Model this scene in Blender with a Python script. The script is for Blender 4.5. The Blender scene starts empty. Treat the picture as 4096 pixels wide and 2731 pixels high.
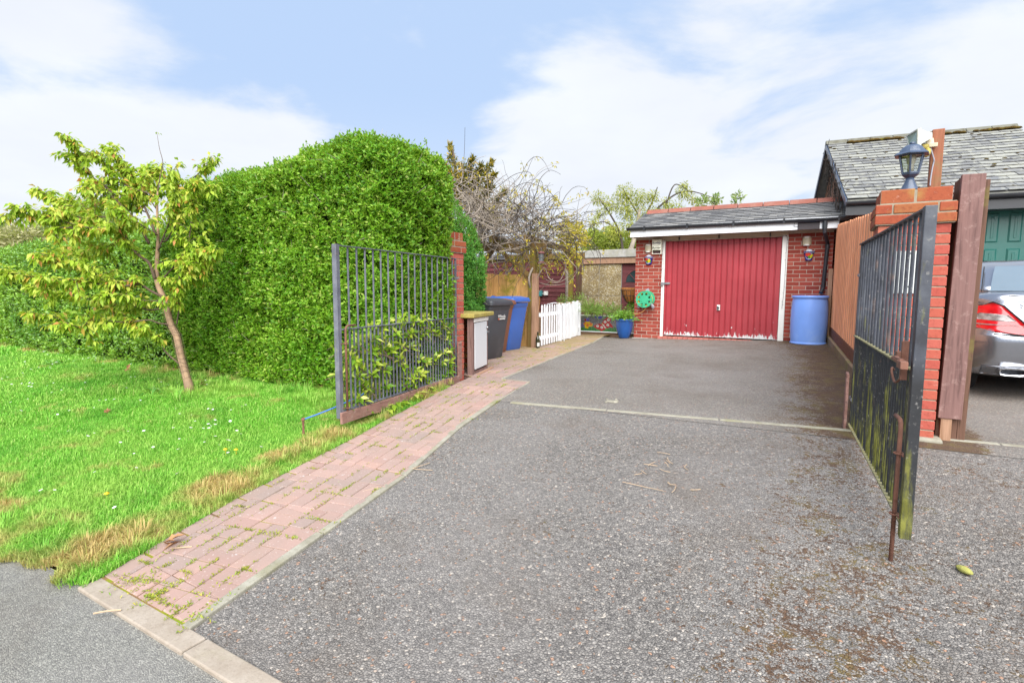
import bpy, math, random
import numpy as np
from mathutils import Vector, Matrix

random.seed(11)
rng = np.random.default_rng(11)
sc = bpy.context.scene
COL = sc.collection

# ------------------------------------------------------------------ camera
# world frame: X along the garage front, Y away from the road, camera eye at the origin
F_PX, IW, IH = 2132.65, 4096.0, 2731.0
PITCH, ROLL, YAW = math.radians(5.649), math.radians(0.2122), math.radians(30.09)


def cam_basis():
    fwd = np.array([0, math.cos(PITCH), -math.sin(PITCH)])
    right = np.array([1.0, 0, 0])
    up = np.cross(right, fwd)
    c, s = math.cos(ROLL), math.sin(ROLL)
    m = np.array([c * right + s * up, -s * right + c * up, fwd])
    c, s = math.cos(YAW), math.sin(YAW)
    rz = np.array([[c, -s, 0], [s, c, 0], [0, 0, 1]])
    return m @ rz.T


CB = cam_basis()
cam = bpy.data.cameras.new("camera")
cam.sensor_width = 36.0
cam.lens = F_PX / IW * 36.0
cam.clip_start, cam.clip_end = 0.05, 6000
camo = bpy.data.objects.new("camera", cam)
COL.objects.link(camo)
mw = Matrix.Identity(4)
for i in range(3):
    mw[i][0], mw[i][1], mw[i][2] = CB[0][i], CB[1][i], -CB[2][i]
camo.matrix_world = mw
sc.camera = camo

# ------------------------------------------------------------------ light
sc.view_settings.view_transform = 'Standard'
sc.view_settings.look = 'None'
sc.view_settings.gamma = 1
sc.view_settings.exposure = 2.7
SUN_EL, SUN_AZ = math.radians(45), math.radians(149)   # azimuth from +Y towards +X: behind the camera
to_sun = Vector((math.sin(SUN_AZ) * math.cos(SUN_EL), math.cos(SUN_AZ) * math.cos(SUN_EL), math.sin(SUN_EL)))
sl = bpy.data.lights.new("sun", 'SUN')
sl.energy, sl.angle, sl.color = 1.5, math.radians(75), (1.0, 0.975, 0.93)
so = bpy.data.objects.new("sun", sl)
COL.objects.link(so)
so.rotation_euler = to_sun.to_track_quat('Z', 'Y').to_euler()

K = 4096.0 / 2352.0


def ray(u, v):
    d = np.array([(u * K - IW / 2) / F_PX, -(v * K - IH / 2) / F_PX, 1.0])
    return CB.T @ d


def PY(u, v, y):
    d = ray(u, v)
    return d * (y / d[1])


def PX(u, v, x):
    d = ray(u, v)
    return d * (x / d[0])


def PD(u, v, dep):
    return ray(u, v) * dep


def PZ(u, v, z):
    d = ray(u, v)
    return d * (z / d[2])


def gz(x, y):
    """height of the ground: level pavement, ramp up to the gates, nearly level drive behind"""
    if y >= 5:
        yy = min(y, 14.0)
        s = min((yy - 5) / 6, 1.0)
        return -1.12 + .014 * (yy - 5) + .03 * s * (min(max(x, -6), 4) + 2)
    return max(-1.12 - .075 * (5 - y), -1.42)


# world: physical sky with a broken layer of white cloud at infinity
world = bpy.data.worlds.new("World")
sc.world = world
world.use_nodes = True


class NT:
    """small helper for writing node trees"""

    def __init__(s, tree):
        s.t = tree
        s.t.nodes.clear()

    def nd(s, typ, ins=None, **props):
        n = s.t.nodes.new(typ)
        for k, v in props.items():
            setattr(n, k, v)
        for k, v in (ins or {}).items():
            if hasattr(v, 'is_linked') or isinstance(v, bpy.types.NodeSocket):
                s.t.links.new(v, n.inputs[k])
            else:
                n.inputs[k].default_value = v
        return n

    def obj(s):
        return s.nd('ShaderNodeTexCoord').outputs['Object']

    def pos(s):
        return s.nd('ShaderNodeNewGeometry').outputs['Position']

    def island(s):
        return s.nd('ShaderNodeNewGeometry').outputs['Random Per Island']

    def mapping(s, vec, scale=(1, 1, 1), loc=(0, 0, 0), rot=(0, 0, 0)):
        return s.nd('ShaderNodeMapping', {'Vector': vec, 'Scale': scale, 'Location': loc, 'Rotation': rot}).outputs[0]

    def noise(s, vec, scale, detail=4, rough=.55, dist=0.0):
        return s.nd('ShaderNodeTexNoise', {'Vector': vec, 'Scale': scale, 'Detail': detail, 'Roughness': rough, 'Distortion': dist}).outputs[0]

    def vor(s, vec, scale, feature='F1', rnd=1.0):
        return s.nd('ShaderNodeTexVoronoi', {'Vector': vec, 'Scale': scale, 'Randomness': rnd}, feature=feature)

    def ramp(s, fac, stops, interp='LINEAR'):
        n = s.nd('ShaderNodeValToRGB', {'Fac': fac})
        r = n.color_ramp
        r.interpolation = interp
        while len(r.elements) < len(stops):
            r.elements.new(0.5)
        for e, (p, c) in zip(r.elements, stops):
            e.position = p
            e.color = (c, c, c, 1) if isinstance(c, (int, float)) else (c[0], c[1], c[2], 1)
        return n.outputs[0]

    def mix(s, fac, a, b, blend='MIX'):
        n = s.nd('ShaderNodeMix', data_type='RGBA', blend_type=blend)
        n.clamp_factor = True
        for idx, v in ((0, fac), (6, a), (7, b)):
            if isinstance(v, bpy.types.NodeSocket):
                s.t.links.new(v, n.inputs[idx])
            elif idx == 0:
                n.inputs[0].default_value = v
            else:
                n.inputs[idx].default_value = (v[0], v[1], v[2], 1)
        return n.outputs[2]

    def m(s, op, a, b=0.0, c=0.0, clamp=False):
        n = s.nd('ShaderNodeMath', operation=op)
        n.use_clamp = clamp
        for i, v in enumerate((a, b, c)):
            if isinstance(v, bpy.types.NodeSocket):
                s.t.links.new(v, n.inputs[i])
            else:
                n.inputs[i].default_value = v
        return n.outputs[0]

    def rng(s, v, a, b, c=0.0, d=1.0, smooth=False):
        n = s.nd('ShaderNodeMapRange', {'Value': v, 'From Min': a, 'From Max': b, 'To Min': c, 'To Max': d})
        n.interpolation_type = 'SMOOTHSTEP' if smooth else 'LINEAR'
        return n.outputs[0]

    def xyz(s, vec):
        return s.nd('ShaderNodeSeparateXYZ', {'Vector': vec}).outputs

    def bump(s, h, strength=.3, dist=.01, normal=None):
        ins = {'Height': h, 'Strength': strength, 'Distance': dist}
        if normal is not None:
            ins['Normal'] = normal
        return s.nd('ShaderNodeBump', ins).outputs[0]


w = NT(world.node_tree)
sky = w.nd('ShaderNodeTexSky', sky_type='NISHITA', sun_disc=False, sun_elevation=SUN_EL,
           sun_rotation=SUN_AZ, altitude=50, air_density=1.0, dust_density=0.6, ozone_density=2.0)
tc = w.nd('ShaderNodeTexCoord').outputs['Generated']
dirn = w.nd('ShaderNodeVectorMath', {0: tc}, operation='NORMALIZE').outputs[0]
dx, dy, dz = w.xyz(dirn)
# flatten the directions onto a cloud layer, so the clouds get smaller and closer towards the horizon
inv = w.m('DIVIDE', 1.0, w.m('ADD', w.m('MAXIMUM', dz, 0.0), 0.18))
lay = w.nd('ShaderNodeCombineXYZ', {'X': w.m('MULTIPLY', dx, inv), 'Y': w.m('MULTIPLY', dy, inv), 'Z': dz}).outputs[0]
n1 = w.noise(lay, 1.35, 8, .56, .35)
n2 = w.noise(w.mapping(lay, loc=(3.1, 7.7, 0)), .55, 3, .5)


def bank(u, v, width, gain):
    d = ray(u, v)
    d = d / np.linalg.norm(d)
    dt = w.nd('ShaderNodeVectorMath', {0: dirn, 1: tuple(d)}, operation='DOT_PRODUCT').outputs['Value']
    return w.rng(dt, math.cos(math.radians(width)), 1.0, 0.0, gain, True)


b = None
for args in ((40, 340, 20, .50), (330, 290, 12, .44), (540, 350, 12, .42), (20, 40, 6, .16), (130, 180, 8, .30), (0, 480, 26, .46),
             (1480, 370, 17, .44), (1900, 320, 17, .42), (2330, 400, 22, .44), (1750, 430, 24, .44), (1300, 440, 14, .40),
             (800, 250, 8, .16), (2250, 80, 18, .13), (1480, 70, 9, .08), (1900, 130, 14, .14), (1250, 170, 7, .10)):
    q = bank(*args)
    b = q if b is None else w.m('MAXIMUM', b, q)
cl = w.m('ADD', w.m('ADD', w.m('MULTIPLY', w.m('SUBTRACT', n1, .5), 1.9), w.m('MULTIPLY', w.m('SUBTRACT', n2, .5), .6)), b)
mask = w.rng(cl, .02, .42, 0.0, .95, True)
hazeband = w.rng(dz, 0.0, .34, .62, 0.0, True)
mask = w.m('MAXIMUM', mask, hazeband)
shade = w.rng(w.noise(w.mapping(lay, loc=(.3, .25, 0)), 1.6, 5, .55), .3, .7, .93, 1.02)
cloudc = w.nd('ShaderNodeVectorMath', {0: (2.92, 3.04, 3.18), 1: w.nd('ShaderNodeCombineXYZ', {'X': shade, 'Y': shade, 'Z': w.m('POWER', shade, .5)}).outputs[0]}, operation='MULTIPLY').outputs[0]
skys = w.nd('ShaderNodeVectorMath', {0: sky.outputs[0], 1: (.34, .34, .34)}, operation='MULTIPLY').outputs[0]
blue = w.mix(.90, skys, (1.74, 2.28, 3.2))
bg = w.nd('ShaderNodeBackground', {'Color': w.mix(mask, blue, cloudc), 'Strength': .05})
w.t.links.new(bg.outputs[0], w.nd('ShaderNodeOutputWorld').inputs[0])

# ------------------------------------------------------------------ helpers
WM = {}


def tag(o, label=None, cat=None, group=None, kind=None):
    if label:
        o['label'] = label
    if cat:
        o['category'] = cat
    if group:
        o['group'] = group
    if kind:
        o['kind'] = kind
    return o


def thing(name, label, cat, loc=(0, 0, 0), rotz=0.0, group=None):
    o = bpy.data.objects.new(name, None)
    o.empty_display_size = .1
    COL.objects.link(o)
    o.location = [float(a) for a in loc]
    o.rotation_euler = (0, 0, rotz)
    WM[o] = Matrix.Translation([float(a) for a in loc]) @ Matrix.Rotation(rotz, 4, 'Z')
    return tag(o, label, cat, group)


def finish(me, name, mats, parent=None, smooth=False, bevel=0.0, local=False, subsurf=0, segs=2):
    for m_ in (mats if isinstance(mats, (list, tuple)) else [mats]):
        me.materials.append(m_)
    o = bpy.data.objects.new(name, me)
    COL.objects.link(o)
    WM[o] = Matrix.Identity(4)
    if parent is not None:
        o.parent = parent
        WM[o] = WM[parent].copy()
        if not local:
            me.transform(WM[parent].inverted())
    if smooth:
        me.polygons.foreach_set('use_smooth', [True] * len(me.polygons))
    if bevel:
        b_ = o.modifiers.new('bevel', 'BEVEL')
        b_.width, b_.segments, b_.limit_method, b_.angle_limit = bevel, segs, 'ANGLE', math.radians(35)
        b_.harden_normals = False
    if subsurf:
        s_ = o.modifiers.new('subsurf', 'SUBSURF')
        s_.levels = s_.render_levels = subsurf
    return o


class MB:
    def __init__(s):
        s.v, s.f, s.mi = [], [], []

    def add(s, vs, fs, mi=0):
        n = len(s.v)
        s.v += [tuple(float(c) for c in p) for p in vs]
        s.f += [tuple(i + n for i in f) for f in fs]
        s.mi += [mi] * len(fs)
        return s

    def box(s, x0, x1, y0, y1, z0, z1, mi=0):
        return s.add([(x0, y0, z0), (x1, y0, z0), (x1, y1, z0), (x0, y1, z0), (x0, y0, z1), (x1, y0, z1), (x1, y1, z1), (x0, y1, z1)],
                     [(0, 3, 2, 1), (4, 5, 6, 7), (0, 1, 5, 4), (1, 2, 6, 5), (2, 3, 7, 6), (3, 0, 4, 7)], mi)

    def obox(s, c, a, b_, d, mi=0):
        c, a, b_, d = [np.asarray(q, float) for q in (c, a, b_, d)]
        vs = [c + i * a + j * b_ + k * d for k in (-1, 1) for i, j in ((-1, -1), (1, -1), (1, 1), (-1, 1))]
        fs = [(0, 3, 2, 1), (4, 5, 6, 7), (0, 1, 5, 4), (1, 2, 6, 5), (2, 3, 7, 6), (3, 0, 4, 7)]
        if np.dot(np.cross(a, b_), d) < 0:
            fs = [f[::-1] for f in fs]
        return s.add(vs, fs, mi)

    def bar(s, p0, p1, wd, ht, up=(0, 0, 1), mi=0):
        """beam of width wd (sideways) and height ht (along up) from p0 to p1"""
        p0, p1, up = np.asarray(p0, float), np.asarray(p1, float), np.asarray(up, float)
        d = p1 - p0
        L = np.linalg.norm(d)
        d = d / L
        sd = np.cross(d, up)
        sd /= np.linalg.norm(sd)
        u2 = np.cross(sd, d)
        return s.obox((p0 + p1) / 2, d * L / 2, sd * wd / 2, u2 * ht / 2, mi)

    def tube(s, pts, r, n=8, mi=0, caps=True):
        pts = [np.asarray(p, float) for p in pts]
        rs = r if isinstance(r, (list, tuple, np.ndarray)) else [r] * len(pts)
        t0 = pts[1] - pts[0]
        ref = np.array([0, 0, 1.0]) if abs(t0[2]) < .8 * np.linalg.norm(t0) else np.array([1.0, 0, 0])
        vs, fs = [], []
        for i, p in enumerate(pts):
            t = pts[min(i + 1, len(pts) - 1)] - pts[max(i - 1, 0)]
            t = t / (np.linalg.norm(t) + 1e-9)
            a = ref - t * np.dot(ref, t)
            a /= np.linalg.norm(a) + 1e-9
            ref = a
            b_ = np.cross(t, a)
            for k in range(n):
                an = 2 * math.pi * k / n
                vs.append(p + rs[i] * (math.cos(an) * a + math.sin(an) * b_))
        for i in range(len(pts) - 1):
            for k in range(n):
                k2 = (k + 1) % n
                fs.append((i * n + k, i * n + k2, (i + 1) * n + k2, (i + 1) * n + k))
        if caps:
            fs.append(tuple(range(n))[::-1])
            fs.append(tuple((len(pts) - 1) * n + k for k in range(n)))
        return s.add(vs, fs, mi)

    def lathe(s, prof, c, n=28, mi=0, a0=0.0, a1=2 * math.pi, sx=1.0, sy=1.0, capb=True, capt=True):
        c = np.asarray(c, float)
        full = abs(a1 - a0 - 2 * math.pi) < 1e-6
        m_ = n if full else n + 1
        vs, fs = [], []
        for r, z in prof:
            for k in range(m_):
                an = a0 + (a1 - a0) * k / n
                vs.append((c[0] + sx * r * math.cos(an), c[1] + sy * r * math.sin(an), c[2] + z))
        for i in range(len(prof) - 1):
            for k in range(n):
                k2 = (k + 1) % m_
                fs.append((i * m_ + k, i * m_ + k2, (i + 1) * m_ + k2, (i + 1) * m_ + k))
        if capb:
            fs.append(tuple(range(m_))[::-1])
        if capt:
            fs.append(tuple((len(prof) - 1) * m_ + k for k in range(m_)))
        return s.add(vs, fs, mi)

    def prism(s, poly, ext, mi=0):
        """closed polygon (3D points) pushed along ext"""
        poly = [np.asarray(p, float) for p in poly]
        ext = np.asarray(ext, float)
        n = len(poly)
        vs = poly + [p + ext for p in poly]
        fs = [tuple(range(n))[::-1], tuple(range(n, 2 * n))]
        fs += [(i, (i + 1) % n, (i + 1) % n + n, i + n) for i in range(n)]
        return s.add(vs, fs, mi)

    def mesh(s, name):
        me = bpy.data.meshes.new(name)
        me.from_pydata(s.v, [], s.f)
        me.polygons.foreach_set('material_index', s.mi)
        me.update()
        return me

    def build(s, name, mats, parent=None, **kw):
        o = finish(s.mesh(name), name, mats, parent, **kw)
        return o


def fast(name, V, Fc, mats, parent=None, smooth=False):
    """mesh straight from numpy: V (n,3), Fc (m,k)"""
    me = bpy.data.meshes.new(name)
    V = np.ascontiguousarray(V, np.float32)
    Fc = np.ascontiguousarray(Fc, np.int32)
    me.vertices.add(len(V))
    me.vertices.foreach_set('co', V.ravel())
    m_, k = Fc.shape
    me.loops.add(m_ * k)
    me.loops.foreach_set('vertex_index', Fc.ravel())
    me.polygons.add(m_)
    me.polygons.foreach_set('loop_start', np.arange(0, m_ * k, k, dtype=np.int32))
    me.update(calc_edges=True)
    return finish(me, name, mats, parent, smooth=smooth)


def unit(a):
    return a / (np.linalg.norm(a, axis=-1, keepdims=True) + 1e-9)


def leaves(P, D, N, L, Wd, fold=.25, droop=0.0):
    """two-sided folded leaves; returns vertices and triangles"""
    n = len(P)
    D = unit(D)
    S = unit(np.cross(D, N))
    N = np.cross(S, D)
    L, Wd = np.broadcast_to(L, n)[:, None], np.broadcast_to(Wd, n)[:, None]
    base = P
    mid = P + D * L * .5 - np.array([0, 0, 1.0]) * droop * L * .15
    tip = P + D * L - np.array([0, 0, 1.0]) * droop * L * .6
    lf = P + D * L * .45 + S * Wd * .5 + N * Wd * fold - np.array([0, 0, 1.0]) * droop * L * .13
    rt = P + D * L * .45 - S * Wd * .5 + N * Wd * fold - np.array([0, 0, 1.0]) * droop * L * .13
    V = np.stack([base, lf, mid, rt, tip], 1).reshape(-1, 3)
    i = np.arange(n)[:, None] * 5
    T = np.concatenate([i + np.array([[0, 2, 1]]), i + np.array([[0, 3, 2]]), i + np.array([[1, 2, 4]]), i + np.array([[2, 3, 4]])], 1).reshape(-1, 3)
    return V, T


def smooth_noise3(P, seed, freq):
    r = np.random.default_rng(seed)
    out = np.zeros(len(P))
    for k in range(6):
        d = r.normal(size=3)
        d /= np.linalg.norm(d)
        f = freq * r.uniform(.6, 1.7)
        out += np.sin(P @ d * f + r.uniform(0, 6.28))
    return out / 6


def spline(pts, n):
    """Catmull-Rom through pts"""
    p = np.asarray(pts, float)
    p = np.vstack([2 * p[0] - p[1], p, 2 * p[-1] - p[-2]])
    out = []
    m_ = len(p) - 3
    for t in np.linspace(0, m_ - 1e-6, n):
        i = int(t)
        f = t - i
        a, b_, c, d = p[i:i + 4]
        out.append(.5 * ((2 * b_) + (-a + c) * f + (2 * a - 5 * b_ + 4 * c - d) * f * f + (-a + 3 * b_ - 3 * c + d) * f ** 3))
    return np.array(out)


def text_obj(txt, size, mat, parent, M_world, name='lettering', extrude=.0008, shear=0.0):
    cu = bpy.data.curves.new('t', 'FONT')
    cu.body, cu.size, cu.extrude, cu.align_x, cu.align_y, cu.shear = txt, size, extrude, 'CENTER', 'CENTER', shear
    cu.offset = size * .022
    to = bpy.data.objects.new('t', cu)
    COL.objects.link(to)
    dg = bpy.context.evaluated_depsgraph_get()
    me = bpy.data.meshes.new_from_object(to.evaluated_get(dg))
    bpy.data.objects.remove(to)
    bpy.data.curves.remove(cu)
    me.transform(M_world)
    return finish(me, name, [mat], parent)


def frame_matrix(origin, ex, ey, ez):
    m_ = Matrix.Identity(4)
    for i in range(3):
        m_[i][0], m_[i][1], m_[i][2], m_[i][3] = ex[i], ey[i], ez[i], origin[i]
    return m_
# ------------------------------------------------------------------ materials


def lin(c):
    c = c / 255.0
    return c / 12.92 if c <= .04045 else ((c + .055) / 1.055) ** 2.4


def sr(r, g, b, k=.62):
    """colour picked in the photograph (0-255) to a base colour"""
    return (lin(r) * k, lin(g) * k, lin(b) * k)


def newmat(name):
    m_ = bpy.data.materials.new(name)
    m_.use_nodes = True
    return m_, NT(m_.node_tree)


def out(n, base, rough=.6, metal=0.0, normal=None, spec=.5, coat=0.0, extra=None):
    ins = {'Roughness': rough, 'Metallic': metal, 'Specular IOR Level': spec}
    if isinstance(base, tuple):
        base = (base[0], base[1], base[2], 1)
    ins['Base Color'] = base
    if coat:
        ins['Coat Weight'] = coat
        ins['Coat Roughness'] = .04
    if normal is not None:
        ins['Normal'] = normal
    p = n.nd('ShaderNodeBsdfPrincipled', ins)
    n.t.links.new(p.outputs[0], n.nd('ShaderNodeOutputMaterial').inputs[0])
    return p


def plain(name, c, rough=.5, metal=0.0, var=.12, scale=6, bump=.0, spec=.5, coat=0.0, dirt=None):
    m_, n = newmat(name)
    o = n.obj()
    f = n.noise(o, scale, 5, .6)
    lo = tuple(x * (1 - var) for x in c)
    hi = tuple(min(x * (1 + var), 1) for x in c)
    base = n.ramp(f, [(.3, lo), (.7, hi)])
    if dirt:
        base = n.mix(n.rng(n.noise(o, scale * .7, 8, .7), .52, .68), base, dirt)
    nm = n.bump(n.noise(o, scale * 18, 3), bump, .004) if bump else None
    out(n, base, n.rng(f, .3, .7, rough * .85, min(rough * 1.15, 1)), metal, nm, spec, coat)
    return m_


def leafmat(name, stops, trans=.35, rough=.42, posvar=None, spec=.4):
    m_, n = newmat(name)
    isl = n.island()
    base = n.ramp(isl, stops)
    if posvar:
        sc_, a, b_, colr, fac = posvar
        base = n.mix(n.m('MULTIPLY', n.rng(n.noise(n.pos(), sc_, 3), a, b_), fac), base, colr)
    p = n.nd('ShaderNodeBsdfPrincipled', {'Base Color': base, 'Roughness': rough, 'Specular IOR Level': spec})
    t = n.nd('ShaderNodeBsdfTranslucent', {'Color': n.mix(.5, base, (.45, .6, .05))})
    mx = n.nd('ShaderNodeMixShader', {0: trans, 1: p.outputs[0], 2: t.outputs[0]})
    n.t.links.new(mx.outputs[0], n.nd('ShaderNodeOutputMaterial').inputs[0])
    return m_


def wood(name, c, dark, rough=.75, along='Z', scale=1.0, island=.25, algae=None, pale=None):
    """boards with grain along one axis; each board differs a little"""
    m_, n = newmat(name)
    o = n.pos()
    st = {'X': (1.2, 22, 22), 'Y': (22, 1.2, 22), 'Z': (22, 22, 1.2)}[along]
    isl = n.island()
    off = n.nd('ShaderNodeCombineXYZ', {'X': n.m('MULTIPLY', isl, 31), 'Y': n.m('MULTIPLY', isl, 17), 'Z': n.m('MULTIPLY', isl, 23)}).outputs[0]
    o2 = n.nd('ShaderNodeVectorMath', {0: o, 1: off}, operation='ADD').outputs[0]
    g = n.noise(n.mapping(o2, scale=tuple(q * scale for q in st)), 2.2, 6, .62, .4)
    base = n.ramp(g, [(.25, dark), (.5, c), (.8, tuple(min(x * 1.25, 1) for x in c))])
    v = n.rng(isl, 0, 1, 1 - island, 1 + island)
    base = n.mix(1.0, base, n.nd('ShaderNodeCombineXYZ', {'X': v, 'Y': v, 'Z': v}).outputs[0], 'MULTIPLY')
    if pale:
        base = n.mix(n.rng(n.noise(n.mapping(o2, scale=(9, 9, 9)), 1.6, 9, .75), .54, .68), base, pale)
    if algae:
        base = n.mix(n.rng(n.noise(o, 2.6, 6, .65), .5, .66), base, algae)
    out(n, base, rough, 0, n.bump(g, .35, .006), .25)
    return m_


def brickmat(name, stops, stain=None):
    m_, n = newmat(name)
    o = n.obj()
    base = n.ramp(n.island(), stops)
    f = n.noise(o, 38, 5, .7)
    base = n.mix(n.rng(f, .5, .75, 0, .55), base, sr(120, 50, 40))
    base = n.mix(n.rng(n.noise(o, 21, 6, .7), .62, .74, 0, .6), base, sr(226, 190, 175))
    if stain:
        base = n.mix(n.rng(n.noise(o, 3.5, 5, .6), .55, .7, 0, .6), base, stain)
    out(n, base, .85, 0, n.bump(n.noise(o, 70, 5, .7), .45, .004), .25)
    return m_


# --- asphalt with chippings; a few pale, pink and ochre stones; moss where the drive stays damp
def asphalt(name, cells, base_lo, base_hi, mossy=None, rare=True, bumpd=.006):
    m_, n = newmat(name)
    p = n.pos()
    wv = n.nd('ShaderNodeTexNoise', {'Vector': p, 'Scale': cells * .8, 'Detail': 2.0}).outputs['Color']
    wv = n.nd('ShaderNodeVectorMath', {0: wv, 1: (.5, .5, .5)}, operation='SUBTRACT').outputs[0]
    p2 = n.nd('ShaderNodeVectorMath', {0: wv, 1: (.9 / cells, .9 / cells, .9 / cells), 2: p}, operation='MULTIPLY_ADD').outputs[0]
    v = n.vor(p2, cells)
    vf = n.vor(p2, cells * 2.1)
    cc = n.xyz(v.outputs['Color'])
    cf = n.xyz(vf.outputs['Color'])
    # chips of two sizes: fine grit between the larger stones
    tone = n.m('ADD', n.m('MULTIPLY', cc[0], .55), n.m('MULTIPLY', cf[0], .45))
    base = n.ramp(tone, [(.12, base_lo), (.5, tuple((a + b_) / 2 for a, b_ in zip(base_lo, base_hi))), (.86, base_hi), (1, tuple(x * 1.25 for x in base_hi))])
    if rare:
        base = n.mix(n.rng(cc[1], .965, .97), base, sr(220, 208, 194, .55))
        base = n.mix(n.rng(cc[2], .98, .985), base, sr(202, 158, 130, .55))
        base = n.mix(n.rng(cc[2], .0, .015, .9, 0), base, sr(168, 120, 84))
    # gaps between the chippings: dark binder, with the shadows between stones painted in
    gap = n.vor(p2, cells, 'DISTANCE_TO_EDGE').outputs[0]
    base = n.mix(n.rng(gap, 0.0, .12, .5, 0), base, tuple(x * .30 for x in base_lo))
    # broad wear: paler where tyres run, browner at the sides
    big = n.noise(p, .55, 4, .6)
    base = n.mix(n.rng(big, .35, .68, 0, .42), base, sr(178, 172, 168))
    base = n.mix(n.rng(n.noise(n.mapping(p, loc=(4, 9, 0)), 1.3, 5, .62), .50, .70, 0, .38), base, sr(120, 104, 88, .55))
    if mossy:
        x, y, z = n.xyz(p)
        f = mossy(n, x, y)
        nn = n.noise(p, 2.6, 5, .6)
        mid = n.noise(p, 13, 5, .62)
        fine = n.noise(p, 38, 4, .65)
        sm_ = n.m('ADD', n.m('MULTIPLY', nn, .30), n.m('ADD', n.m('MULTIPLY', mid, .36), n.m('MULTIPLY', fine, .34)))
        mk = n.rng(n.m('ADD', n.m('ADD', sm_, n.m('MULTIPLY', n.m('SUBTRACT', tone, .5), -.22)), f), .60, .645)
        mc = n.ramp(n.noise(p, 7, 5, .7), [(.3, sr(84, 56, 36, .56)), (.5, sr(112, 80, 50, .56)), (.62, sr(126, 106, 44, .56)), (.8, sr(156, 138, 80, .56))])
        base = n.mix(n.m('MULTIPLY', mk, .84), base, mc)
    h = n.m('ADD', n.m('MULTIPLY', n.rng(gap, 0, .25), 1.0), n.m('MULTIPLY', cc[0], .7))
    out(n, base, .78, 0, n.bump(h, .75, bumpd), .35)
    return m_


def moss_lower(n, x, y):
    # a band of moss along the open gate at the right and down towards the pavement
    d = n.m('SUBTRACT', x, n.m('ADD', .12, n.m('MULTIPLY', n.m('SUBTRACT', y, 3.0), .02)))
    a = n.rng(n.m('ABSOLUTE', d), 0.05, .72, .098, -.03, True)
    b_ = n.rng(n.m('ABSOLUTE', n.m('SUBTRACT', x, .75)), .1, 1.3, .03, -.04, True)
    return n.m('MAXIMUM', a, b_)


def moss_upper(n, x, y):
    e = n.m('SUBTRACT', n.m('SUBTRACT', .80, n.m('MULTIPLY', y, .057)), x)
    a = n.rng(e, .05, 1.25, .27, -.05, True)
    b_ = n.rng(y, 9.9, 11.3, 0.0, .13, True)
    c_ = n.rng(x, 1.0, 1.2, 0.0, -.4)
    return n.m('ADD', n.m('ADD', a, b_), c_)


MAT = {}
MAT['drive'] = asphalt('chipping asphalt', 84, sr(96, 92, 89, .56), sr(184, 177, 169, .56), moss_lower)
MAT['drive_up'] = asphalt('worn asphalt', 100, sr(118, 112, 106, .60), sr(184, 176, 166, .60), moss_upper)
MAT['pavement'] = asphalt('pale pavement asphalt', 130, sr(122, 121, 116, .58), sr(192, 190, 178, .58), None, False, .004)


def concrete(name, c, c2, green=sr(150, 150, 80)):
    m_, n = newmat(name)
    p = n.pos()
    base = n.ramp(n.noise(p, 7, 8, .7), [(.3, c2), (.65, c)])
    base = n.mix(n.rng(n.noise(p, 60, 3), .55, .75, 0, .4), base, tuple(x * .55 for x in c2))
    base = n.mix(n.rng(n.noise(p, 2.2, 6, .65), .52, .66, 0, .55), base, green)
    out(n, base, .9, 0, n.bump(n.noise(p, 90, 4, .7), .5, .004), .2)
    return m_


MAT['concrete'] = concrete('concrete edging', sr(204, 199, 182, .5), sr(166, 160, 140, .5), sr(160, 156, 90, .5))
MAT['kerb'] = concrete('pinkish kerb', sr(210, 196, 180, .52), sr(180, 164, 146, .52), sr(196, 188, 160, .52))
MAT['fascia_concrete'] = concrete('weathered concrete', sr(206, 204, 198), sr(160, 158, 150), sr(176, 172, 148))
MAT['coping'] = concrete('lichened stone slab', sr(206, 190, 110), sr(168, 148, 78), sr(196, 180, 70))
MAT['gravelboard'] = concrete('gravel board concrete', sr(176, 148, 120), sr(140, 118, 96))


def pavermat():
    m_, n = newmat('clay pavers')
    p = n.pos()
    isl = n.island()
    x, y, z = n.xyz(p)
    base = n.ramp(isl, [(0, sr(186, 152, 141, .56)), (.35, sr(202, 168, 156, .56)), (.6, sr(194, 162, 151, .56)), (.85, sr(182, 158, 149, .56)), (1, sr(206, 168, 153, .56))])
    # blackish weathering up the middle, clean clay at the edges
    base = n.mix(n.rng(n.noise(p, 2.1, 6, .6), .40, .66, 0, .60), base, sr(166, 150, 140, .58))
    base = n.mix(n.rng(n.noise(p, 75, 3, .6), .63, .70, 0, .8), base, sr(222, 208, 200))
    base = n.mix(n.rng(n.noise(p, 14, 5, .7), .64, .7, 0, .75), base, sr(214, 206, 202))
    far = n.rng(y, 6.2, 9.5, 0.0, 1.0)
    base = n.mix(n.m('MULTIPLY', far, n.rng(n.noise(p, 1.6, 5, .6), .38, .55, 0, .7)), base, sr(176, 156, 100))
    out(n, base, .88, 0, n.bump(n.noise(p, 110, 4, .7), .4, .003), .22)
    return m_


MAT['paver'] = pavermat()


def jointmat():
    m_, n = newmat('mossy joint sand')
    p = n.pos()
    base = n.ramp(n.noise(p, 6, 5, .65), [(.35, sr(124, 96, 80)), (.48, sr(150, 120, 84)), (.56, sr(150, 146, 50)), (.7, sr(128, 150, 46))])
    out(n, base, 1.0, 0, n.bump(n.noise(p, 120, 3), .6, .006), .1)
    return m_


MAT['joint'] = jointmat()


def soilmat():
    m_, n = newmat('soil')
    p = n.pos()
    base = n.ramp(n.noise(p, 4, 8, .7), [(.3, sr(84, 66, 48)), (.6, sr(126, 102, 76)), (.75, sr(160, 134, 100))])
    out(n, base, 1.0, 0, n.bump(n.noise(p, 30, 6, .7), .7, .02), .1)
    return m_


MAT['soil'] = soilmat()


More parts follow.
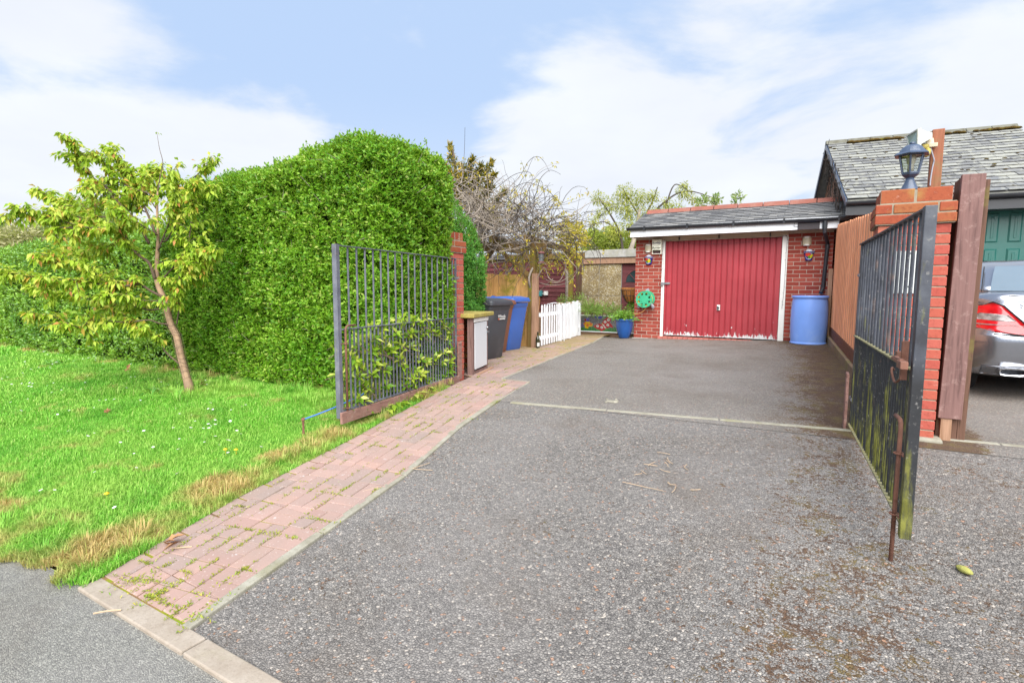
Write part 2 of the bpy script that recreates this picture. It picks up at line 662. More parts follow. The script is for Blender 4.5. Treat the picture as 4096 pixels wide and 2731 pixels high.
def dry_mask(n, p):
    """straw coloured bare places: along the path edge and at the pavement corner"""
    x, y, z = n.xyz(p)
    # distance left of the path edge, about
    e = n.m('SUBTRACT', n.m('SUBTRACT', n.m('MULTIPLY', y, -.195), 2.74), x)
    e = n.rng(n.m('ABSOLUTE', n.m('SUBTRACT', e, .22)), .08, .48, .20, -.02, True)
    f = n.rng(n.m('ADD', y, n.m('MULTIPLY', n.m('ADD', x, 3.6), .1)), .95, 1.55, .26, 0.0, True)
    h = n.rng(y, 3.75, 4.15, 0.0, .14, True)
    nn = n.noise(p, 2.3, 4, .6)
    return n.rng(n.m('ADD', nn, n.m('MAXIMUM', n.m('MAXIMUM', e, f), h)), .60, .76, 0, 1)


def lawnmat():
    m_, n = newmat('lawn turf')
    p = n.pos()
    g = n.ramp(n.noise(p, 3, 6, .65), [(.3, sr(84, 140, 40)), (.6, sr(116, 176, 58)), (.8, sr(140, 186, 72))])
    base = n.mix(dry_mask(n, p), g, sr(206, 182, 118))
    out(n, base, .95, 0, n.bump(n.noise(p, 60, 4, .7), .8, .02), .15)
    return m_


MAT['lawn'] = lawnmat()


def grassmat():
    m_, n = newmat('grass blades')
    p = n.pos()
    isl = n.island()
    g = n.ramp(isl, [(0, sr(98, 172, 46, .80)), (.5, sr(134, 204, 66, .80)), (.85, sr(160, 216, 88, .80)), (1, sr(206, 220, 130, .80))])
    g = n.mix(n.rng(n.noise(p, 1.1, 4, .6), .40, .62, 0, .65), g, sr(176, 214, 96, .8))
    g = n.mix(n.rng(n.noise(n.mapping(p, loc=(5, 2, 0)), 1.7, 4, .6), .52, .7, 0, .6), g, sr(84, 166, 46, .78))
    d = n.ramp(isl, [(0, sr(196, 168, 96, .75)), (.6, sr(226, 200, 136, .75)), (1, sr(170, 176, 84, .75))])
    base = n.mix(dry_mask(n, p), g, d)
    pb = n.nd('ShaderNodeBsdfPrincipled', {'Base Color': base, 'Roughness': .55, 'Specular IOR Level': .3})
    t = n.nd('ShaderNodeBsdfTranslucent', {'Color': base})
    mx = n.nd('ShaderNodeMixShader', {0: .35, 1: pb.outputs[0], 2: t.outputs[0]})
    n.t.links.new(mx.outputs[0], n.nd('ShaderNodeOutputMaterial').inputs[0])
    return m_


MAT['grass'] = grassmat()
MAT['brick'] = brickmat('red garage bricks', [(0, sr(158, 68, 56, .58)), (.4, sr(188, 84, 70, .58)), (.8, sr(172, 76, 62, .58)), (1, sr(200, 106, 88, .58))])
MAT['brick_pillar'] = brickmat('orange red bricks', [(0, sr(206, 98, 84, .54)), (.5, sr(220, 118, 102, .54)), (.8, sr(212, 108, 88, .54)), (1, sr(222, 138, 112, .54))])
MAT['brick_cap'] = brickmat('rough capping bricks', [(0, sr(190, 92, 64, .46)), (.5, sr(206, 106, 74, .46)), (1, sr(204, 126, 80, .46))], sr(190, 160, 90))
MAT['brick_old'] = brickmat('lichened bricks', [(0, sr(214, 100, 62)), (.5, sr(222, 140, 80)), (1, sr(206, 166, 90))])
MAT['brick_far'] = brickmat('neighbour bricks', [(0, sr(176, 84, 66)), (.5, sr(196, 104, 80)), (1, sr(186, 96, 70))])
MAT['brick_threshold'] = brickmat('pink threshold bricks', [(0, sr(206, 122, 112)), (.5, sr(218, 138, 124)), (1, sr(196, 116, 104))])
MAT['mortar'] = plain('mortar', sr(214, 198, 182), .95, var=.15, scale=20, bump=.4, spec=.15)
MAT['mortar_pale'] = plain('pale mortar', sr(196, 184, 162, .5), .95, var=.2, scale=20, bump=.4, spec=.15)


def slatemat(name, stops, lichen, lich_amt):
    m_, n = newmat(name)
    p = n.pos()
    base = n.ramp(n.island(), stops)
    base = n.mix(n.rng(n.noise(p, 9, 8, .72), lich_amt, lich_amt + .1, 0, .75), base, lichen)
    base = n.mix(n.rng(n.noise(p, 30, 4, .7), .66, .72, 0, .8), base, sr(232, 232, 222))
    base = n.mix(n.rng(n.noise(n.mapping(p, loc=(3, 1, 8)), 3.3, 8, .75), .665, .69, 0, .85), base, sr(84, 66, 46))
    out(n, base, .7, 0, n.bump(n.noise(p, 45, 5, .7), .35, .004), .35)
    return m_


MAT['slate'] = slatemat('grey slates', [(0, sr(124, 124, 126, .5)), (.5, sr(154, 153, 153, .5)), (1, sr(184, 182, 178, .5))], sr(186, 186, 176), .60)
MAT['slate_old'] = slatemat('lichened slates', [(0, sr(130, 130, 132, .42)), (.4, sr(166, 166, 164, .42)), (.8, sr(200, 200, 190, .42)), (1, sr(142, 144, 150, .42))], sr(214, 213, 196, .45), .50)
MAT['ridge_tile'] = plain('terracotta ridge tile', sr(176, 104, 86, .46), .8, var=.22, scale=5, bump=.3, dirt=sr(186, 128, 110, .46))
MAT['ridge_grey'] = plain('lichened ridge tile', sr(156, 154, 136, .36), .9, var=.25, scale=5, bump=.4, dirt=sr(112, 104, 76, .4))
MAT['moss'] = plain('roof moss', sr(92, 74, 40), 1.0, var=.45, scale=14, bump=.8, spec=.05, dirt=sr(128, 118, 44))
MAT['white'] = plain('white gloss paint', sr(240, 242, 246, .90), .4, var=.05, scale=3, dirt=None)
MAT['offwhite'] = plain('old white paint', sr(240, 238, 232, .80), .5, var=.06, scale=6, bump=.05)
MAT['cream'] = plain('cream painted soffit', sr(226, 206, 180), .6, var=.06, scale=5)
MAT['black_plastic'] = plain('black plastic', sr(52, 54, 60), .38, var=.2, scale=5, spec=.5)
MAT['black_matt'] = plain('dark interior', sr(26, 26, 28), .8, var=.1)
MAT['dark_mesh'] = plain('dark mesh panel', sr(66, 58, 62), .7, var=.15, scale=30, bump=.2)
MAT['steel'] = plain('dull steel', sr(190, 192, 196), .35, .8, var=.1, scale=12)
MAT['rust'] = plain('rusty iron', sr(150, 104, 86), .8, .2, var=.3, scale=14, bump=.3, dirt=sr(120, 74, 54))


def reddoor():
    m_, n = newmat('flaking red door paint')
    p = n.pos()
    x, y, z = n.xyz(p)
    f = n.noise(p, 1.6, 4, .6)
    red = n.ramp(f, [(.3, sr(184, 58, 68, .58)), (.7, sr(204, 72, 82, .58))])
    # the coat has flaked off: a lot along the bottom edge, runs up the ribs, odd spots above
    st = n.noise(n.mapping(p, scale=(11, 11, 3.4)), 2.0, 7, .72)
    hgt = n.rng(z, -.985, -.85, .25, 0.0)
    hgt2 = n.rng(z, -.85, -.45, .085, 0.0)
    hgt3 = n.rng(z, -.45, .55, .02, -.06)
    patchy = n.rng(n.noise(n.mapping(p, scale=(1, 1, .2), loc=(5, 0, 0)), 2.2, 2), .35, .65, -.05, .06)
    mk = n.rng(n.m('ADD', n.m('ADD', st, patchy), n.m('ADD', n.m('ADD', hgt, hgt2), hgt3)), .765, .772)
    v = n.vor(n.mapping(p, scale=(1, .2, .7)), 9)
    sp = n.rng(n.m('ADD', v.outputs['Distance'], n.m('MULTIPLY', n.xyz(v.outputs['Color'])[0], .40)), .12, .10)
    sp = n.m('MULTIPLY', sp, n.rng(z, .1, .35, 1.0, 0.0))
    mk = n.m('MAXIMUM', mk, sp)
    edge = n.rng(n.m('ADD', z, n.m('MULTIPLY', n.noise(n.mapping(p, scale=(14, 1, 1)), 1.4, 4), .03)), -.948, -.955)
    mk = n.m('MAXIMUM', mk, edge)
    grime = n.rng(n.noise(n.mapping(p, scale=(6, 6, .8)), 1.2, 6, .6), .45, .7, 0, .25)
    red = n.mix(grime, red, sr(164, 70, 72, .55))
    base = n.mix(mk, red, sr(238, 238, 238, .66))
    out(n, base, .48, 0, n.bump(n.m('MULTIPLY', mk, -1.0), .25, .002), .4)
    return m_


MAT['reddoor'] = reddoor()


def gatemat():
    m_, n = newmat('weathered black gate paint')
    p = n.pos()
    x, y, z = n.xyz(p)
    nz0 = n.noise(p, 6, 6, .65)
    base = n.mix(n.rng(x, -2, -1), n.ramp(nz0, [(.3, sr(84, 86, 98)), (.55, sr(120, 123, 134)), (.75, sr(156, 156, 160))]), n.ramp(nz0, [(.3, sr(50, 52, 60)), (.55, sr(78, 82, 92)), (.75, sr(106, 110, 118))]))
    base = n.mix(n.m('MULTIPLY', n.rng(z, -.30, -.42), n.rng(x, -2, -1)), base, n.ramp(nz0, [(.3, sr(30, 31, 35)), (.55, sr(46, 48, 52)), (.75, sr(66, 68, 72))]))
    base = n.mix(n.rng(n.noise(p, 40, 4, .7), .60, .68, 0, .6), base, sr(150, 148, 144))
    # rust patches
    base = n.mix(n.rng(n.noise(n.mapping(p, loc=(2, 5, 1)), 4.5, 6, .65), .60, .70, 0, .55), base, sr(140, 112, 96))
    # green algae, heavier low down on the gate beside the neighbour's drive
    side = n.rng(x, -.6, 0.0, .0, .035)
    low = n.m('MULTIPLY', n.rng(z, -1.12, -.30, .135, -.02), n.rng(x, -.6, 0, .0, 1.0))
    nz = n.noise(n.mapping(p, scale=(9, 9, 1.6)), 1.7, 7, .7)
    mk = n.rng(n.m('ADD', nz, n.m('ADD', side, low)), .60, .74)
    base = n.mix(n.m('MULTIPLY', mk, .85), base, n.ramp(n.noise(p, 12, 4), [(.35, sr(112, 112, 30)), (.65, sr(158, 158, 66))]))
    out(n, base, .55, 0, n.bump(n.noise(p, 60, 4, .7), .3, .002), .45)
    return m_


MAT['gate'] = gatemat()
MAT['rail_lichen'] = plain('lichened iron rail', sr(150, 144, 104), .8, var=.3, scale=9, dirt=sr(176, 160, 90))
MAT['plank_old'] = wood('weathered brown board', sr(172, 130, 118), sr(126, 90, 82), along='Y', island=.1, pale=sr(196, 168, 156))
MAT['post_old'] = wood('weathered purple brown timber', sr(150, 114, 108), sr(100, 72, 68), along='Z', island=.15, scale=.8, pale=sr(178, 146, 138), algae=None)
MAT['post_dark'] = wood('dark damp timber', sr(124, 92, 76), sr(80, 58, 46), along='Z', island=.2, algae=sr(134, 130, 60))
MAT['post_brown'] = wood('brown stained post', sr(172, 110, 82), sr(140, 84, 60), along='Z', island=.05, algae=sr(150, 130, 90))
MAT['fence'] = wood('orange stained fence boards', sr(220, 156, 118, 1.0), sr(186, 122, 88, 1.0), along='Z', island=.10)
MAT['fence_brown'] = wood('brown gravel board', sr(140, 92, 70), sr(104, 66, 50), along='Y', island=.1)
MAT['boards'] = wood('treated fence boards', sr(190, 148, 92, .9), sr(140, 106, 62, .9), along='Z', island=.22, algae=sr(158, 146, 56))
MAT['post_tan'] = wood('pale timber post', sr(190, 150, 122), sr(150, 112, 84), along='Z', island=.1)
MAT['post_green'] = wood('algae covered post', sr(140, 112, 64), sr(96, 80, 40), along='Z', island=.15, algae=sr(136, 138, 34))
MAT['shed'] = wood('dark red weatherboard', sr(132, 74, 76), sr(88, 46, 48), along='X', island=.22)
MAT['shed_trim'] = wood('grey brown trim', sr(150, 118, 110), sr(104, 80, 74), along='Z', island=.1)
MAT['sleeper'] = wood('garden sleeper', sr(160, 126, 100), sr(112, 86, 66), along='X', island=.15)
MAT['blue_barrel'] = plain('faded blue plastic', sr(124, 164, 240, .92), .38, var=.08, scale=2.5, dirt=sr(146, 180, 242, .92))
MAT['blue_bin'] = plain('blue bin plastic', sr(72, 118, 206, .64), .42, var=.08, scale=4, bump=.04)
MAT['black_bin'] = plain('charcoal bin plastic', sr(78, 80, 86, .60), .5, var=.14, scale=4, bump=.05, dirt=sr(100, 100, 104))
MAT['brown_bin'] = plain('brown bin plastic', sr(150, 98, 76, .60), .5, var=.1, scale=4)
MAT['blue_pot'] = plain('blue glazed pot', sr(36, 96, 176, .60), .22, var=.25, scale=3, coat=.4)
MAT['green_reel'] = plain('green plastic', sr(70, 190, 142, .62), .35, var=.05, scale=5)
MAT['grey_plastic'] = plain('grey plastic', sr(176, 178, 190, .62), .4, var=.05, scale=5)
MAT['hose'] = plain('orange hose', sr(232, 172, 108, .62), .4, var=.08, scale=9)
MAT['hose_yellow'] = plain('yellow hose', sr(232, 196, 60, .62), .4, var=.2, scale=9)
MAT['coir'] = plain('coir liner', sr(186, 124, 72), 1.0, var=.4, scale=40, bump=1.0, spec=.05)
MAT['lamp_cream'] = plain('opal glass', sr(216, 202, 172), .35, var=.06, scale=5)
MAT['alarm'] = plain('alarm box plastic', sr(240, 240, 222, .95), .4, var=.05, scale=4)
MAT['ink'] = plain('olive black lettering', sr(76, 74, 44), .6, var=.05)
MAT['ink_grey'] = plain('grey lettering', sr(112, 110, 126), .6, var=.05)
MAT['cobalt'] = plain('cobalt glaze', sr(42, 48, 150), .2, var=.1, scale=9, coat=.3)
MAT['glaze_white'] = plain('white glaze', sr(236, 236, 244, .66), .2, var=.03)
MAT['glaze_red'] = plain('red glaze', sr(236, 74, 56), .2, var=.15, scale=20)
MAT['glaze_green'] = plain('green glaze', sr(96, 160, 40), .2, var=.15, scale=20)
MAT['glaze_yellow'] = plain('yellow glaze', sr(234, 216, 40), .2, var=.08, scale=20)
MAT['lantern'] = plain('dark blue grey paint', sr(78, 92, 116), .35, var=.18, scale=6, spec=.5)
MAT['noticeboard'] = plain('faded white board', sr(228, 230, 228, .66), .6, var=.05, scale=10, bump=.1)
MAT['flood_white'] = plain('dirty white floodlight', sr(226, 230, 222, .66), .5, var=.08, scale=7, dirt=sr(196, 196, 170))
MAT['flood_glass'] = plain('floodlight glass', sr(176, 208, 200), .12, var=.04, spec=.8)
MAT['strap'] = plain('blue elastic cord', sr(70, 130, 214), .5, var=.15, scale=30)
MAT['teal'] = plain('teal plastic', sr(84, 168, 172), .4, var=.1)
MAT['green_door'] = plain('dark green door', sr(36, 110, 100, .62), .35, var=.08, scale=2)
MAT['bottle'] = plain('dark green bottle glass', sr(54, 56, 30), .08, var=.2, spec=.8)
MAT['label'] = plain('paper label', sr(226, 224, 220), .7, var=.05)
MAT['silver'] = plain('silver car paint', sr(190, 194, 204, .56), .22, .85, var=.02, scale=3, coat=.8)
MAT['silver_dark'] = plain('darker bumper silver', sr(150, 152, 160, .5), .25, .8, var=.03, scale=3, coat=.6)
MAT['tyre'] = plain('tyre rubber', sr(40, 40, 42), .8, var=.1)
MAT['chrome'] = plain('chrome', sr(225, 228, 232, .9), .1, 1.0, var=.02)
MAT['lamp_red'] = plain('red lamp lens', sr(206, 26, 34, .66), .12, var=.25, scale=12, coat=.6)
MAT['lamp_clear'] = plain('clear lamp lens', sr(150, 140, 138), .15, var=.5, scale=24, coat=.6)
MAT['car_glass'] = plain('car glass', sr(196, 212, 216, .62), .06, .75, var=.05, spec=.8, coat=1.0)
MAT['bark'] = plain('cherry bark', sr(178, 146, 116), .85, var=.3, scale=9, bump=.6, dirt=sr(140, 106, 80))
MAT['twig'] = plain('dark twig bark', sr(108, 88, 72), .85, var=.3, scale=9, bump=.3)
MAT['vine'] = plain('bare vine bark', sr(182, 168, 152, .55), .9, var=.3, scale=5, bump=.3, dirt=sr(124, 108, 92, .5))
MAT['vine_dark'] = plain('dark vine bark', sr(92, 80, 70, .45), .9, var=.3, scale=6, bump=.3)
MAT['hedge_core'] = plain('twiggy hedge interior', sr(44, 58, 24), 1.0, var=.5, scale=9, spec=.05)
MAT['birdfeeder_red'] = plain('oxide red metal', sr(132, 76, 74), .6, var=.15, scale=8)
MAT['roughcast'] = None


def pebbledash():
    m_, n = newmat('pebbledash panel')
    p = n.pos()
    v = n.vor(p, 42)
    c = n.xyz(v.outputs['Color'])
    base = n.ramp(c[0], [(0, sr(150, 130, 90)), (.5, sr(188, 168, 122)), (.85, sr(206, 190, 150)), (1, sr(236, 230, 214))])
    base = n.mix(n.rng(n.noise(p, 1.5, 6, .65), .5, .66, 0, .6), base, sr(122, 104, 80))
    out(n, base, .9, 0, n.bump(v.outputs['Distance'], .6, .01), .2)
    return m_


MAT['pebble'] = pebbledash()


def glassmat(name, c, rough=.03, alpha=.35):
    m_, n = newmat(name)
    g = n.nd('ShaderNodeBsdfGlossy', {'Color': (1, 1, 1, 1), 'Roughness': rough})
    t = n.nd('ShaderNodeBsdfTransparent', {'Color': (c[0], c[1], c[2], 1)})
    fr = n.nd('ShaderNodeFresnel', {'IOR': 1.45}).outputs[0]
    mx = n.nd('ShaderNodeMixShader', {0: n.m('ADD', fr, alpha * .3), 1: t.outputs[0], 2: g.outputs[0]})
    n.t.links.new(mx.outputs[0], n.nd('ShaderNodeOutputMaterial').inputs[0])
    return m_


MAT['pane'] = glassmat('clear glass', (.9, .95, .95))
MAT['dark_pane'] = plain('dark window glass', sr(60, 78, 80), .05, var=.3, scale=3, spec=.8)


def mosaicmat(name, stops):
    m_, n = newmat(name)
    out(n, n.ramp(n.island(), stops, 'CONSTANT'), .25, 0, None, .5)
    return m_


MAT['mos_bg'] = mosaicmat('grey mosaic tiles', [(0, sr(130, 130, 136)), (.3, sr(108, 106, 116)), (.6, sr(150, 150, 150)), (.85, sr(120, 118, 112))])
MAT['mos_green'] = mosaicmat('green mosaic tiles', [(0, sr(56, 132, 66)), (.4, sr(84, 152, 84)), (.75, sr(58, 112, 58)), (.92, sr(120, 150, 100))])
MAT['mos_blue'] = mosaicmat('blue mosaic tiles', [(0, sr(66, 72, 200)), (.6, sr(90, 96, 214))])
MAT['mos_red'] = mosaicmat('red mosaic tiles', [(0, sr(190, 38, 46)), (.5, sr(206, 56, 60)), (.9, sr(170, 30, 40))])
MAT['mos_yellow'] = mosaicmat('yellow mosaic tiles', [(0, sr(240, 204, 20)), (.6, sr(244, 190, 30))])
MAT['mos_orange'] = mosaicmat('orange mosaic tiles', [(0, sr(240, 140, 70)), (.6, sr(236, 110, 70))])
MAT['mos_white'] = mosaicmat('white mosaic tiles', [(0, sr(232, 232, 226)), (.7, sr(214, 212, 206))])
MAT['mos_purple'] = mosaicmat('purple mosaic tiles', [(0, sr(110, 90, 190)), (.5, sr(130, 110, 200))])
MAT['grout'] = plain('grout', sr(186, 186, 180), .9, var=.1)

MAT['privet'] = leafmat('privet leaves', [(0, sr(70, 126, 22, .72)), (.3, sr(108, 164, 32, .72)), (.62, sr(136, 186, 46, .72)), (.9, sr(162, 206, 70, .72)), (1, sr(196, 206, 108, .72))],
                        .36, .45, (1.3, .42, .68, sr(84, 152, 30, .72), .5), .25)
MAT['privet_far'] = leafmat('darker privet leaves', [(0, sr(88, 138, 34, .74)), (.5, sr(128, 180, 48, .74)), (1, sr(168, 208, 80, .74))], .3, .34, (1.3, .45, .65, sr(70, 140, 60, .6), .5), .5)
MAT['privet_deep'] = leafmat('blue green hedge leaves', [(0, sr(60, 128, 52, .70)), (.5, sr(96, 166, 66, .70)), (1, sr(128, 190, 84, .70))], .34, .45, None, .25)
MAT['cherry'] = leafmat('young cherry leaves', [(0, sr(120, 160, 36, .85)), (.35, sr(164, 196, 56, .85)), (.68, sr(194, 214, 82, .85)), (.90, sr(204, 200, 84, .85)), (.965, sr(208, 164, 76, .85)), (1, sr(210, 130, 78, .85))], .45, .45, None, .3)
MAT['aucuba'] = leafmat('spotted laurel leaves', [(0, sr(84, 134, 28, .72)), (.4, sr(140, 180, 44, .72)), (.75, sr(184, 206, 70, .72)), (1, sr(222, 224, 120, .75))], .28, .35, None, .4)
MAT['conifer'] = leafmat('golden conifer sprays', [(0, sr(84, 90, 30, .5)), (.4, sr(112, 112, 38, .5)), (.75, sr(176, 154, 44, .6)), (1, sr(222, 186, 60, .7))], .2, .6)
MAT['willow'] = leafmat('willow leaves', [(0, sr(150, 158, 50, .66)), (.5, sr(184, 188, 76, .66)), (1, sr(206, 200, 96, .66))], .4, .5)
MAT['yellow_leaf'] = leafmat('yellow young leaves', [(0, sr(206, 178, 40, .70)), (.5, sr(224, 200, 66, .70)), (1, sr(190, 186, 70, .70))], .4, .5)
MAT['shrub'] = leafmat('border shrub leaves', [(0, sr(96, 140, 50, .66)), (.5, sr(140, 178, 76, .66)), (1, sr(174, 200, 110, .66))], .35, .5)
MAT['shrub_back'] = leafmat('yellow green shrub leaves', [(0, sr(150, 168, 60, .66)), (.5, sr(184, 198, 84, .66)), (1, sr(206, 212, 110, .66))], .35, .55)
MAT['tree_far'] = leafmat('far tree leaves', [(0, sr(120, 150, 80, .66)), (.5, sr(156, 180, 110, .66)), (1, sr(190, 202, 140, .66))], .35, .6)
MAT['tree_pale'] = leafmat('pale olive tree leaves', [(0, sr(176, 176, 116, .66)), (.5, sr(202, 198, 144, .66)), (1, sr(220, 214, 170, .66))], .35, .6)
MAT['potplant'] = leafmat('fresh pot plant leaves', [(0, sr(84, 150, 40, .68)), (.5, sr(130, 184, 66, .68)), (1, sr(170, 206, 100, .68))], .35, .4)
MAT['strap_leaf'] = leafmat('strappy leaves', [(0, sr(80, 150, 60, .66)), (.6, sr(120, 180, 80, .66)), (1, sr(170, 206, 120, .66))], .3, .4)
MAT['weed'] = leafmat('weeds in the joints', [(0, sr(150, 160, 40, .72)), (.4, sr(180, 178, 56, .72)), (.7, sr(128, 168, 52, .72)), (1, sr(206, 190, 90, .72))], .3, .5)
MAT['petal'] = plain('daisy petals', sr(240, 240, 244, .7), .6, var=.03)
MAT['dandelion'] = plain('dandelion petals', sr(246, 200, 30, .7), .7, var=.1)
MAT['straw'] = plain('dry stalks', sr(206, 178, 146), .9, var=.2)
MAT['lichen_clump'] = plain('yellow green clump', sr(178, 176, 92), .95, var=.25, scale=40, bump=.6)
MAT['dead_leaf'] = plain('dead leaf', sr(190, 140, 96), .9, var=.25, scale=20)
MAT['white_stone'] = plain('pale stone', sr(190, 184, 166, .5), .95, var=.35, scale=30, bump=.8, dirt=sr(110, 100, 80))
MAT['far_roof'] = plain('tiled roof', sr(150, 96, 76), .9, var=.2, scale=8, bump=.3)
MAT['chimney_pot'] = plain('clay chimney pot', sr(186, 126, 112), .85, var=.2, scale=5)
MAT['hanging_tile'] = wood('brown tile hanging', sr(150, 108, 84), sr(104, 72, 54), along='Z', island=.3)
# ------------------------------------------------------------------ ground
KINKS = [0.9, 1.0, 5.0, 11.0, 14.0]


def sheet(name, ys, xl, xr, mat, zo=0.0, nx=10):
    ys = sorted(ys)
    V, Fc = [], []
    for y in ys:
        a, b_ = xl(y), xr(y)
        for i in range(nx + 1):
            x = a + (b_ - a) * i / nx
            V.append((x, y, gz(x, y) + zo))
    for j in range(len(ys) - 1):
        for i in range(nx):
            q = j * (nx + 1) + i
            Fc.append((q, q + 1, q + nx + 2, q + nx + 1))
    return tag(fast(name, np.array(V), np.array(Fc), mat), kind='structure')


def poly_x(pts):
    """x as a piecewise linear function of y"""
    ys = [p[1] for p in pts]
    xs = [p[0] for p in pts]
    return lambda y: float(np.interp(y, ys, xs))


def seq(a, b, step):
    n = max(2, int((b - a) / step) + 1)
    return sorted(set(list(np.linspace(a, b, n)) + [k for k in KINKS if a < k < b]))


EDGE_LOW = [(-2.200, 1.05), (-2.436, 2.71), (-2.693, 3.70), (-2.961, 5.515)]
EDGE_UP = [(-3.376, 5.551), (-3.589, 7.17), (-4.0, 10.2), (-4.27, 11.5)]
PATH_L = [(-2.93, 1.05), (-3.00, 1.3), (-3.176, 2.02), (-3.354, 3.22), (-3.456, 3.7), (-3.66, 5.0), (-3.78, 5.5)]
xedge = poly_x(EDGE_LOW)
xedge_up = poly_x([(-3.376, 5.54)] + EDGE_UP[1:])
xpath = poly_x(PATH_L)
cross_y = lambda x: 4.584 + .131 * (x + 2.71)

xs = np.concatenate([[-2500, -600, -150], np.arange(-60, 61, 2.0), [150, 600, 2500]])
ysg = np.concatenate([[-2500, -300, -60, -20, -6], np.arange(-4, .9, 1), [.9, 1, 2, 3, 4, 5, 6, 7, 8, 9, 10, 11, 12, 13, 14], np.arange(16, 60, 4), [90, 200, 600, 2500]])
gv, gf = [], []
for y in ysg:
    for x in xs:
        gv.append((x, y, gz(x, y) - .05))
nxg = len(xs)
for j in range(len(ysg) - 1):
    for i in range(nxg - 1):
        q = j * nxg + i
        gf.append((q, q + 1, q + nxg + 1, q + nxg))
tag(fast('ground', np.array(gv), np.array(gf), MAT['soil']), kind='structure')

sheet('pavement', seq(-7, 1.06, .4), lambda y: -22, lambda y: 14, MAT['pavement'], 0.0, 30)
sheet('lawn', seq(1.0, 4.9, .1), lambda y: -34, lambda y: xpath(y) - .0 if y > 1.09 else xpath(1.05) - .03 - (1.09 - y) * 11, MAT['lawn'], .012, 30)
sheet('driveway', [1.06, 1.5, 2, 2.5, 3, 3.5, 4, 4.5, 5.0], lambda y: xedge(y), lambda y: 14, MAT['drive'], .0, 20)
# upper drive: from the cross kerb to the garage, wider than the garage so it also serves the neighbour
uv, uf = [], []
nxu = 24
for j, t in enumerate(np.linspace(0, 1, 28)):
    for i in range(nxu + 1):
        s_ = i / nxu
        y0 = 4.584 + .131 * s_ * 3.6
        y = y0 + (11.56 - y0) * t
        xl_ = xedge(y) if y < 5.54 else xedge_up(y)
        x = xl_ + (14 - xl_) * s_ ** 1.6
        uv.append((x, y, gz(x, y) + .004))
for j in range(27):
    for i in range(nxu):
        q = j * (nxu + 1) + i
        uf.append((q, q + 1, q + nxu + 2, q + nxu + 1))
tag(fast('upper_driveway', np.array(uv), np.array(uf), MAT['drive_up']), kind='structure')


def kerbline(name, pts, wd, top, mat, step=.92, gap=.006):
    """row of small concrete edging blocks laid along a line on the ground"""
    mb = MB()
    for (xa, ya), (xb, yb) in zip(pts[:-1], pts[1:]):
        L = math.hypot(xb - xa, yb - ya)
        n = max(1, round(L / step))
        for k in range(n):
            t0, t1 = (k + gap) / n, (k + 1 - gap) / n
            p0 = np.array([xa + (xb - xa) * t0, ya + (yb - ya) * t0])
            p1 = np.array([xa + (xb - xa) * t1, ya + (yb - ya) * t1])
            j = random.uniform(-.003, .003)
            mb.bar((p0[0], p0[1], gz(*p0) + top - .06 + j), (p1[0], p1[1], gz(*p1) + top - .06 + j), wd, .12)
    return tag(mb.build(name, mat, bevel=.006), kind='structure')


kerbline('kerb', [(-2.96, 1.085), (14, 1.03)], .10, .014, MAT['kerb'], .9)
kerbline('path_edging', [(-2.205, 1.12)] + EDGE_LOW[1:-1] + [(-2.972, 5.50)], .052, .018, MAT['concrete'])
kerbline('path_edging', [(-2.961, 5.535), (-3.376, 5.545)], .045, .016, MAT['concrete'])
kerbline('path_edging', [(-3.385, 5.58)] + EDGE_UP[1:], .045, .016, MAT['concrete'])
kerbline('cross_kerb', [(-2.68, 4.60), (.26, 4.972), (14, 6.4)], .055, .010, MAT['concrete'])

# --- block paved path: real blocks, clipped to the path outline


def clip(poly, a, b):
    """keep the part of poly to the left of the line a->b"""
    o = []
    n = len(poly)
    sd = lambda p: (b[0] - a[0]) * (p[1] - a[1]) - (b[1] - a[1]) * (p[0] - a[0])
    for i in range(n):
        p, q = poly[i], poly[(i + 1) % n]
        sp, sq = sd(p), sd(q)
        if sp >= 0:
            o.append(p)
        if (sp >= 0) != (sq >= 0):
            t = sp / (sp - sq)
            o.append((p[0] + (q[0] - p[0]) * t, p[1] + (q[1] - p[1]) * t))
    return o


def area(p):
    return .5 * sum(p[i][0] * p[(i + 1) % len(p)][1] - p[(i + 1) % len(p)][0] * p[i][1] for i in range(len(p)))


def block(mb, poly, h=.0):
    if len(poly) < 3 or area(poly) < .0012:
        return
    c = np.mean(np.array(poly), 0)
    tx, ty, dz_ = random.uniform(-.012, .012), random.uniform(-.012, .012), random.uniform(-.002, .002)
    n = len(poly)
    lo, up, tp = [], [], []
    for x, y in poly:
        z = gz(x, y) + .016 + h + dz_ + tx * (x - c[0]) + ty * (y - c[1])
        d = np.array([x, y]) - c
        L = np.linalg.norm(d)
        i1, i2 = c + d * (1 - .0035 / L), c + d * (1 - .009 / L)
        lo.append((i1[0], i1[1], z - .05))
        up.append((i1[0], i1[1], z - .005))
        tp.append((i2[0], i2[1], z))
    vs = lo + up + tp
    fs = [tuple(range(2 * n, 3 * n))]
    for i in range(n):
        k = (i + 1) % n
        fs += [(i, k, n + k, n + i), (n + i, n + k, 2 * n + k, 2 * n + i)]
    mb.add(vs, fs)


pv = MB()
ang = math.atan2(.17, 1)          # blocks run along the path
ca, sa = math.cos(ang), math.sin(ang)


def loc2w(a, b):                  # a across (right), b along
    return (-2.2 + a * ca - b * sa, 1.1 + a * sa + b * ca)


S = .206
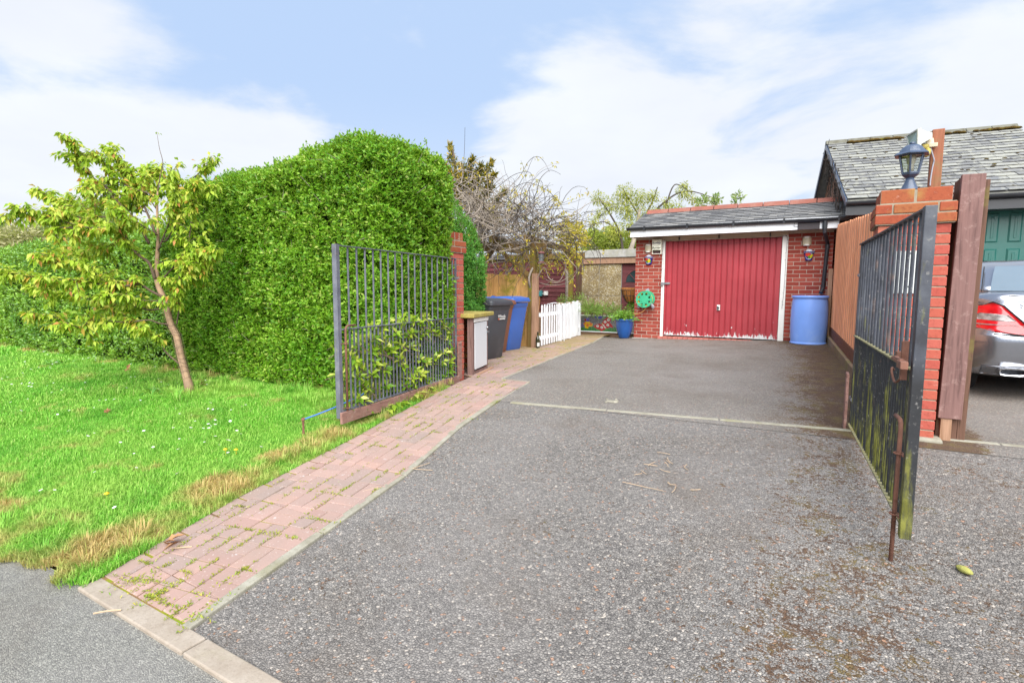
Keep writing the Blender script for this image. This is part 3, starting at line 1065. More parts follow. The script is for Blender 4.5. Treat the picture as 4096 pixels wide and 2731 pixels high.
# (y0, y1, left line, right line), following the bends of both edges
brk = sorted({1.135, 5.53} | {p[1] for p in PATH_L if 1.2 < p[1] < 5.45} | {p[1] for p in EDGE_LOW if 1.2 < p[1] < 5.45})
region_clip = [(a_, b_, ((xpath(a_), a_), (xpath(b_), b_)), ((xedge(a_), a_), (xedge(b_), b_))) for a_, b_ in zip(brk[:-1], brk[1:])]
region_clip += [
    (5.53, 8.9, ((-3.80, 5.53), (-6.2, 6.2)), ((-3.376, 5.53), (-3.80, 8.9))),
    (8.9, 12.1, ((-5.6, 8.9), (-5.6, 12.1)), ((-3.80, 8.9), (-4.40, 12.1))),
]
for (y0, y1, Ll, Lr) in region_clip:
    for i in range(-22, 6):
        for j in range(-3, 58):
            a0, b0 = i * S + random.uniform(-.002, .002), j * S
            if (i + j) % 2:
                rects = [(a0, b0, a0 + S / 2, b0 + S), (a0 + S / 2, b0, a0 + S, b0 + S)]
            else:
                rects = [(a0, b0, a0 + S, b0 + S / 2), (a0, b0 + S / 2, a0 + S, b0 + S)]
            for (p, q, r_, s_) in rects:
                poly = [loc2w(p, q), loc2w(r_, q), loc2w(r_, s_), loc2w(p, s_)]
                ymid = sum(t[1] for t in poly) / 4
                if ymid < y0 - .3 or ymid > y1 + .3:
                    continue
                poly = clip(poly, (-20, y0), (20, y0))
                if poly:
                    poly = clip(poly, (20, y1), (-20, y1))
                if poly:
                    poly = clip(poly, Lr[0], Lr[1])
                if poly and y0 < 5:
                    # leave room for the border course on the lawn side
                    poly = clip(poly, (Ll[1][0] + .102, Ll[1][1]), (Ll[0][0] + .102, Ll[0][1]))
                elif poly:
                    poly = clip(poly, Ll[1], Ll[0])
                if poly:
                    block(pv, poly)
# border course of stretchers along the lawn
t = 1.14
while t < 5.4:
    p0, p1 = (xpath(t), t), (xpath(t + .205), t + .205)
    t = max(t, 1.14)
    block(pv, [p0, (p0[0] + .1, p0[1]), (p1[0] + .1, p1[1]), p1], -.002)
    t += .209
tag(pv.build('brick_path', MAT['paver']), kind='structure')
sheet('path_bed', seq(1.1, 12.3, .4), lambda y: xpath(y) if y < 5.5 else max(-6.2, -3.78 - (y - 5.5) * 3), lambda y: (xedge(y) - .03 if y < 5.15 else xedge_up(min(max(y, 5.6), 11.5)) - .03), MAT['joint'], .010, 8)

# ------------------------------------------------------------------ grass
def in_lawn(x, y):
    front = np.where(x > -3.6, 1.05 - (x + 3.0) * -.15, .96 - (x + 3.6) * -.12) + .035 * np.sin(x * 9.0) + .03 * np.sin(x * 23.0 + 1)
    edge = np.interp(y, [p[1] for p in PATH_L], [p[0] for p in PATH_L])
    return (x < edge + .01) & (y > front + 0.0) & (y < 4.5)


vgz = np.vectorize(gz)


def blades(n, x0, x1, y0, y1, L, Wd, seed):
    r = np.random.default_rng(seed)
    x, y = r.uniform(x0, x1, n), r.uniform(y0, y1, n)
    k = in_lawn(x, y)
    x, y = x[k], y[k]
    P = np.stack([x, y, np.zeros_like(x)], 1)
    clump = smooth_noise3(P, seed + 1, 5.0)
    keep = r.uniform(0, 1, len(x)) < .62 + .5 * clump
    x, y, clump = x[keep], y[keep], clump[keep]
    z = vgz(x, y) + .008
    n = len(x)
    a = r.uniform(0, 2 * np.pi, n)
    h = L * r.uniform(.5, 1.25, n) * (1 + .55 * clump)
    lean = r.uniform(.3, 1.3, n)
    dirx, diry = np.cos(a), np.sin(a)
    w_ = Wd * r.uniform(.6, 1.2, n)
    sx, sy = -diry * w_ / 2, dirx * w_ / 2
    b0 = np.stack([x, y, z], 1)
    s_ = np.stack([sx, sy, np.zeros(n)], 1)
    mid = b0 + np.stack([dirx * h * lean * .35, diry * h * lean * .35, h * .62], 1)
    tip = b0 + np.stack([dirx * h * lean, diry * h * lean, h * (1.0 - .25 * lean)], 1)
    V = np.stack([b0 - s_, b0 + s_, mid + s_ * .7, mid - s_ * .7, tip], 1).reshape(-1, 3)
    i = np.arange(n)[:, None] * 5
    T = np.concatenate([i + [[0, 1, 2]], i + [[0, 2, 3]], i + [[3, 2, 4]]], 1).reshape(-1, 3)
    return V, T


parts = [blades(230000, -6.6, -2.8, .85, 4.4, .040, .0046, 1), blades(90000, -10.5, -6.6, .8, 4.5, .046, .0080, 2), blades(36000, -18, -10.5, .8, 4.5, .06, .015, 3), blades(26000, -6.5, -2.9, .84, 1.25, .040, .0044, 7)]
# longer tufts along the path and round the gate stake
r_ = np.random.default_rng(5)
tp = []
for k in range(90):
    y = r_.uniform(1.15, 5.0)
    tp.append((float(xpath(y)) - abs(r_.normal(0, .16)) - .02, y, r_.uniform(.06, .12)))
for k in range(46):
    tp.append((-3.0 - r_.uniform(0, 1.9), 1.1 + r_.uniform(-.06, .25), r_.uniform(.05, .10)))
for k in range(70):
    tp.append((r_.uniform(-5.4, -3.6), r_.uniform(3.6, 4.25), r_.uniform(.07, .13)))
for k in range(40):
    tp.append((-6.5 + r_.normal(0, .35), 3.5 + r_.normal(0, .25), r_.uniform(.08, .16)))
for k in range(90):
    tp.append((r_.uniform(-12, -5), r_.uniform(3.7, 4.25), r_.uniform(.06, .12)))
VV, TT = [], []
for (x, y, h) in tp:
    n = 34
    rad = r_.uniform(.03, .09)
    a = r_.uniform(0, 6.28, n)
    rr = rad * np.sqrt(r_.uniform(0, 1, n))
    bx, by = x + rr * np.cos(a), y + rr * np.sin(a)
    hh = h * r_.uniform(.5, 1.2, n)
    out_ = r_.uniform(.2, .9, n)
    w_ = .0055
    b0 = np.stack([bx, by, np.array([gz(p, q) for p, q in zip(bx, by)]) + .005], 1)
    dr = np.stack([np.cos(a), np.sin(a), 0 * a], 1)
    sd = np.stack([-np.sin(a), np.cos(a), 0 * a], 1) * w_ / 2
    mid = b0 + dr * (hh * out_ * .35)[:, None] + np.array([0, 0, 1]) * (hh * .65)[:, None]
    tip = b0 + dr * (hh * out_)[:, None] + np.array([0, 0, 1]) * (hh * (1 - .3 * out_))[:, None]
    V = np.stack([b0 - sd, b0 + sd, mid + sd * .7, mid - sd * .7, tip], 1).reshape(-1, 3)
    i = np.arange(n)[:, None] * 5
    VV.append(V)
    TT.append(np.concatenate([i + [[0, 1, 2]], i + [[0, 2, 3]], i + [[3, 2, 4]]], 1).reshape(-1, 3))
parts += list(zip(VV, TT))


def merge(parts_):
    off, Vs, Ts = 0, [], []
    for V, T in parts_:
        Vs.append(V)
        Ts.append(T + off)
        off += len(V)
    return np.concatenate(Vs), np.concatenate(Ts)


V, T = merge(parts)
tag(fast('grass', V, T, MAT['grass']), kind='stuff')

# weeds and moss tufts sitting in the joints of the path
r_ = np.random.default_rng(8)
VV = []
spots = []
for k in range(230):
    y = 1.15 + 8.5 * r_.uniform(0, 1) ** 1.5
    xl_ = xpath(y) if y < 5.5 else -4.6
    xr_ = xedge(y) if y < 5.53 else xedge_up(y)
    spots.append((xl_ + (xr_ - xl_) * r_.uniform(.1, 1.02), y))
for k in range(16):
    q = r_.uniform(0, 1)
    spots.append((-2.9 + .72 * q, 1.16 + r_.uniform(0, .05)))
for (x, y) in spots:
    n = r_.integers(10, 34)
    ln = r_.uniform(.02, .07)
    al = r_.uniform(0, 1) < .6
    qa, qb = (x + 2.2) * ca + (y - 1.1) * sa, -(x + 2.2) * sa + (y - 1.1) * ca
    if y > 1.25:
        if al:
            qa = round(qa / (S / 2)) * S / 2
        else:
            qb = round(qb / (S / 2)) * S / 2
        x, y = loc2w(qa, qb)
    da, db = r_.normal(0, ln * (.16 if al else 1), n), r_.normal(0, ln * (1 if al else .16), n)
    bx, by = x + da * ca - db * sa, y + da * sa + db * ca
    D = r_.normal(size=(n, 3)) * np.array([1, 1, .3]) + np.array([0, 0, .5])
    P = np.stack([bx, by, np.array([gz(p, q) for p, q in zip(bx, by)]) + .016], 1)
    VV.append(leaves(P, D, np.tile([0, 0, 1.0], (n, 1)) + r_.normal(size=(n, 3)) * .3, r_.uniform(.010, .024, n), .006))
V, T = merge(VV)
tag(fast('joint_weeds', V, T, MAT['weed']), kind='stuff')

# daisies: little white discs scattered in drifts over the lawn
r_ = np.random.default_rng(21)
ds = []
drifts = [(-4.35, 2.4, .35, 14), (-4.9, 2.9, .5, 16), (-4.2, 2.0, .5, 10), (-5.6, 2.4, .7, 14), (-9.5, 3.3, 1.3, 60), (-8.2, 2.6, 1.0, 34), (-11.5, 3.2, 1.6, 50), (-6.8, 2.4, .9, 16), (-3.9, 1.6, .4, 5), (-7.2, 3.4, .6, 14)]
for (cx, cy, sd, n) in drifts:
    for k in range(n):
        ds.append((cx + r_.normal(0, sd), min(cy + r_.normal(0, sd * .55), 4.0)))
mb = MB()
for (x, y) in ds:
    if not in_lawn(np.array([x - .08]), np.array([y]))[0]:
        continue
    z = gz(x, y) + r_.uniform(.04, .07)
    r0 = r_.uniform(.008, .013)
    tl = r_.uniform(-.4, .4, 2)
    ring = [(x + r0 * math.cos(a), y + r0 * math.sin(a), z + r0 * (tl[0] * math.cos(a) + tl[1] * math.sin(a))) for a in np.linspace(0, 2 * math.pi, 9)[:-1]]
    mb.add(ring, [tuple(range(8))], 0)
    ring = [(x + r0 * .35 * math.cos(a), y + r0 * .35 * math.sin(a), z + .0025) for a in np.linspace(0, 2 * math.pi, 7)[:-1]]
    mb.add(ring, [tuple(range(6))], 1)
tag(mb.build('daisies', [MAT['petal'], MAT['dandelion']]), kind='stuff')

for i, (u, v, lb) in enumerate([(245, 1134, 'yellow dandelion in the turf nearest the pavement'), (542, 1033, 'yellow dandelion beside the dry patch on the path edge'),
                                (932 / 1344 * 1300 / K, (1380 + 432 * .967) / K, 'round yellow dandelion in the middle of the lawn')]):
    d = ray(u, v)
    p = d
    for zz in np.linspace(-1.0, -1.45, 300):
        p = d * (zz / d[2])
        if zz <= gz(p[0], p[1]) + .05:
            break
    mb = MB()
    for q in range(3):
        mb.lathe([(.004, 0), (.016 - .003 * q, .002 + .003 * q), (.015 - .004 * q, .005 + .003 * q)], p, 12)
    mb.tube([p - np.array([0, 0, .05]), p], .0015, 5)
    tag(mb.build('dandelion', MAT['dandelion']), lb, 'flower', 'dandelions in the lawn')
# ------------------------------------------------------------------ brick laying
def brick_ring(mb, x0, x1, y0, y1, z0, courses, ch, bl=.225, jt=.010, odd=0, jit=.0015):
    """four-sided pier, pinwheel-free bond: rows swap which faces run through"""
    for c in range(courses):
        za, zb = z0 + c * ch + jt / 2, z0 + (c + 1) * ch - jt / 2
        t = .1025

        def run(axis, a, b_, fixed0, fixed1, shift):
            L = b_ - a
            n = max(1, round(L / bl))
            if n == 1 and L > .17:
                cuts = [a, b_]
            else:
                step = L / n
                cuts = [a] + [a + step * k for k in range(1, n)] + [b_]
                if shift and n >= 2:
                    cuts = [a, a + step / 2] + [a + step * (k + .5) for k in range(1, n)] + [b_]
            for p, q in zip(cuts[:-1], cuts[1:]):
                j = random.uniform(-jit, jit)
                if axis == 'x':
                    mb.box(p + jt / 2, q - jt / 2, fixed0 + j, fixed1 + j, za, zb)
                else:
                    mb.box(fixed0 + j, fixed1 + j, p + jt / 2, q - jt / 2, za, zb)
        if (c + odd) % 2 == 0:
            run('x', x0 - jt / 2, x1 + jt / 2, y0, y0 + t, False)
            run('x', x0 - jt / 2, x1 + jt / 2, y1 - t, y1, False)
            run('y', y0 + t + jt / 2, y1 - t - jt / 2, x0, x0 + t, True)
            run('y', y0 + t + jt / 2, y1 - t - jt / 2, x1 - t, x1, True)
        else:
            run('y', y0 - jt / 2, y1 + jt / 2, x0, x0 + t, False)
            run('y', y0 - jt / 2, y1 + jt / 2, x1 - t, x1, False)
            run('x', x0 + t + jt / 2, x1 - t - jt / 2, y0, y0 + t, True)
            run('x', x0 + t + jt / 2, x1 - t - jt / 2, y1 - t, y1, True)


def brick_face(mb, x0, x1, y, z0, z1, ch, t=.1, jt=.010, bl=.225, phase=0.0):
    """stretcher bond facing -Y between x0 and x1"""
    n = int(round((z1 - z0) / ch))
    ch = (z1 - z0) / n
    for c in range(n):
        za, zb = z0 + c * ch + jt / 2, z0 + (c + 1) * ch - jt / 2
        a = x0 - (bl / 2 if c % 2 else 0) - phase
        while a < x1 - .02:
            p, q = max(a, x0), min(a + bl, x1)
            if q - p > .03:
                j = random.uniform(-.0015, .0015)
                mb.box(p + (jt / 2 if p > x0 else 0), q - (jt / 2 if q < x1 else 0), y + j, y + t + j, za, zb)
            a += bl


# ------------------------------------------------------------------ garage
GY = 11.5
gx0, gx1 = -3.56, .13
fr_l, fr_r = PY(2651 / K, 963 / K, GY)[0], PY(3154.7 / K, 933 / K, GY)[0]       # outside of the door frame
d_l, d_r = -2.918, -.719
d_b, d_t = -.972, 1.003
gr = thing('garage', 'single brick garage with a red up-and-over door and slate roof', 'garage', (-1.8, GY, gz(-1.8, GY)))
eave_y = 11.12
z_soff = PY(2533 / K, 957 / K, 11.3)[2]
zf0 = PY(2523.3 / K, 949.8 / K, eave_y)[2]
zf1 = zf0 + .20
core = MB()
zt = zf0 + .02
core.box(gx0 + .004, fr_l - .002, GY + .006, GY + .25, -1.3, zt)
core.box(fr_r + .002, gx1 - .004, GY + .006, GY + .25, -1.3, zt)
core.box(gx0 + .004, gx0 + .11, GY + .25, 16.5, -1.3, zt)
core.box(gx1 - .11, gx1 - .004, GY + .25, 16.5, -1.3, zt)
core.box(gx0 + .11, gx1 - .11, 16.4, 16.5, -1.3, zt)
bw = core.build('wall', MAT['mortar'], gr)
mb = MB()
ch = .0755
zb0 = PY(2535 / K, 1349 / K, GY)[2] - .0
nc = round((zt - .03 - zb0) / ch)
brick_face(mb, gx0, fr_l - .004, GY, zb0, zb0 + nc * ch, ch, phase=.05)
mb.build('brickwork', MAT['brick'], bw, bevel=.003, segs=1)
mb = MB()
brick_face(mb, fr_r + .004, gx1, GY, zb0, zb0 + nc * ch, ch, phase=.12)
mb.build('brickwork', MAT['brick'], bw, bevel=.003, segs=1)
mb = MB()
mb.box(gx0 - .03, fr_l - .01, GY - .05, GY + .1, -1.3, zb0 - .003)
mb.build('footing', MAT['fascia_concrete'], bw, bevel=.01)
mb = MB()
mb.box(fr_r + .01, gx1 + .03, GY - .05, GY + .1, -1.3, zb0 - .003)
mb.build('footing', MAT['fascia_concrete'], bw, bevel=.01)
# door frame, threshold
mb = MB()
mb.box(fr_l + .02, fr_r - .02, GY + .055, GY + .085, -1.0, zt + .05)  # added dark filler behind the door, keeps daylight from showing above it
mb.build('light_stop', MAT['black_matt'], gr)
mb = MB()
mb.box(fr_l, d_l - .008, GY - .012, GY + .1, -1.02, d_t + .03)
mb.build('door_jamb', MAT['offwhite'], gr, bevel=.004)
mb = MB()
mb.box(d_r + .008, fr_r, GY - .012, GY + .1, -1.02, d_t + .03)
mb.build('door_jamb', MAT['offwhite'], gr, bevel=.004)
mb = MB()
mb.box(fr_l - .0, fr_r + .0, GY - .014, GY + .05, d_t + .031, zt)
mb.box(d_l - .006, d_r + .006, GY + .002, GY + .05, d_t + .003, d_t + .030)
mb.build('lintel_board', MAT['cream'], gr, bevel=.004)
mb = MB()
mb.box(gx0 - .06, gx1 + .22, eave_y + .02, GY + .2, zf0 + .022, zf0 + .034)
mb.build('soffit', MAT['cream'], gr)
mb = MB()
x = fr_l - .03
while x < fr_r:
    mb.box(x + .004, x + .101, GY - .10, GY + .06, -1.2, d_b - .028 + random.uniform(-.002, .002))
    x += .105
mb.build('threshold', MAT['brick_threshold'], gr, bevel=.006)
# up-and-over door: pressed vertical ribs
dm = MB()
pr = []
nr = 20
pitch = (d_r - d_l - .03) / nr
x = d_l + .015
pts = [(d_l, GY + .012)]
for k in range(nr):
    pts += [(x + .010, GY + .012), (x + .020, GY + .030), (x + .030, GY + .030), (x + .040, GY + .012)]
    x += pitch
pts.append((d_r, GY + .012))
for zz in (d_b, d_b + .35, d_b + .9, d_b + 1.5, d_t):
    pr.append([(px, py, zz) for px, py in pts])
n = len(pts)
vs = [p for row in pr for p in row]
fs = [(j * n + i, j * n + i + 1, (j + 1) * n + i + 1, (j + 1) * n + i) for j in range(4) for i in range(n - 1)]
dm.add(vs, fs)
dm.box(d_l, d_r, GY + .035, GY + .05, d_b, d_t)
door = dm.build('garage_door', MAT['reddoor'], gr)
mb = MB()
hx, _, hz = PY(1650, 707, GY)
mb.box(hx - .03, hx + .03, GY - .004, GY + .02, hz - .05, hz + .06, 1)
mb.lathe([(.016, 0), (.020, .01), (.012, .03)], (hx, GY - .01, hz - .01), 14)
mb.bar((hx - .012, GY - .035, hz + .03), (hx + .002, GY - .035, hz - .06), .022, .022, (0, 1, 0))
mb.build('handle', [MAT['black_plastic'], MAT['offwhite']], door, bevel=.003)
mb = MB()
lx, _, lz = PY((2400 + 600 / 2.352) / K, (750 + 903 / 2.352) / K, GY)
mb.box(lx - .055, lx + .135, GY - .024, GY - .012, lz - .02, lz + .022)
mb.box(lx - .055, lx + .0, GY - .045, GY - .024, lz - .045, lz + .025)
mb.lathe([(.012, 0), (.012, .03)], (lx - .02, GY - .05, lz - .07), 10)
mb.build('hasp', MAT['steel'], door, bevel=.003)
# roof
rx0, rx1 = -3.62, .30
e_z = PY(2514.8 / K, 910.7 / K, eave_y)[2]
ry = 12.33
r_z = PY(2578.6 / K, 852 / K, ry)[2]
sl_ = (r_z - e_z) / (ry - eave_y)
rf = MB()
rf.prism([(rx0, eave_y + .02, e_z - .03), (rx0, ry, r_z - .03), (rx0, 16.6, r_z - .45), (rx0, 16.6, r_z - .5), (rx0, ry, r_z - .09), (rx0, eave_y + .02, e_z - .06)], (rx1 - rx0, 0, 0))
roof = rf.build('roof', MAT['slate'], gr)
sm = MB()


def slate_course(mb, x0, x1, nrow, ww, pos, tilt_vec, normal, up_len, jitter=.004, thick=.006, xdir=None):
    """rows of separate slates; pos(t) gives the line start of row t in 0..1"""
    for rw in range(nrow):
        a = x0 - (ww / 2 if rw % 2 else 0) + random.uniform(-.01, .01)
        while a < x1 - .01:
            p, q = max(a, x0), min(a + ww - .008, x1)
            if q - p > .02:
                base, upv = pos(rw)
                j = random.uniform(0, jitter)
                lift = .024 + j
                c0 = base + xdir * p + normal * lift
                c1 = base + xdir * q + normal * (lift + random.uniform(-.003, .003))
                d0, d1 = c0 + upv * up_len - normal * (lift - .004), c1 + upv * up_len - normal * (lift - .004)
                off = -normal * thick
                mb.add([c0, c1, d1, d0, c0 + off, c1 + off, d1 + off, d0 + off], [(0, 1, 2, 3), (4, 7, 6, 5), (0, 4, 5, 1), (1, 5, 6, 2), (2, 6, 7, 3), (3, 7, 4, 0)])
            a += ww


upv = np.array([0, ry - eave_y, r_z - e_z])
Ls = np.linalg.norm(upv)
upv = upv / Ls
nv = np.array([0, -upv[2], upv[1]])
NR = 10
slate_course(sm, rx0, rx1, NR, .255, lambda k: (np.array([0, eave_y, e_z]) + upv * (Ls * k / NR) - nv * .03, upv), upv, nv, Ls / NR + .06, xdir=np.array([1.0, 0, 0]))
sm.build('slates', MAT['slate'], roof)
rt = MB()
nt_ = 8
for k in range(nt_):
    xa = rx0 + .06 + (rx1 - rx0 - .06) * k / nt_
    xb = rx0 + .06 + (rx1 - rx0 - .06) * (k + 1) / nt_ - .012
    j = random.uniform(-.004, .004)
    rt.prism([(xa, ry - .11, r_z - .045 + j), (xa, ry - .02, r_z + .055 + j), (xa, ry + .03, r_z + .06 + j), (xa, ry + .12, r_z - .03 + j)], (xb - xa, 0, 0))
rt.build('ridge', MAT['ridge_tile'], roof, bevel=.01)
mb = MB()
mb.box(rx0 + .05, PY((2400 + 1860 / 2.352) / K, 900 / K, eave_y)[0], eave_y, eave_y + .02, zf0, zf1)
fx1 = PY((2400 + 1860 / 2.352) / K, 900 / K, eave_y)[0]
mb.box(fx1 + .001, .19, eave_y + .002, eave_y + .02, zf0, zf1)
fas = mb.build('fascia', MAT['white'], gr, bevel=.003)
mb = MB()
mb.prism([(rx0 + .055, eave_y + .022, zf0 + .01), (rx0 + .055, eave_y + .022, e_z - .065), (rx0 + .055, ry, r_z - .1), (rx0 + .055, GY + .2, zf0 + .01)], (.018, 0, 0))
mb.build('bargeboard', MAT['white'], gr)
mb = MB()                                              # half round gutter
gyc, gzc, R = eave_y - .040, e_z - .012, .062
prof = [(math.cos(a), math.sin(a)) for a in np.linspace(math.pi, 2 * math.pi, 9)]
secs = [(rx0 - .01), (rx1 + .06)]
vs = [(xx, gyc + R * c, gzc - .004 * (xx - rx0) + R * s) for xx in secs for c, s in prof]
vs += [(xx, gyc + (R - .006) * c, gzc - .004 * (xx - rx0) + (R - .006) * s) for xx in secs for c, s in prof]
fs = [(i, i + 1, 9 + i + 1, 9 + i) for i in range(8)] + [(18 + i, 27 + i, 27 + i + 1, 18 + i + 1) for i in range(8)]
fs += [(0, 9, 27, 18), (8, 26, 35, 17), tuple(range(9)), tuple(range(9, 18))]
mb.add(vs, fs)
for k in range(5):
    xx = rx0 + .35 + k * .86
    mb.box(xx, xx + .03, gyc - .056, gyc + .05, gzc - .068, gzc + .012)
mb.build('gutter', MAT['black_plastic'], gr)
dpx = PY(3300 / K, 900 / K, eave_y)[0]
q0 = np.array([dpx, gyc, gzc - .05])
p2 = PY(3310 / K, 985 / K, GY - .06)
p3 = PY(3292 / K, 1150 / K, GY - .06)
p4 = PY(3283 / K, 1172 / K, GY - .14)
mb = MB()
mb.tube([q0, q0 - np.array([0, 0, .16])], .036, 14)
mb.tube([q0 - np.array([0, 0, .14]), q0 - np.array([0, 0, .2]), p2 + np.array([0, 0, .05]), p2, p3, p4], .033, 14)
mb.tube([p2 + np.array([0, 0, .03]), p2 - np.array([0, 0, .04])], .038, 14)
mb.tube([p3 + np.array([0, 0, .06]), p3 + np.array([0, 0, .0])], .038, 14)
mb.tube([q0 - np.array([0, 0, .06]), q0 - np.array([0, 0, .13])], .041, 14)
mb.build('downpipe', MAT['black_plastic'], gr, smooth=False)

# things fixed to the garage
mb = MB()
xa, xb = PY((2400 + 1862 / 2.352) / K, 905 / K, eave_y)[0], PY((2400 + 2068 / 2.352) / K, 900 / K, eave_y)[0]
mb.box(xa, xb, eave_y - .022, eave_y - .002, zf0 - .005, zf1 - .02)
o = tag(mb.build('solar_panel', MAT['dark_mesh'], bevel=.004), 'dark rectangular panel fixed to the white fascia beside the downpipe', 'panel')
mb = MB()
mb.tube([(xa + .01, eave_y - .01, zf1 - .05), (xa - .06, eave_y - .02, zf1 - .04), (xa - .06, eave_y - .02, zf0 + .06), (xa, eave_y - .012, zf0 + .05)], .004, 6)
mb.build('cable', MAT['black_plastic'], o)


def at_wall(u, v, dy=0.0):
    return PY(u / K, v / K, GY - dy)


def alarm():
    a, b_ = at_wall(2540 + 775 / 11.2, 940 + 205 / 11.2, .07), at_wall(2540 + 1165 / 11.2, 940 + 850 / 11.2, .07)
    x0, x1, z0, z1 = a[0], b_[0], b_[2], a[2]
    t = thing('alarm_box', 'cream alarm box with printed lettering on the brickwork by the door frame', 'alarm', ((x0 + x1) / 2, GY, z0))
    mb = MB()
    mb.box(x0, x1, GY - .07, GY, z0 + .085 * (z1 - z0) / .3, z1)
    mb.box(x0, x0 + .012, GY - .07, GY, z0, z0 + .084 * (z1 - z0) / .3)
    mb.box(x1 - .012, x1, GY - .07, GY, z0, z0 + .084 * (z1 - z0) / .3)
    mb.box(x0 + .012, x1 - .012, GY - .07, GY - .05, z0, z0 + .012)
    mb.build('casing', MAT['alarm'], t, bevel=.003)
    mb = MB()
    mb.box(x0 + .013, x1 - .013, GY - .045, GY - .002, z0 + .013, z0 + .083 * (z1 - z0) / .3)
    mb.build('siren_grille', plain('plum grille', sr(86, 50, 60), .7), t)
    cx, h = (x0 + x1) / 2 - .008, z1 - z0
    mb = MB()
    ring = [(cx + .36 * (x1 - x0) * math.cos(a_), GY - .0715, z1 - h * .24 + .36 * (x1 - x0) * math.sin(a_)) for a_ in np.linspace(0, 2 * math.pi, 33)]
    mb.tube(ring, .0016, 5)
    mb.build('emblem', MAT['ink_grey'], t)
    for s_, zz, m_ in (('Anglian', .24, 'ink_grey'), ('Burglar', .575, 'ink'), ('Alarms', .775, 'ink')):
        M_ = frame_matrix((cx, GY - .0712, z1 - h * zz), (1, 0, 0), (0, 0, 1), (0, -1, 0))
        text_obj(s_, .062, MAT[m_], t, M_, shear=.25)


alarm()


def wall_lamp(u0, v0, u1, v1, label):
    a, b_ = at_wall(u0, v0, .05), at_wall(u1, v1, .05)
    cx, w2, z0, z1 = (a[0] + b_[0]) / 2, abs(b_[0] - a[0]) / 2, b_[2], a[2]
    t = thing('wall_light', label, 'wall light', (cx, GY, z0), 0, 'bulkhead lights on the garage front')
    mb = MB()
    mb.lathe([(w2 * .94, z0 + .015), (w2, z0 + .03), (w2, z1 - .03), (w2 * .94, z1 - .015)], (cx, GY - .005, 0), 20, 0, math.pi, 2 * math.pi, 1, .75)
    mb.build('glass_shade', MAT['lamp_cream'], t, smooth=False)
    for zz in (z0, z1 - .028):
        mb = MB()
        mb.lathe([(w2 * .62, zz), (w2 * .66, zz + .003), (w2 * .66, zz + .025), (w2 * .62, zz + .028)], (cx, GY - .022, 0), 16, 0, math.pi, 2 * math.pi, 1, 1.0)
        mb.box(cx - w2 * .7, cx + w2 * .7, GY - .026, GY, zz, zz + .028)
        mb.build('end_cap', MAT['offwhite'], t)


wall_lamp(2578, 977.5, 2603.5, 1009, 'cream wall light left of the alarm box on the garage')
wall_lamp(3140 + 605 / 8.71, 900 + 400 / 8.71, 3140 + 915 / 8.71, 900 + 715 / 8.71, 'cream wall light on the brickwork above the blue barrel')


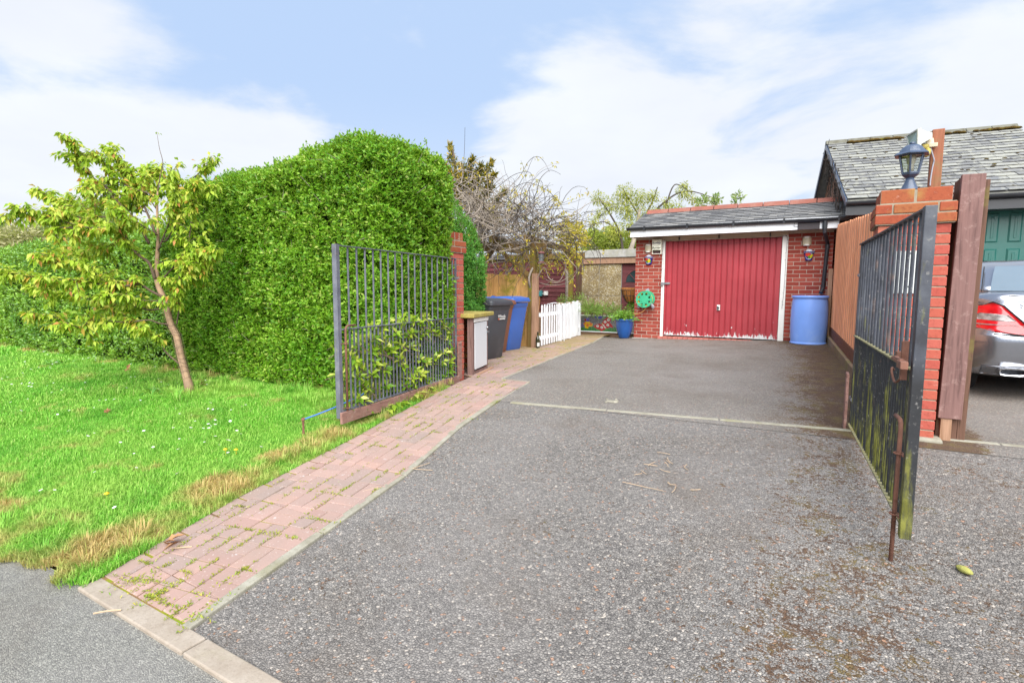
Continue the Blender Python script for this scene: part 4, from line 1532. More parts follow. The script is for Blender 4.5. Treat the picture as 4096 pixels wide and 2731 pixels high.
def wall_pot(u, vt, vb, w_px, label, mirror=1):
    c0, c1 = at_wall(u, vt, .07), at_wall(u, vb, .07)
    hw = abs(at_wall(u + w_px / 2, vt, .07)[0] - c0[0])
    z0, z1 = c1[2], c0[2]
    h = z1 - z0
    cx = c0[0]
    t = thing('wall_planter', label, 'planter', (cx, GY, z0), 0, 'painted half pots on the garage front')
    prof = [(hw * .55, 0), (hw * .62, h * .02), (hw * .86, h * .62), (hw * .90, h * .66)]
    mb = MB()
    mb.lathe([(r, z0 + z) for r, z in prof], (cx, GY - .004, 0), 24, 0, math.pi, 2 * math.pi, 1, .8)
    mb.build('pot', MAT['cobalt'], t, smooth=False)
    mb = MB()
    mb.lathe([(hw * .97, z0 + h * .66), (hw, z0 + h * .69), (hw, z0 + h * .80), (hw * .97, z0 + h * .83)], (cx, GY - .004, 0), 24, 0, math.pi, 2 * math.pi, 1, .8)
    fan = [(cx + .55 * hw * math.cos(a), GY - .02, z0 + h * .83 + h * .17 * math.sin(a)) for a in np.linspace(0, math.pi, 13)]
    mb.prism(fan, (0, .015, 0))
    rim = mb.build('rim', MAT['glaze_white'], t)
    mb = MB()
    for zz in (.70, .745, .79):
        arc = [(cx + (hw + .002) * math.cos(a), GY - .004 + .8 * (hw + .002) * math.sin(a), z0 + h * zz) for a in np.linspace(math.pi, 2 * math.pi, 21)]
        mb.tube(arc, .0022 if zz != .745 else .0045, 5)
    mb.build('rim_band', MAT['cobalt'], rim)

    def fruit(name, mat, a_deg, zf, rw, rh, tilt, grow):
        a = math.radians(a_deg)
        z_ = z0 + h * zf
        r = np.interp(h * zf, [p[1] for p in prof], [p[0] for p in prof])
        poly = []
        for q in np.linspace(0, 2 * math.pi, 15)[:-1]:
            du, dv = rw * math.cos(q) * math.cos(tilt) - rh * math.sin(q) * math.sin(tilt), rw * math.cos(q) * math.sin(tilt) + rh * math.sin(q) * math.cos(tilt)
            aa = a + du / r
            zz = min(max(z_ + dv, z0 + h * .06), z0 + h * .655)
            r2 = np.interp(zz - z0, [p[1] for p in prof], [p[0] for p in prof]) + grow
            poly.append((cx + r2 * math.cos(aa), GY - .004 + .8 * r2 * math.sin(aa), zz))
        mb_ = MB()
        cc = np.mean(np.array(poly), 0) + np.array([math.cos(a), math.sin(a), 0]) * .006
        mb_.add(poly + [tuple(cc)], [(i, (i + 1) % 14, 14) for i in range(14)])
        mb_.build(name, mat, t)
    fruit('leaf_backing', MAT['glaze_white'], 268 if mirror > 0 else 275, .34, hw * .66, h * .26, 0.1, .002)
    fruit('painted_fruit', MAT['glaze_red'], 242 if mirror > 0 else 258, .52, hw * (.36 if mirror > 0 else .5), h * .17, .2, .005)
    fruit('painted_leaf', MAT['glaze_green'], 258 if mirror > 0 else 278, .30, hw * .3, h * .12, -.5, .006)
    fruit('painted_leaf', MAT['glaze_green'], 305, .34, hw * .22, h * .16, .3, .004)
    fruit('painted_fruit', MAT['glaze_yellow'], 284 if mirror > 0 else 306, .38, hw * .26, h * .19, -.2 if mirror > 0 else -.6, .007)


wall_pot(2540 + 590 / 11.2, 940 + 885 / 11.2, 940 + 1320 / 11.2, 400 / 11.2, 'painted half pot with red and yellow fruit below the alarm box')
wall_pot(3140 + 842 / 8.71, 900 + 835 / 8.71, 900 + 1230 / 8.71, 400 / 8.71, 'painted half pot with fruit above the blue barrel', -1)

# hose reel
c = at_wall(2500 + 830 / 10.456, 1140 + 600 / 10.456, .16)
R = abs(at_wall(2500 + 1160 / 10.456, 1140 + 600 / 10.456, .16)[0] - c[0])
t = thing('hose_reel', 'green wall mounted hose reel on grey brackets beside the garage door', 'hose reel', (c[0], GY, c[2] - R))


def disc(mb, c, r0, r1, y0, y1, holes=0, mi=0, n=56):
    """flat ring facing -Y, optionally with round windows round it"""
    if not holes:
        ring = [(c[0] + r1 * math.cos(a), y0, c[2] + r1 * math.sin(a)) for a in np.linspace(0, 2 * math.pi, n + 1)[:-1]]
        mb.prism(ring, (0, y1 - y0, 0), mi)
        return
    rm, hr, hw_ = (r0 + r1) / 2, (r1 - r0) * .30, .21
    vs, fs = [], []
    na, rad = 112, [r0, rm - hr, rm - hr * .4, rm + hr * .4, rm + hr, r1]
    for j, rr in enumerate(rad):
        for k in range(na):
            a = 2 * math.pi * k / na
            vs.append((c[0] + rr * math.cos(a), y0, c[2] + rr * math.sin(a)))
    for j in range(len(rad) - 1):
        for k in range(na):
            a = 2 * math.pi * (k + .5) / na
            ph = ((a * holes / (2 * math.pi)) % 1.0 - .5) * 2 * math.pi / holes
            lim = hw_ if j == 2 else hw_ * .62
            if 1 <= j <= 3 and abs(ph) < lim:
                continue
            k2 = (k + 1) % na
            fs.append((j * na + k, j * na + k2, (j + 1) * na + k2, (j + 1) * na + k))
    mb.add(vs, fs, mi)


mb = MB()
yf = GY - .22
disc(mb, c, R * .45, R, yf, yf, 8)
disc(mb, c, 0, R * .45, yf - .004, yf + .02)
rim = [(c[0] + R * math.cos(a), yf, c[2] + R * math.sin(a)) for a in np.linspace(0, 2 * math.pi, 49)]
mb.tube(rim, .008, 6)
drum = mb.build('front_flange', MAT['green_reel'], t)
mb = MB()
mb.lathe([(.014, 0), (.014, .02)], (0, 0, 0), 12)
kn = mb.build('knob', MAT['green_reel'], drum, local=True)
kn.matrix_local = Matrix.Translation(Vector((c[0] - R * .22, yf, c[2] - R * .72)) - WM[drum].translation) @ Matrix.Rotation(math.radians(90), 4, 'X')
mb = MB()
cb = c + np.array([.012, 0, .012])
disc(mb, cb, 0, R * 1.03, GY - .06, GY - .05)
mb.build('rear_flange', MAT['green_reel'], t)
mb = MB()
for k in range(9):
    yy = GY - .075 - k * .016
    rr = R * (.82 - .02 * (k % 2))
    mb.tube([(c[0] + rr * math.cos(a), yy, c[2] + rr * math.sin(a)) for a in np.linspace(0, 2 * math.pi, 37)], .0085, 6)
mb.build('wound_hose', MAT['hose_yellow'], t)
mb = MB()
for sgn, dx_, dz_ in ((-1, -.155, -.16), (1, .165, -.165)):
    e = np.array([c[0] + dx_, GY - .09, c[2] + dz_])
    mb.tube([(c[0] + sgn * .06, GY - .03, c[2] - .05), (c[0] + sgn * .12, GY - .05, c[2] - .12), e, e + np.array([0, -.02, -.01])], [.035, .034, .031, .028], 12)
mb.prism([(c[0] - .01, GY - .05, c[2] + R + .045), (c[0] + .035, GY - .05, c[2] + R + .07), (c[0] + .075, GY - .05, c[2] + R - .03), (c[0] - .04, GY - .05, c[2] + R - .02)], (0, .045, 0))
mb.build('bracket', MAT['grey_plastic'], t, bevel=.004)
e0 = at_wall(2500 + 870 / 10.456, 1140 + 930 / 10.456, .14)
pp = [e0 + np.array([0, .02, .05]), e0, at_wall(2500 + 800 / 10.456, 1140 + 1060 / 10.456, .13), at_wall(2500 + 650 / 10.456, 1140 + 1160 / 10.456, .12), at_wall(2500 + 480 / 10.456, 1140 + 1205 / 10.456, .11), at_wall(2500 + 340 / 10.456, 1140 + 1180 / 10.456, .11)]
mb = MB()
mb.tube(spline(pp, 26), .0085, 8)
mb.build('hose_end', MAT['hose'], t, smooth=True)

# blue barrel
bc = PY(1861.5, 676, 11.16)
rb = abs(PY(1905, 676, 11.16)[0] - PY(1818, 676, 11.16)[0]) / 2
zg = gz(bc[0], 11.1)
zt_ = PY(1861.5, 679, 11.16)[2]
hB = zt_ - zg
t = thing('water_barrel', 'faded blue plastic barrel standing under the black downpipe', 'barrel', (bc[0], 11.16, zg))
prof = [(.93, .0), (.985, .006), (.985, .028), (.945, .04), (.97, .12), (.995, .3), (1.0, .5), (.985, .72), (.95, .88), (.925, .945), (.985, .952), (1.0, .965), (1.0, .99), (.985, 1.0), (.95, 1.0), (.94, .985), (0.02, .982)]
mb = MB()
mb.lathe([(rb * r, hB * z) for r, z in prof], (bc[0], 11.16, zg), 48)
o = mb.build('barrel_body', MAT['blue_barrel'], t, smooth=True)
md = o.modifiers.new('e', 'EDGE_SPLIT')
md.split_angle = math.radians(40)
mb = MB()
mb.lathe([(.035, 0), (.035, .018)], (bc[0] - .12, 11.08, zg + hB * .982), 16)
mb.build('bung', MAT['blue_barrel'], t)

# string of small lights stapled round the door frame
mb = MB()
pts = [at_wall(2640, 1085, .02), at_wall(2652, 1070, .03), at_wall(2652, 1010, .03), at_wall(2655, 965, .03), at_wall(2662, 962, .04)]
right = [at_wall(3138, 944, .04), at_wall(3149, 950, .03), at_wall(3146, 1000, .03), at_wall(3140, 1100, .03), at_wall(3134, 1180, .03), at_wall(3127, 1235, .03)]
swag = [at_wall(2662 + (3138 - 2662) * q, 963 - 18 * q + 46 * math.sin(math.pi * q) * .45, .03) for q in np.linspace(0, 1, 9)]
path_ = spline(pts + swag[1:-1] + right, 120)
mb.tube(path_, .0026, 5)
for k in range(3, 118, 2):
    p = path_[k]
    d = np.array([random.choice((-1, 1)) * .02, -.006, random.uniform(-.012, .012)])
    mb.tube([p, p + d], .0022, 4)
tag(mb.build('string_lights', MAT['black_plastic']), 'thin dark string of small lights round the red garage door', 'string lights')
for k, u in enumerate((2717, 2876, 3081)):
    p = at_wall(u, (750 + (482, 466, 447)[k] / 2.352), .03)
    mb = MB()
    mb.box(p[0] - .010, p[0] + .012, GY - .05, GY - .016, p[2] - .03, p[2] + .03)
    mb.tube([(p[0], GY - .04, p[2] + .03), (p[0] + .015, GY - .06, p[2] + .05)], .006, 6)
    tag(mb.build('wall_hook', MAT['black_plastic'], bevel=.003), ('black hook on the lintel board nearest the alarm box', 'black hook on the lintel board above the middle of the red door', 'black hook on the lintel board above the right end of the red door')[k], 'hook', 'hooks along the lintel board')
# ------------------------------------------------------------------ gates
def make_gate(name, label, hinge, free, H, side, bolt_top, bolt_low, board):
    """side: +1 when the drive side is local -y"""
    hx, hy, hz = hinge
    a = math.atan2(free[1] - hy, free[0] - hx)
    L = math.hypot(free[0] - hx, free[1] - hy)
    t = thing(name, label, 'gate', hinge, a, 'pair of black iron driveway gates')
    B = lambda mb, nm, mat='gate', par=None, **kw: mb.build(nm, MAT[mat], par or t, local=True, **kw)
    s = side                                   # sign of local y pointing to the drive
    mb = MB()
    mb.box(0, .04, -.006, .006, 0, H)
    B(mb, 'stile', bevel=.001)
    mb = MB()
    mb.box(L - .045, L, -.0225, .0225, -.055, H + .002)
    B(mb, 'stile', bevel=.003)
    mid = H * .497
    for nm, z, w_ in (('top_rail', H - .008, .022), ('middle_rail', mid, .020), ('bottom_rail', -.0, .020)):
        mb = MB()
        mb.box(.041, L - .046, -w_, w_, z - .004, z + .005)
        B(mb, nm, 'gate' if board or nm == 'top_rail' else 'rail_lichen', bevel=.001)
    nb = 17
    sp = (L - .045 - .04) / (nb + .6)
    for k in range(nb):
        x = .04 + sp * (k + .5)
        mb = MB()
        mb.tube([(x, 0, .005), (x, 0, mid - .004)], .0085, 8)
        mb.tube([(x, 0, mid + .005), (x, 0, H - .012)], .0085, 8)
        B(mb, 'bar')
        mb = MB()
        x2 = x + sp / 2
        mb.tube([(x2, 0, .005), (x2, 0, mid - .004)], .0085, 8)
        B(mb, 'bar')
    xb = L - .045 - .035
    mb = MB()
    yb = s * .034
    mb.tube([(xb - .13, yb + s * .0, bolt_top + .012), (xb - .03, yb, bolt_top + .014), (xb - .008, yb, bolt_top), (xb, yb, bolt_top - .03), (xb, yb, bolt_low)], .0095, 10)
    b_ = B(mb, 'drop_bolt', 'rust', smooth=True)
    for zz in (bolt_top - .14, .03):
        mb = MB()
        ring = [(xb + .019 * math.cos(q), yb + .019 * math.sin(q), zz) for q in np.linspace(0, 2 * math.pi, 17)]
        mb.tube(ring, .004, 6)
        mb.bar((xb + .015, yb - s * .012, zz), (L - .03, s * .023, zz), .012, .006)
        B(mb, 'bolt_guide', 'rust')
    for zz in (H * .83, H * .14):
        mb = MB()
        mb.tube([(-.075, 0, zz), (.06, 0, zz)], .009, 8)
        mb.tube([(.048, 0, zz), (.066, 0, zz)], .016, 6)
        mb.tube([(-.012, 0, zz), (-.03, 0, zz)], .015, 6)
        B(mb, 'hinge', 'steel')
    if board:
        mb = MB()
        n = 22
        top = [(.01 + (L - .0) * q, s * .024, -.002 + .006 * math.sin(7 * q)) for q in np.linspace(0, 1, n)]
        bot = [(.01 + (L - .0) * q, s * .024, -.098 + .010 * math.sin(5.3 * q + 1) * (q < .8)) for q in np.linspace(0, 1, n)][::-1]
        mb.prism(top + bot, (0, s * .024, 0))
        B(mb, 'bottom_board', 'plank_old', bevel=.003)
    mb = MB()
    mb.prism([(-.055, s * .026, -.05), (.028, s * .026, -.05), (.045, s * .026, .18), (.025, s * .026, .30), (.026, s * .026, .40), (-.052, s * .026, .41)], (0, s * .02, 0))
    B(mb, 'hinge_board', 'plank_old', bevel=.002)
    return t, L


GH = 1.43
LGH, LGF = np.array([-3.865, 5.31, -1.066]), np.array([-3.550, 3.150, -1.06])
RGH, RGF = np.array([.247, 5.040, -1.071]), np.array([.384, 2.905, -1.071])
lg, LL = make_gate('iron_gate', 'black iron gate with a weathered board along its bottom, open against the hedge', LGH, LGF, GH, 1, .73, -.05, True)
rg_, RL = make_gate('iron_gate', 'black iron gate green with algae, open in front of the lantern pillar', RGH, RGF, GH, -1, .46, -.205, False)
# sliding latch and hook on the right gate
mb = MB()
z = GH * .497
mb.box(RL - .10, RL - .085, -.052, -.024, z - .05, z + .13)
mb.box(RL - .19, RL - .04, -.064, -.046, z + .025, z + .05)
mb.box(RL - .075, RL + .012, -.070, -.040, z + .010, z + .045)
mb.box(RL - .24, RL - .20, -.05, -.03, z + .02, z + .07)
mb.tube([(RL - .245, -.055, z + .035), (RL - .15, -.055, z + .035)], .011, 8)
mb.build('latch', MAT['rust'], rg_, local=True, bevel=.003)
mb = MB()
mb.tube(spline([(RL - .30, -.04, z - .03), (RL - .285, -.05, z - .02), (RL - .26, -.055, z - .035), (RL - .215, -.05, z - .075), (RL - .17, -.045, z - .07), (RL - .145, -.035, z - .045)], 20), .0055, 6)
mb.build('hook', MAT['rust'], rg_, local=True, smooth=True)

# blue cord holding the left gate back to an iron stake
sx, sy = PY(697, 1003, 3.0)[0], 3.0
sx, sy = -3.80, 2.985
sz = gz(sx, sy)
top = np.array([-3.785, 2.975, sz + .155])
mb = MB()
mb.tube([(sx, sy, sz - .05), top], .0095, 8)
mb.lathe([(.016, 0), (.018, .006), (.014, .02)], top - np.array([0, 0, .01]), 10)
tag(mb.build('iron_stake', MAT['rust'], smooth=False), 'short rusty iron stake in the grass at the end of the blue cord', 'stake')
d = ray(838, 903)
g0 = LGF + (LGH - LGF) * .155
hook = np.array([g0[0] + .02, g0[1], PY(838, 903, g0[1])[2]])
mb = MB()
a_, b_ = top + np.array([.02, .0, .004]), hook
mb.tube([a_ + (b_ - a_) * q + np.array([0, 0, -.012 * math.sin(math.pi * q)]) for q in np.linspace(0, 1, 10)], .0065, 8)
st = tag(mb.build('elastic_cord', MAT['strap'], smooth=True), 'blue elastic cord stretched from the left iron gate to the stake', 'cord')
mb = MB()
mb.tube(spline([b_, b_ + (b_ - a_) * .05, b_ + np.array([.0, .03, .02]), b_ + np.array([-.03, .04, .01])], 12), .005, 6)
mb.build('hook', MAT['rust'], st)
mb = MB()
mb.tube(spline([a_, a_ - np.array([.01, 0, -.01]), top + np.array([-.01, .01, 0]), top + np.array([-.016, -.01, -.01])], 12), .005, 6)
mb.build('hook', MAT['rust'], st)

# ------------------------------------------------------------------ left brick pillar
xe = -3.93
yf_ = 5.56
py0, py1, px0, px1 = yf_ - .44, yf_, xe - .44, xe
pz1 = PX(1867 / K, 934.5 / K, xe)[2]
t = thing('brick_pillar', 'red brick gate pillar half hidden by the tall hedge', 'pillar', (xe - .22, yf_ - .22, gz(xe, yf_)), 0, 'brick gate pillars')
cs = .1125
cap0 = pz1 - .107 - 2 * .0735
zb = gz(xe, yf_) - .03
nc = round((cap0 - zb) / .0735)
cb_ = MB().box(px0 + .006, px1 - .006, py0 + .006, py1 - .006, zb - .3, pz1 - .008)
shaft = cb_.build('shaft', MAT['mortar_pale'], t)
mb = MB()
brick_ring(mb, px0, px1, py0, py1, cap0 - nc * .0735, nc, .0735)
mb.build('brickwork', MAT['brick_pillar'], shaft, bevel=.003, segs=1)


def pillar_cap(t, x0, x1, y0, y1, z0, ch, top_h, stretch_top, mat, ov=.026):
    mb = MB().box(x0 - ov + .006, x1 + ov - .006, y0 - ov + .006, y1 + ov - .006, z0, z0 + 2 * ch)
    cap = mb.build('cap', MAT['mortar_pale'], t)
    mb = MB()
    brick_ring(mb, x0 - ov, x1 + ov, y0 - ov, y1 + ov, z0, 2, ch, jit=.003)
    za, zb_ = z0 + 2 * ch + .005, z0 + 2 * ch + top_h
    if stretch_top:                         # bricks on edge, long side across the front
        n, m_ = 2, 5
    else:                                   # soldier bricks side by side along the drive
        n, m_ = 2, 5
    for i in range(n):
        for j in range(m_):
            xa, xb = x0 + (x1 - x0) * i / n, x0 + (x1 - x0) * (i + 1) / n
            ya, yb = y0 + (y1 - y0) * j / m_, y0 + (y1 - y0) * (j + 1) / m_
            jz = random.uniform(-.003, .003)
            mb.box(xa + .004, xb - .004 if i == n - 1 else xb - .006, ya + .005, yb - .005, za, zb_ + jz)
    mb.build('cap_bricks', MAT[mat], cap, bevel=.006)
    mb = MB().box(x0 + .01, x1 - .01, y0 + .01, y1 - .01, z0 + 2 * ch, zb_ - .012)
    mb.build('bedding', MAT['mortar_pale'], cap)


pillar_cap(t, px0, px1, py0, py1, cap0, .0735, .107, False, 'brick_cap')

# ------------------------------------------------------------------ meter cupboard beside the pillar
crot = math.atan2(.965, -.26)
co = (-3.835, 5.615, gz(-3.8, 5.6))
t = thing('meter_cupboard', 'low brick cupboard with a peeling white door and yellowed stone slab top', 'cupboard', co, crot)
CZ = .80
B = lambda mb, nm, mat, par=None, **kw: mb.build(nm, MAT[mat], par or t, local=True, **kw)
mb = MB()
mb.prism([(-.10, -.055, CZ - .055), (.76, -.055, CZ - .055), (.76, .50, CZ - .055), (-.10, .50, CZ - .055)], (0, 0, .055))
B(mb, 'slab', 'coping', bevel=.012, segs=3)
mb = MB()
mb.box(.606, .70 - .004, .024, .44, -.02, CZ - .06)
mb.box(-.02, .60, .40, .46, -.02, CZ - .06)
sh = B(mb, 'side_wall', 'mortar_pale')
mb = MB()
for c in range(10):
    z0 = c * .0735 + .003
    cuts = [.02, .24, .45] if c % 2 else [.02, .125, .345, .45]
    for p, q in zip(cuts[:-1], cuts[1:]):
        mb.box(.60, .704, p + .004, q - .004, z0, z0 + .064)
B(mb, 'brickwork', 'brick_old', sh, bevel=.004, segs=1)
mb = MB()
mb.box(-.035, .035, -.012, .06, 0, CZ - .06)
mb.box(.555, .596, -.012, .06, 0, CZ - .06)
mb.box(.036, .554, -.006, .06, .0, .045)
B(mb, 'frame', 'shed_trim', bevel=.003)
mb = MB()
mb.box(.012, .60, -.022, .05, CZ - .115, CZ - .06)
B(mb, 'lintel', 'offwhite', bevel=.004)


def peeling():
    m_, n = newmat('peeling white paint')
    p = n.obj()
    st = n.noise(n.mapping(p, scale=(26, 26, 2.2)), 1.2, 7, .7)
    base = n.mix(n.rng(st, .63, .66), sr(236, 238, 240, .66), sr(176, 172, 168))
    out(n, base, .6, 0, n.bump(st, .15, .003), .3)
    return m_


mb = MB()
mb.box(.045, .545, -.018, .006, .075, CZ - .125)
dr = mb.build('door', peeling(), t, local=True, bevel=.003)
mb = MB()
mb.lathe([(.010, 0), (.016, .012), (.012, .024)], (0, 0, 0), 12)
kn = mb.build('knob', MAT['steel'], dr, local=True)
kn.matrix_local = Matrix.Translation((.522, -.018, CZ - .21)) @ Matrix.Rotation(math.radians(90), 4, 'X')
mb = MB()
mb.box(.53, .60, -.036, -.018, CZ - .285, CZ - .262)
mb.build('bolt', MAT['steel'], dr, local=True, bevel=.003)
mb = MB()
mb.bar((.0, -.07, .014), (.66, -.06, .014), .045, .026)
o = mb.build('loose_batten', MAT['post_tan'])
o.matrix_world = WM[t]
tag(o, 'loose timber batten lying along the foot of the white cupboard door', 'batten')

# ------------------------------------------------------------------ wheelie bins
def rrect(w, d, r, n=5):
    p = []
    for cx, cy, a0 in ((w / 2 - r, d / 2 - r, 0), (-w / 2 + r, d / 2 - r, 90), (-w / 2 + r, -d / 2 + r, 180), (w / 2 - r, -d / 2 + r, 270)):
        for k in range(n + 1):
            a = math.radians(a0 + 90 * k / n)
            p.append((cx + r * math.cos(a), cy + r * math.sin(a)))
    return p


def loft(mb, rings, mi=0, cap=True):
    n = len(rings[0])
    vs = [p for r in rings for p in r]
    fs = [(j * n + i, j * n + (i + 1) % n, (j + 1) * n + (i + 1) % n, (j + 1) * n + i) for j in range(len(rings) - 1) for i in range(n)]
    if cap:
        fs += [tuple(range(n))[::-1], tuple(range((len(rings) - 1) * n, len(rings) * n))]
    mb.add(vs, fs, mi)


def wheelie(label, x, y, rot, mat, lidmat, hgt=1.0, open_=0.0, sticker=False):
    t = thing('wheelie_bin', label, 'bin', (x, y, gz(x, y) + .016), rot, 'wheelie bins beside the cupboard')
    B = lambda mb, nm, m_, par=None, **kw: mb.build(nm, MAT[m_], par or t, local=True, **kw)
    mb = MB()
    rg = []
    for z, w_, d_, r, yo in ((.0, .44, .47, .07, .02), (.03, .465, .50, .07, .015), (.5, .515, .585, .07, .0), (.86, .55, .655, .06, -.012), (.87, .562, .672, .06, -.012), (.95, .575, .69, .055, -.015)):
        rg.append([(px, py + yo, z * hgt) for px, py in rrect(w_, d_, r)])
    loft(mb, rg)
    body = B(mb, 'body', mat, smooth=True)
    md = body.modifiers.new('e', 'EDGE_SPLIT')
    md.split_angle = math.radians(35)
    mb = MB()
    for k in (-1, -.33, .33, 1):
        mb.prism([(k * .2 - .006, -.325, .86 * hgt), (k * .2 - .006, -.355, .94 * hgt), (k * .2 - .006, -.30, .94 * hgt)], (.012, 0, 0))
        mb.prism([(.27, k * .22 - .006, .86 * hgt), (.305, k * .22 - .006, .94 * hgt), (.27, k * .22 - .006, .94 * hgt)], (0, .012, 0))
        mb.prism([(-.27, k * .22 - .006, .86 * hgt), (-.305, k * .22 - .006, .94 * hgt), (-.27, k * .22 - .006, .94 * hgt)], (0, .012, 0))
    B(mb, 'rib', mat, body)
    mb = MB()
    rg = []
    for z, w_, d_, r, yo in ((.935, .60, .72, .05, -.02), (.945, .61, .735, .05, -.02), (.985, .61, .735, .05, -.02), (.99, .59, .715, .05, -.02), (1.015, .585, .71, .05, -.018), (1.022, .56, .68, .05, -.01), (1.055, .46, .52, .08, .03), (1.062, .2, .25, .08, .03)):
        tl = open_ * .5
        rg.append([(px, py + yo, z * hgt + tl * (.33 - py)) for px, py in rrect(w_, d_, r)])
    loft(mb, rg)
    lid = B(mb, 'lid', lidmat, bevel=.0)
    for sx_ in (-.15, .13):
        mb = MB()
        mb.tube(spline([(sx_ - .055, .33, 1.0 * hgt), (sx_ - .055, .34, 1.065 * hgt), (sx_ + .055, .34, 1.065 * hgt), (sx_ + .055, .33, 1.0 * hgt)], 16), .010, 8)
        B(mb, 'lid_handle', lidmat if mat != 'blue_bin' else 'blue_bin', lid)
    mb = MB()
    mb.tube([(-.24, .395, .97 * hgt), (.24, .395, .97 * hgt)], .016, 10)
    B(mb, 'handle', mat)
    for sx_ in (-.255, .215):
        mb = MB()
        ring = [(sx_, .24 + .1 * math.cos(q), .1 + .1 * math.sin(q)) for q in np.linspace(0, 2 * math.pi, 25)[:-1]]
        mb.prism(ring, (.045, 0, 0))
        B(mb, 'wheel', 'tyre', bevel=.008)
    if sticker:
        for s_, zz, sz, m_ in (('Wheels', .745, .066, 'label'),):
            yy = -.331
            M_ = frame_matrix((.04, yy, zz * hgt), (1, 0, 0), (0, -.09, .995), (0, -.995, -.09))
            o = text_obj(s_, sz, MAT[m_], None, M_)
            o.parent = body
            WM[o] = WM[body]
        mb = MB()
        mb.box(-.045, .135, -.329, -.3285, .69 * hgt, .712 * hgt)
        B(mb, 'sticker', 'label', body)
        mb = MB()
        mb.box(-.055, -.02, -.3296, -.329, .688 * hgt, .714 * hgt)
        mb.build('sticker', plain('orange sticker', sr(226, 110, 70), .6), body, local=True)
    return t


R90 = math.radians(90)
wheelie('charcoal wheelie bin with a white sticker, nearest the cupboard', -4.66, 7.13, R90 + math.radians(-4), 'black_bin', 'black_bin', .90, .0, True)
wheelie('brown wheelie bin squeezed between the charcoal and blue bins', -4.965, 7.78, R90 + math.radians(3), 'brown_bin', 'brown_bin', .89)
wheelie('blue wheelie bin next to the pergola post', -5.03, 8.40, R90 + math.radians(-3), 'blue_bin', 'blue_bin', .90, .08)

# ------------------------------------------------------------------ fence and pergola behind the bins
ftz = PY(1170, 630, 8.98)[2]
t = thing('board_fence', 'tall vertical board fence behind the wheelie bins', 'fence', (-5.3, 8.98, gz(-5.3, 8.98)))
mb = MB()
x = -4.77
k = 0
while x > -6.8:
    j = .012 * (k % 2)
    mb.box(x - .138, x, 8.96 + j, 8.98 + j, gz(x, 9) - .02, ftz + random.uniform(-.012, .008))
    x -= .132 + random.uniform(0, .008)
    k += 1
mb.build('board_panel', MAT['boards'], t)
mb = MB()
y = 8.93
while y > 6.9:
    j = .012 * (k % 2)
    mb.box(-5.62 + j, -5.60 + j, y - .118, y, gz(-5.6, y) - .02, ftz + .01 + random.uniform(-.012, .008))
    y -= .135
    k += 1
mb.build('side_panel', MAT['boards'], t)
mb = MB()
for zz in (-.75, .0):
    mb.bar((-4.78, 9.03, zz), (-6.7, 9.03, zz), .05, .08)
mb.build('rail', MAT['post_dark'], t)

t = thing('pergola', 'timber pergola with green stained posts carrying the bare climber', 'pergola', (-4.68, 8.9, gz(-4.68, 8.9)))
zlow = PY(1230, 628, 8.9)[2]
ptop = .86
mb = MB().box(-4.715, -4.615, 8.86, 8.97, gz(-4.66, 8.9) - .02, zlow)
mb.build('post', MAT['post_tan'], t, bevel=.006)
mb = MB().box(-4.80, -4.717, 8.87, 8.94, gz(-4.7, 8.9) - .02, zlow + .02)
mb.build('post', MAT['post_green'], t, bevel=.004)
mb = MB().box(-4.77, -4.66, 8.88, 8.98, zlow - .0 + .001, ptop)
mb.build('post', MAT['post_green'], t, bevel=.004)
for (x, y) in ((-6.05, 8.85), (-6.6, 11.9), (-5.35, 12.1)):
    mb = MB().box(x - .05, x + .05, y - .05, y + .05, gz(x, y) - .02, ptop)
    mb.build('post', MAT['post_green'], t, bevel=.004)
for (a, b_) in (((-7.0, 8.86, ptop - .07), (-4.45, 8.93, ptop - .07)), ((-7.1, 11.9, ptop - .07), (-5.0, 12.1, ptop - .07)), ((-4.72, 8.6, ptop + .06), (-5.4, 12.4, ptop + .06)), ((-6.05, 8.5, ptop + .06), (-6.65, 12.3, ptop + .06)), ((-5.4, 8.5, ptop + .06), (-6.0, 12.3, ptop + .06))):
    mb = MB().bar(a, b_, .06, .13)
    mb.build('beam', MAT['post_green'], t, bevel=.004)
for (a, b_) in (((-4.74, 8.86, zlow - .06), (-5.42, 8.87, .74)), ((-4.66, 8.94, zlow - .02), (-4.80, 9.6, .80)), ((-6.05, 8.86, .25), (-5.55, 8.87, .76))):
    mb = MB().bar(a, b_, .05, .075)
    mb.build('brace', MAT['post_green'], t, bevel=.004)

fz0, fz1 = PY(1246, 605, 8.72)[2], PY(1246, 577, 8.72)[2]
fxx = PY(1243, 590, 8.72)[0]
t = thing('bird_feeder', 'tubular bird feeder with brown caps hanging from the pergola', 'bird feeder', (fxx, 8.72, fz0))
mb = MB().lathe([(.045, fz0 + .03), (.045, fz1 - .04)], (fxx, 8.72, 0), 16)
mb.build('seed_tube', plain('seed filled tube', sr(112, 116, 116), .3, var=.35, scale=30), t)
mb = MB().lathe([(.062, fz1 - .045), (.066, fz1 - .03), (.05, fz1 - .008), (.02, fz1)], (fxx, 8.72, 0), 18)
mb.build('cap', MAT['birdfeeder_red'], t)
mb = MB().lathe([(.05, fz0), (.066, fz0 + .008), (.066, fz0 + .03), (.05, fz0 + .035)], (fxx, 8.72, 0), 18)
mb.build('seed_tray', MAT['birdfeeder_red'], t)
mb = MB().tube([(fxx, 8.72, fz1), (fxx - .01, 8.74, fz1 + .06), (fxx - .06, 8.80, ptop - .1)], .003, 5)
mb.build('wire', MAT['steel'], t)

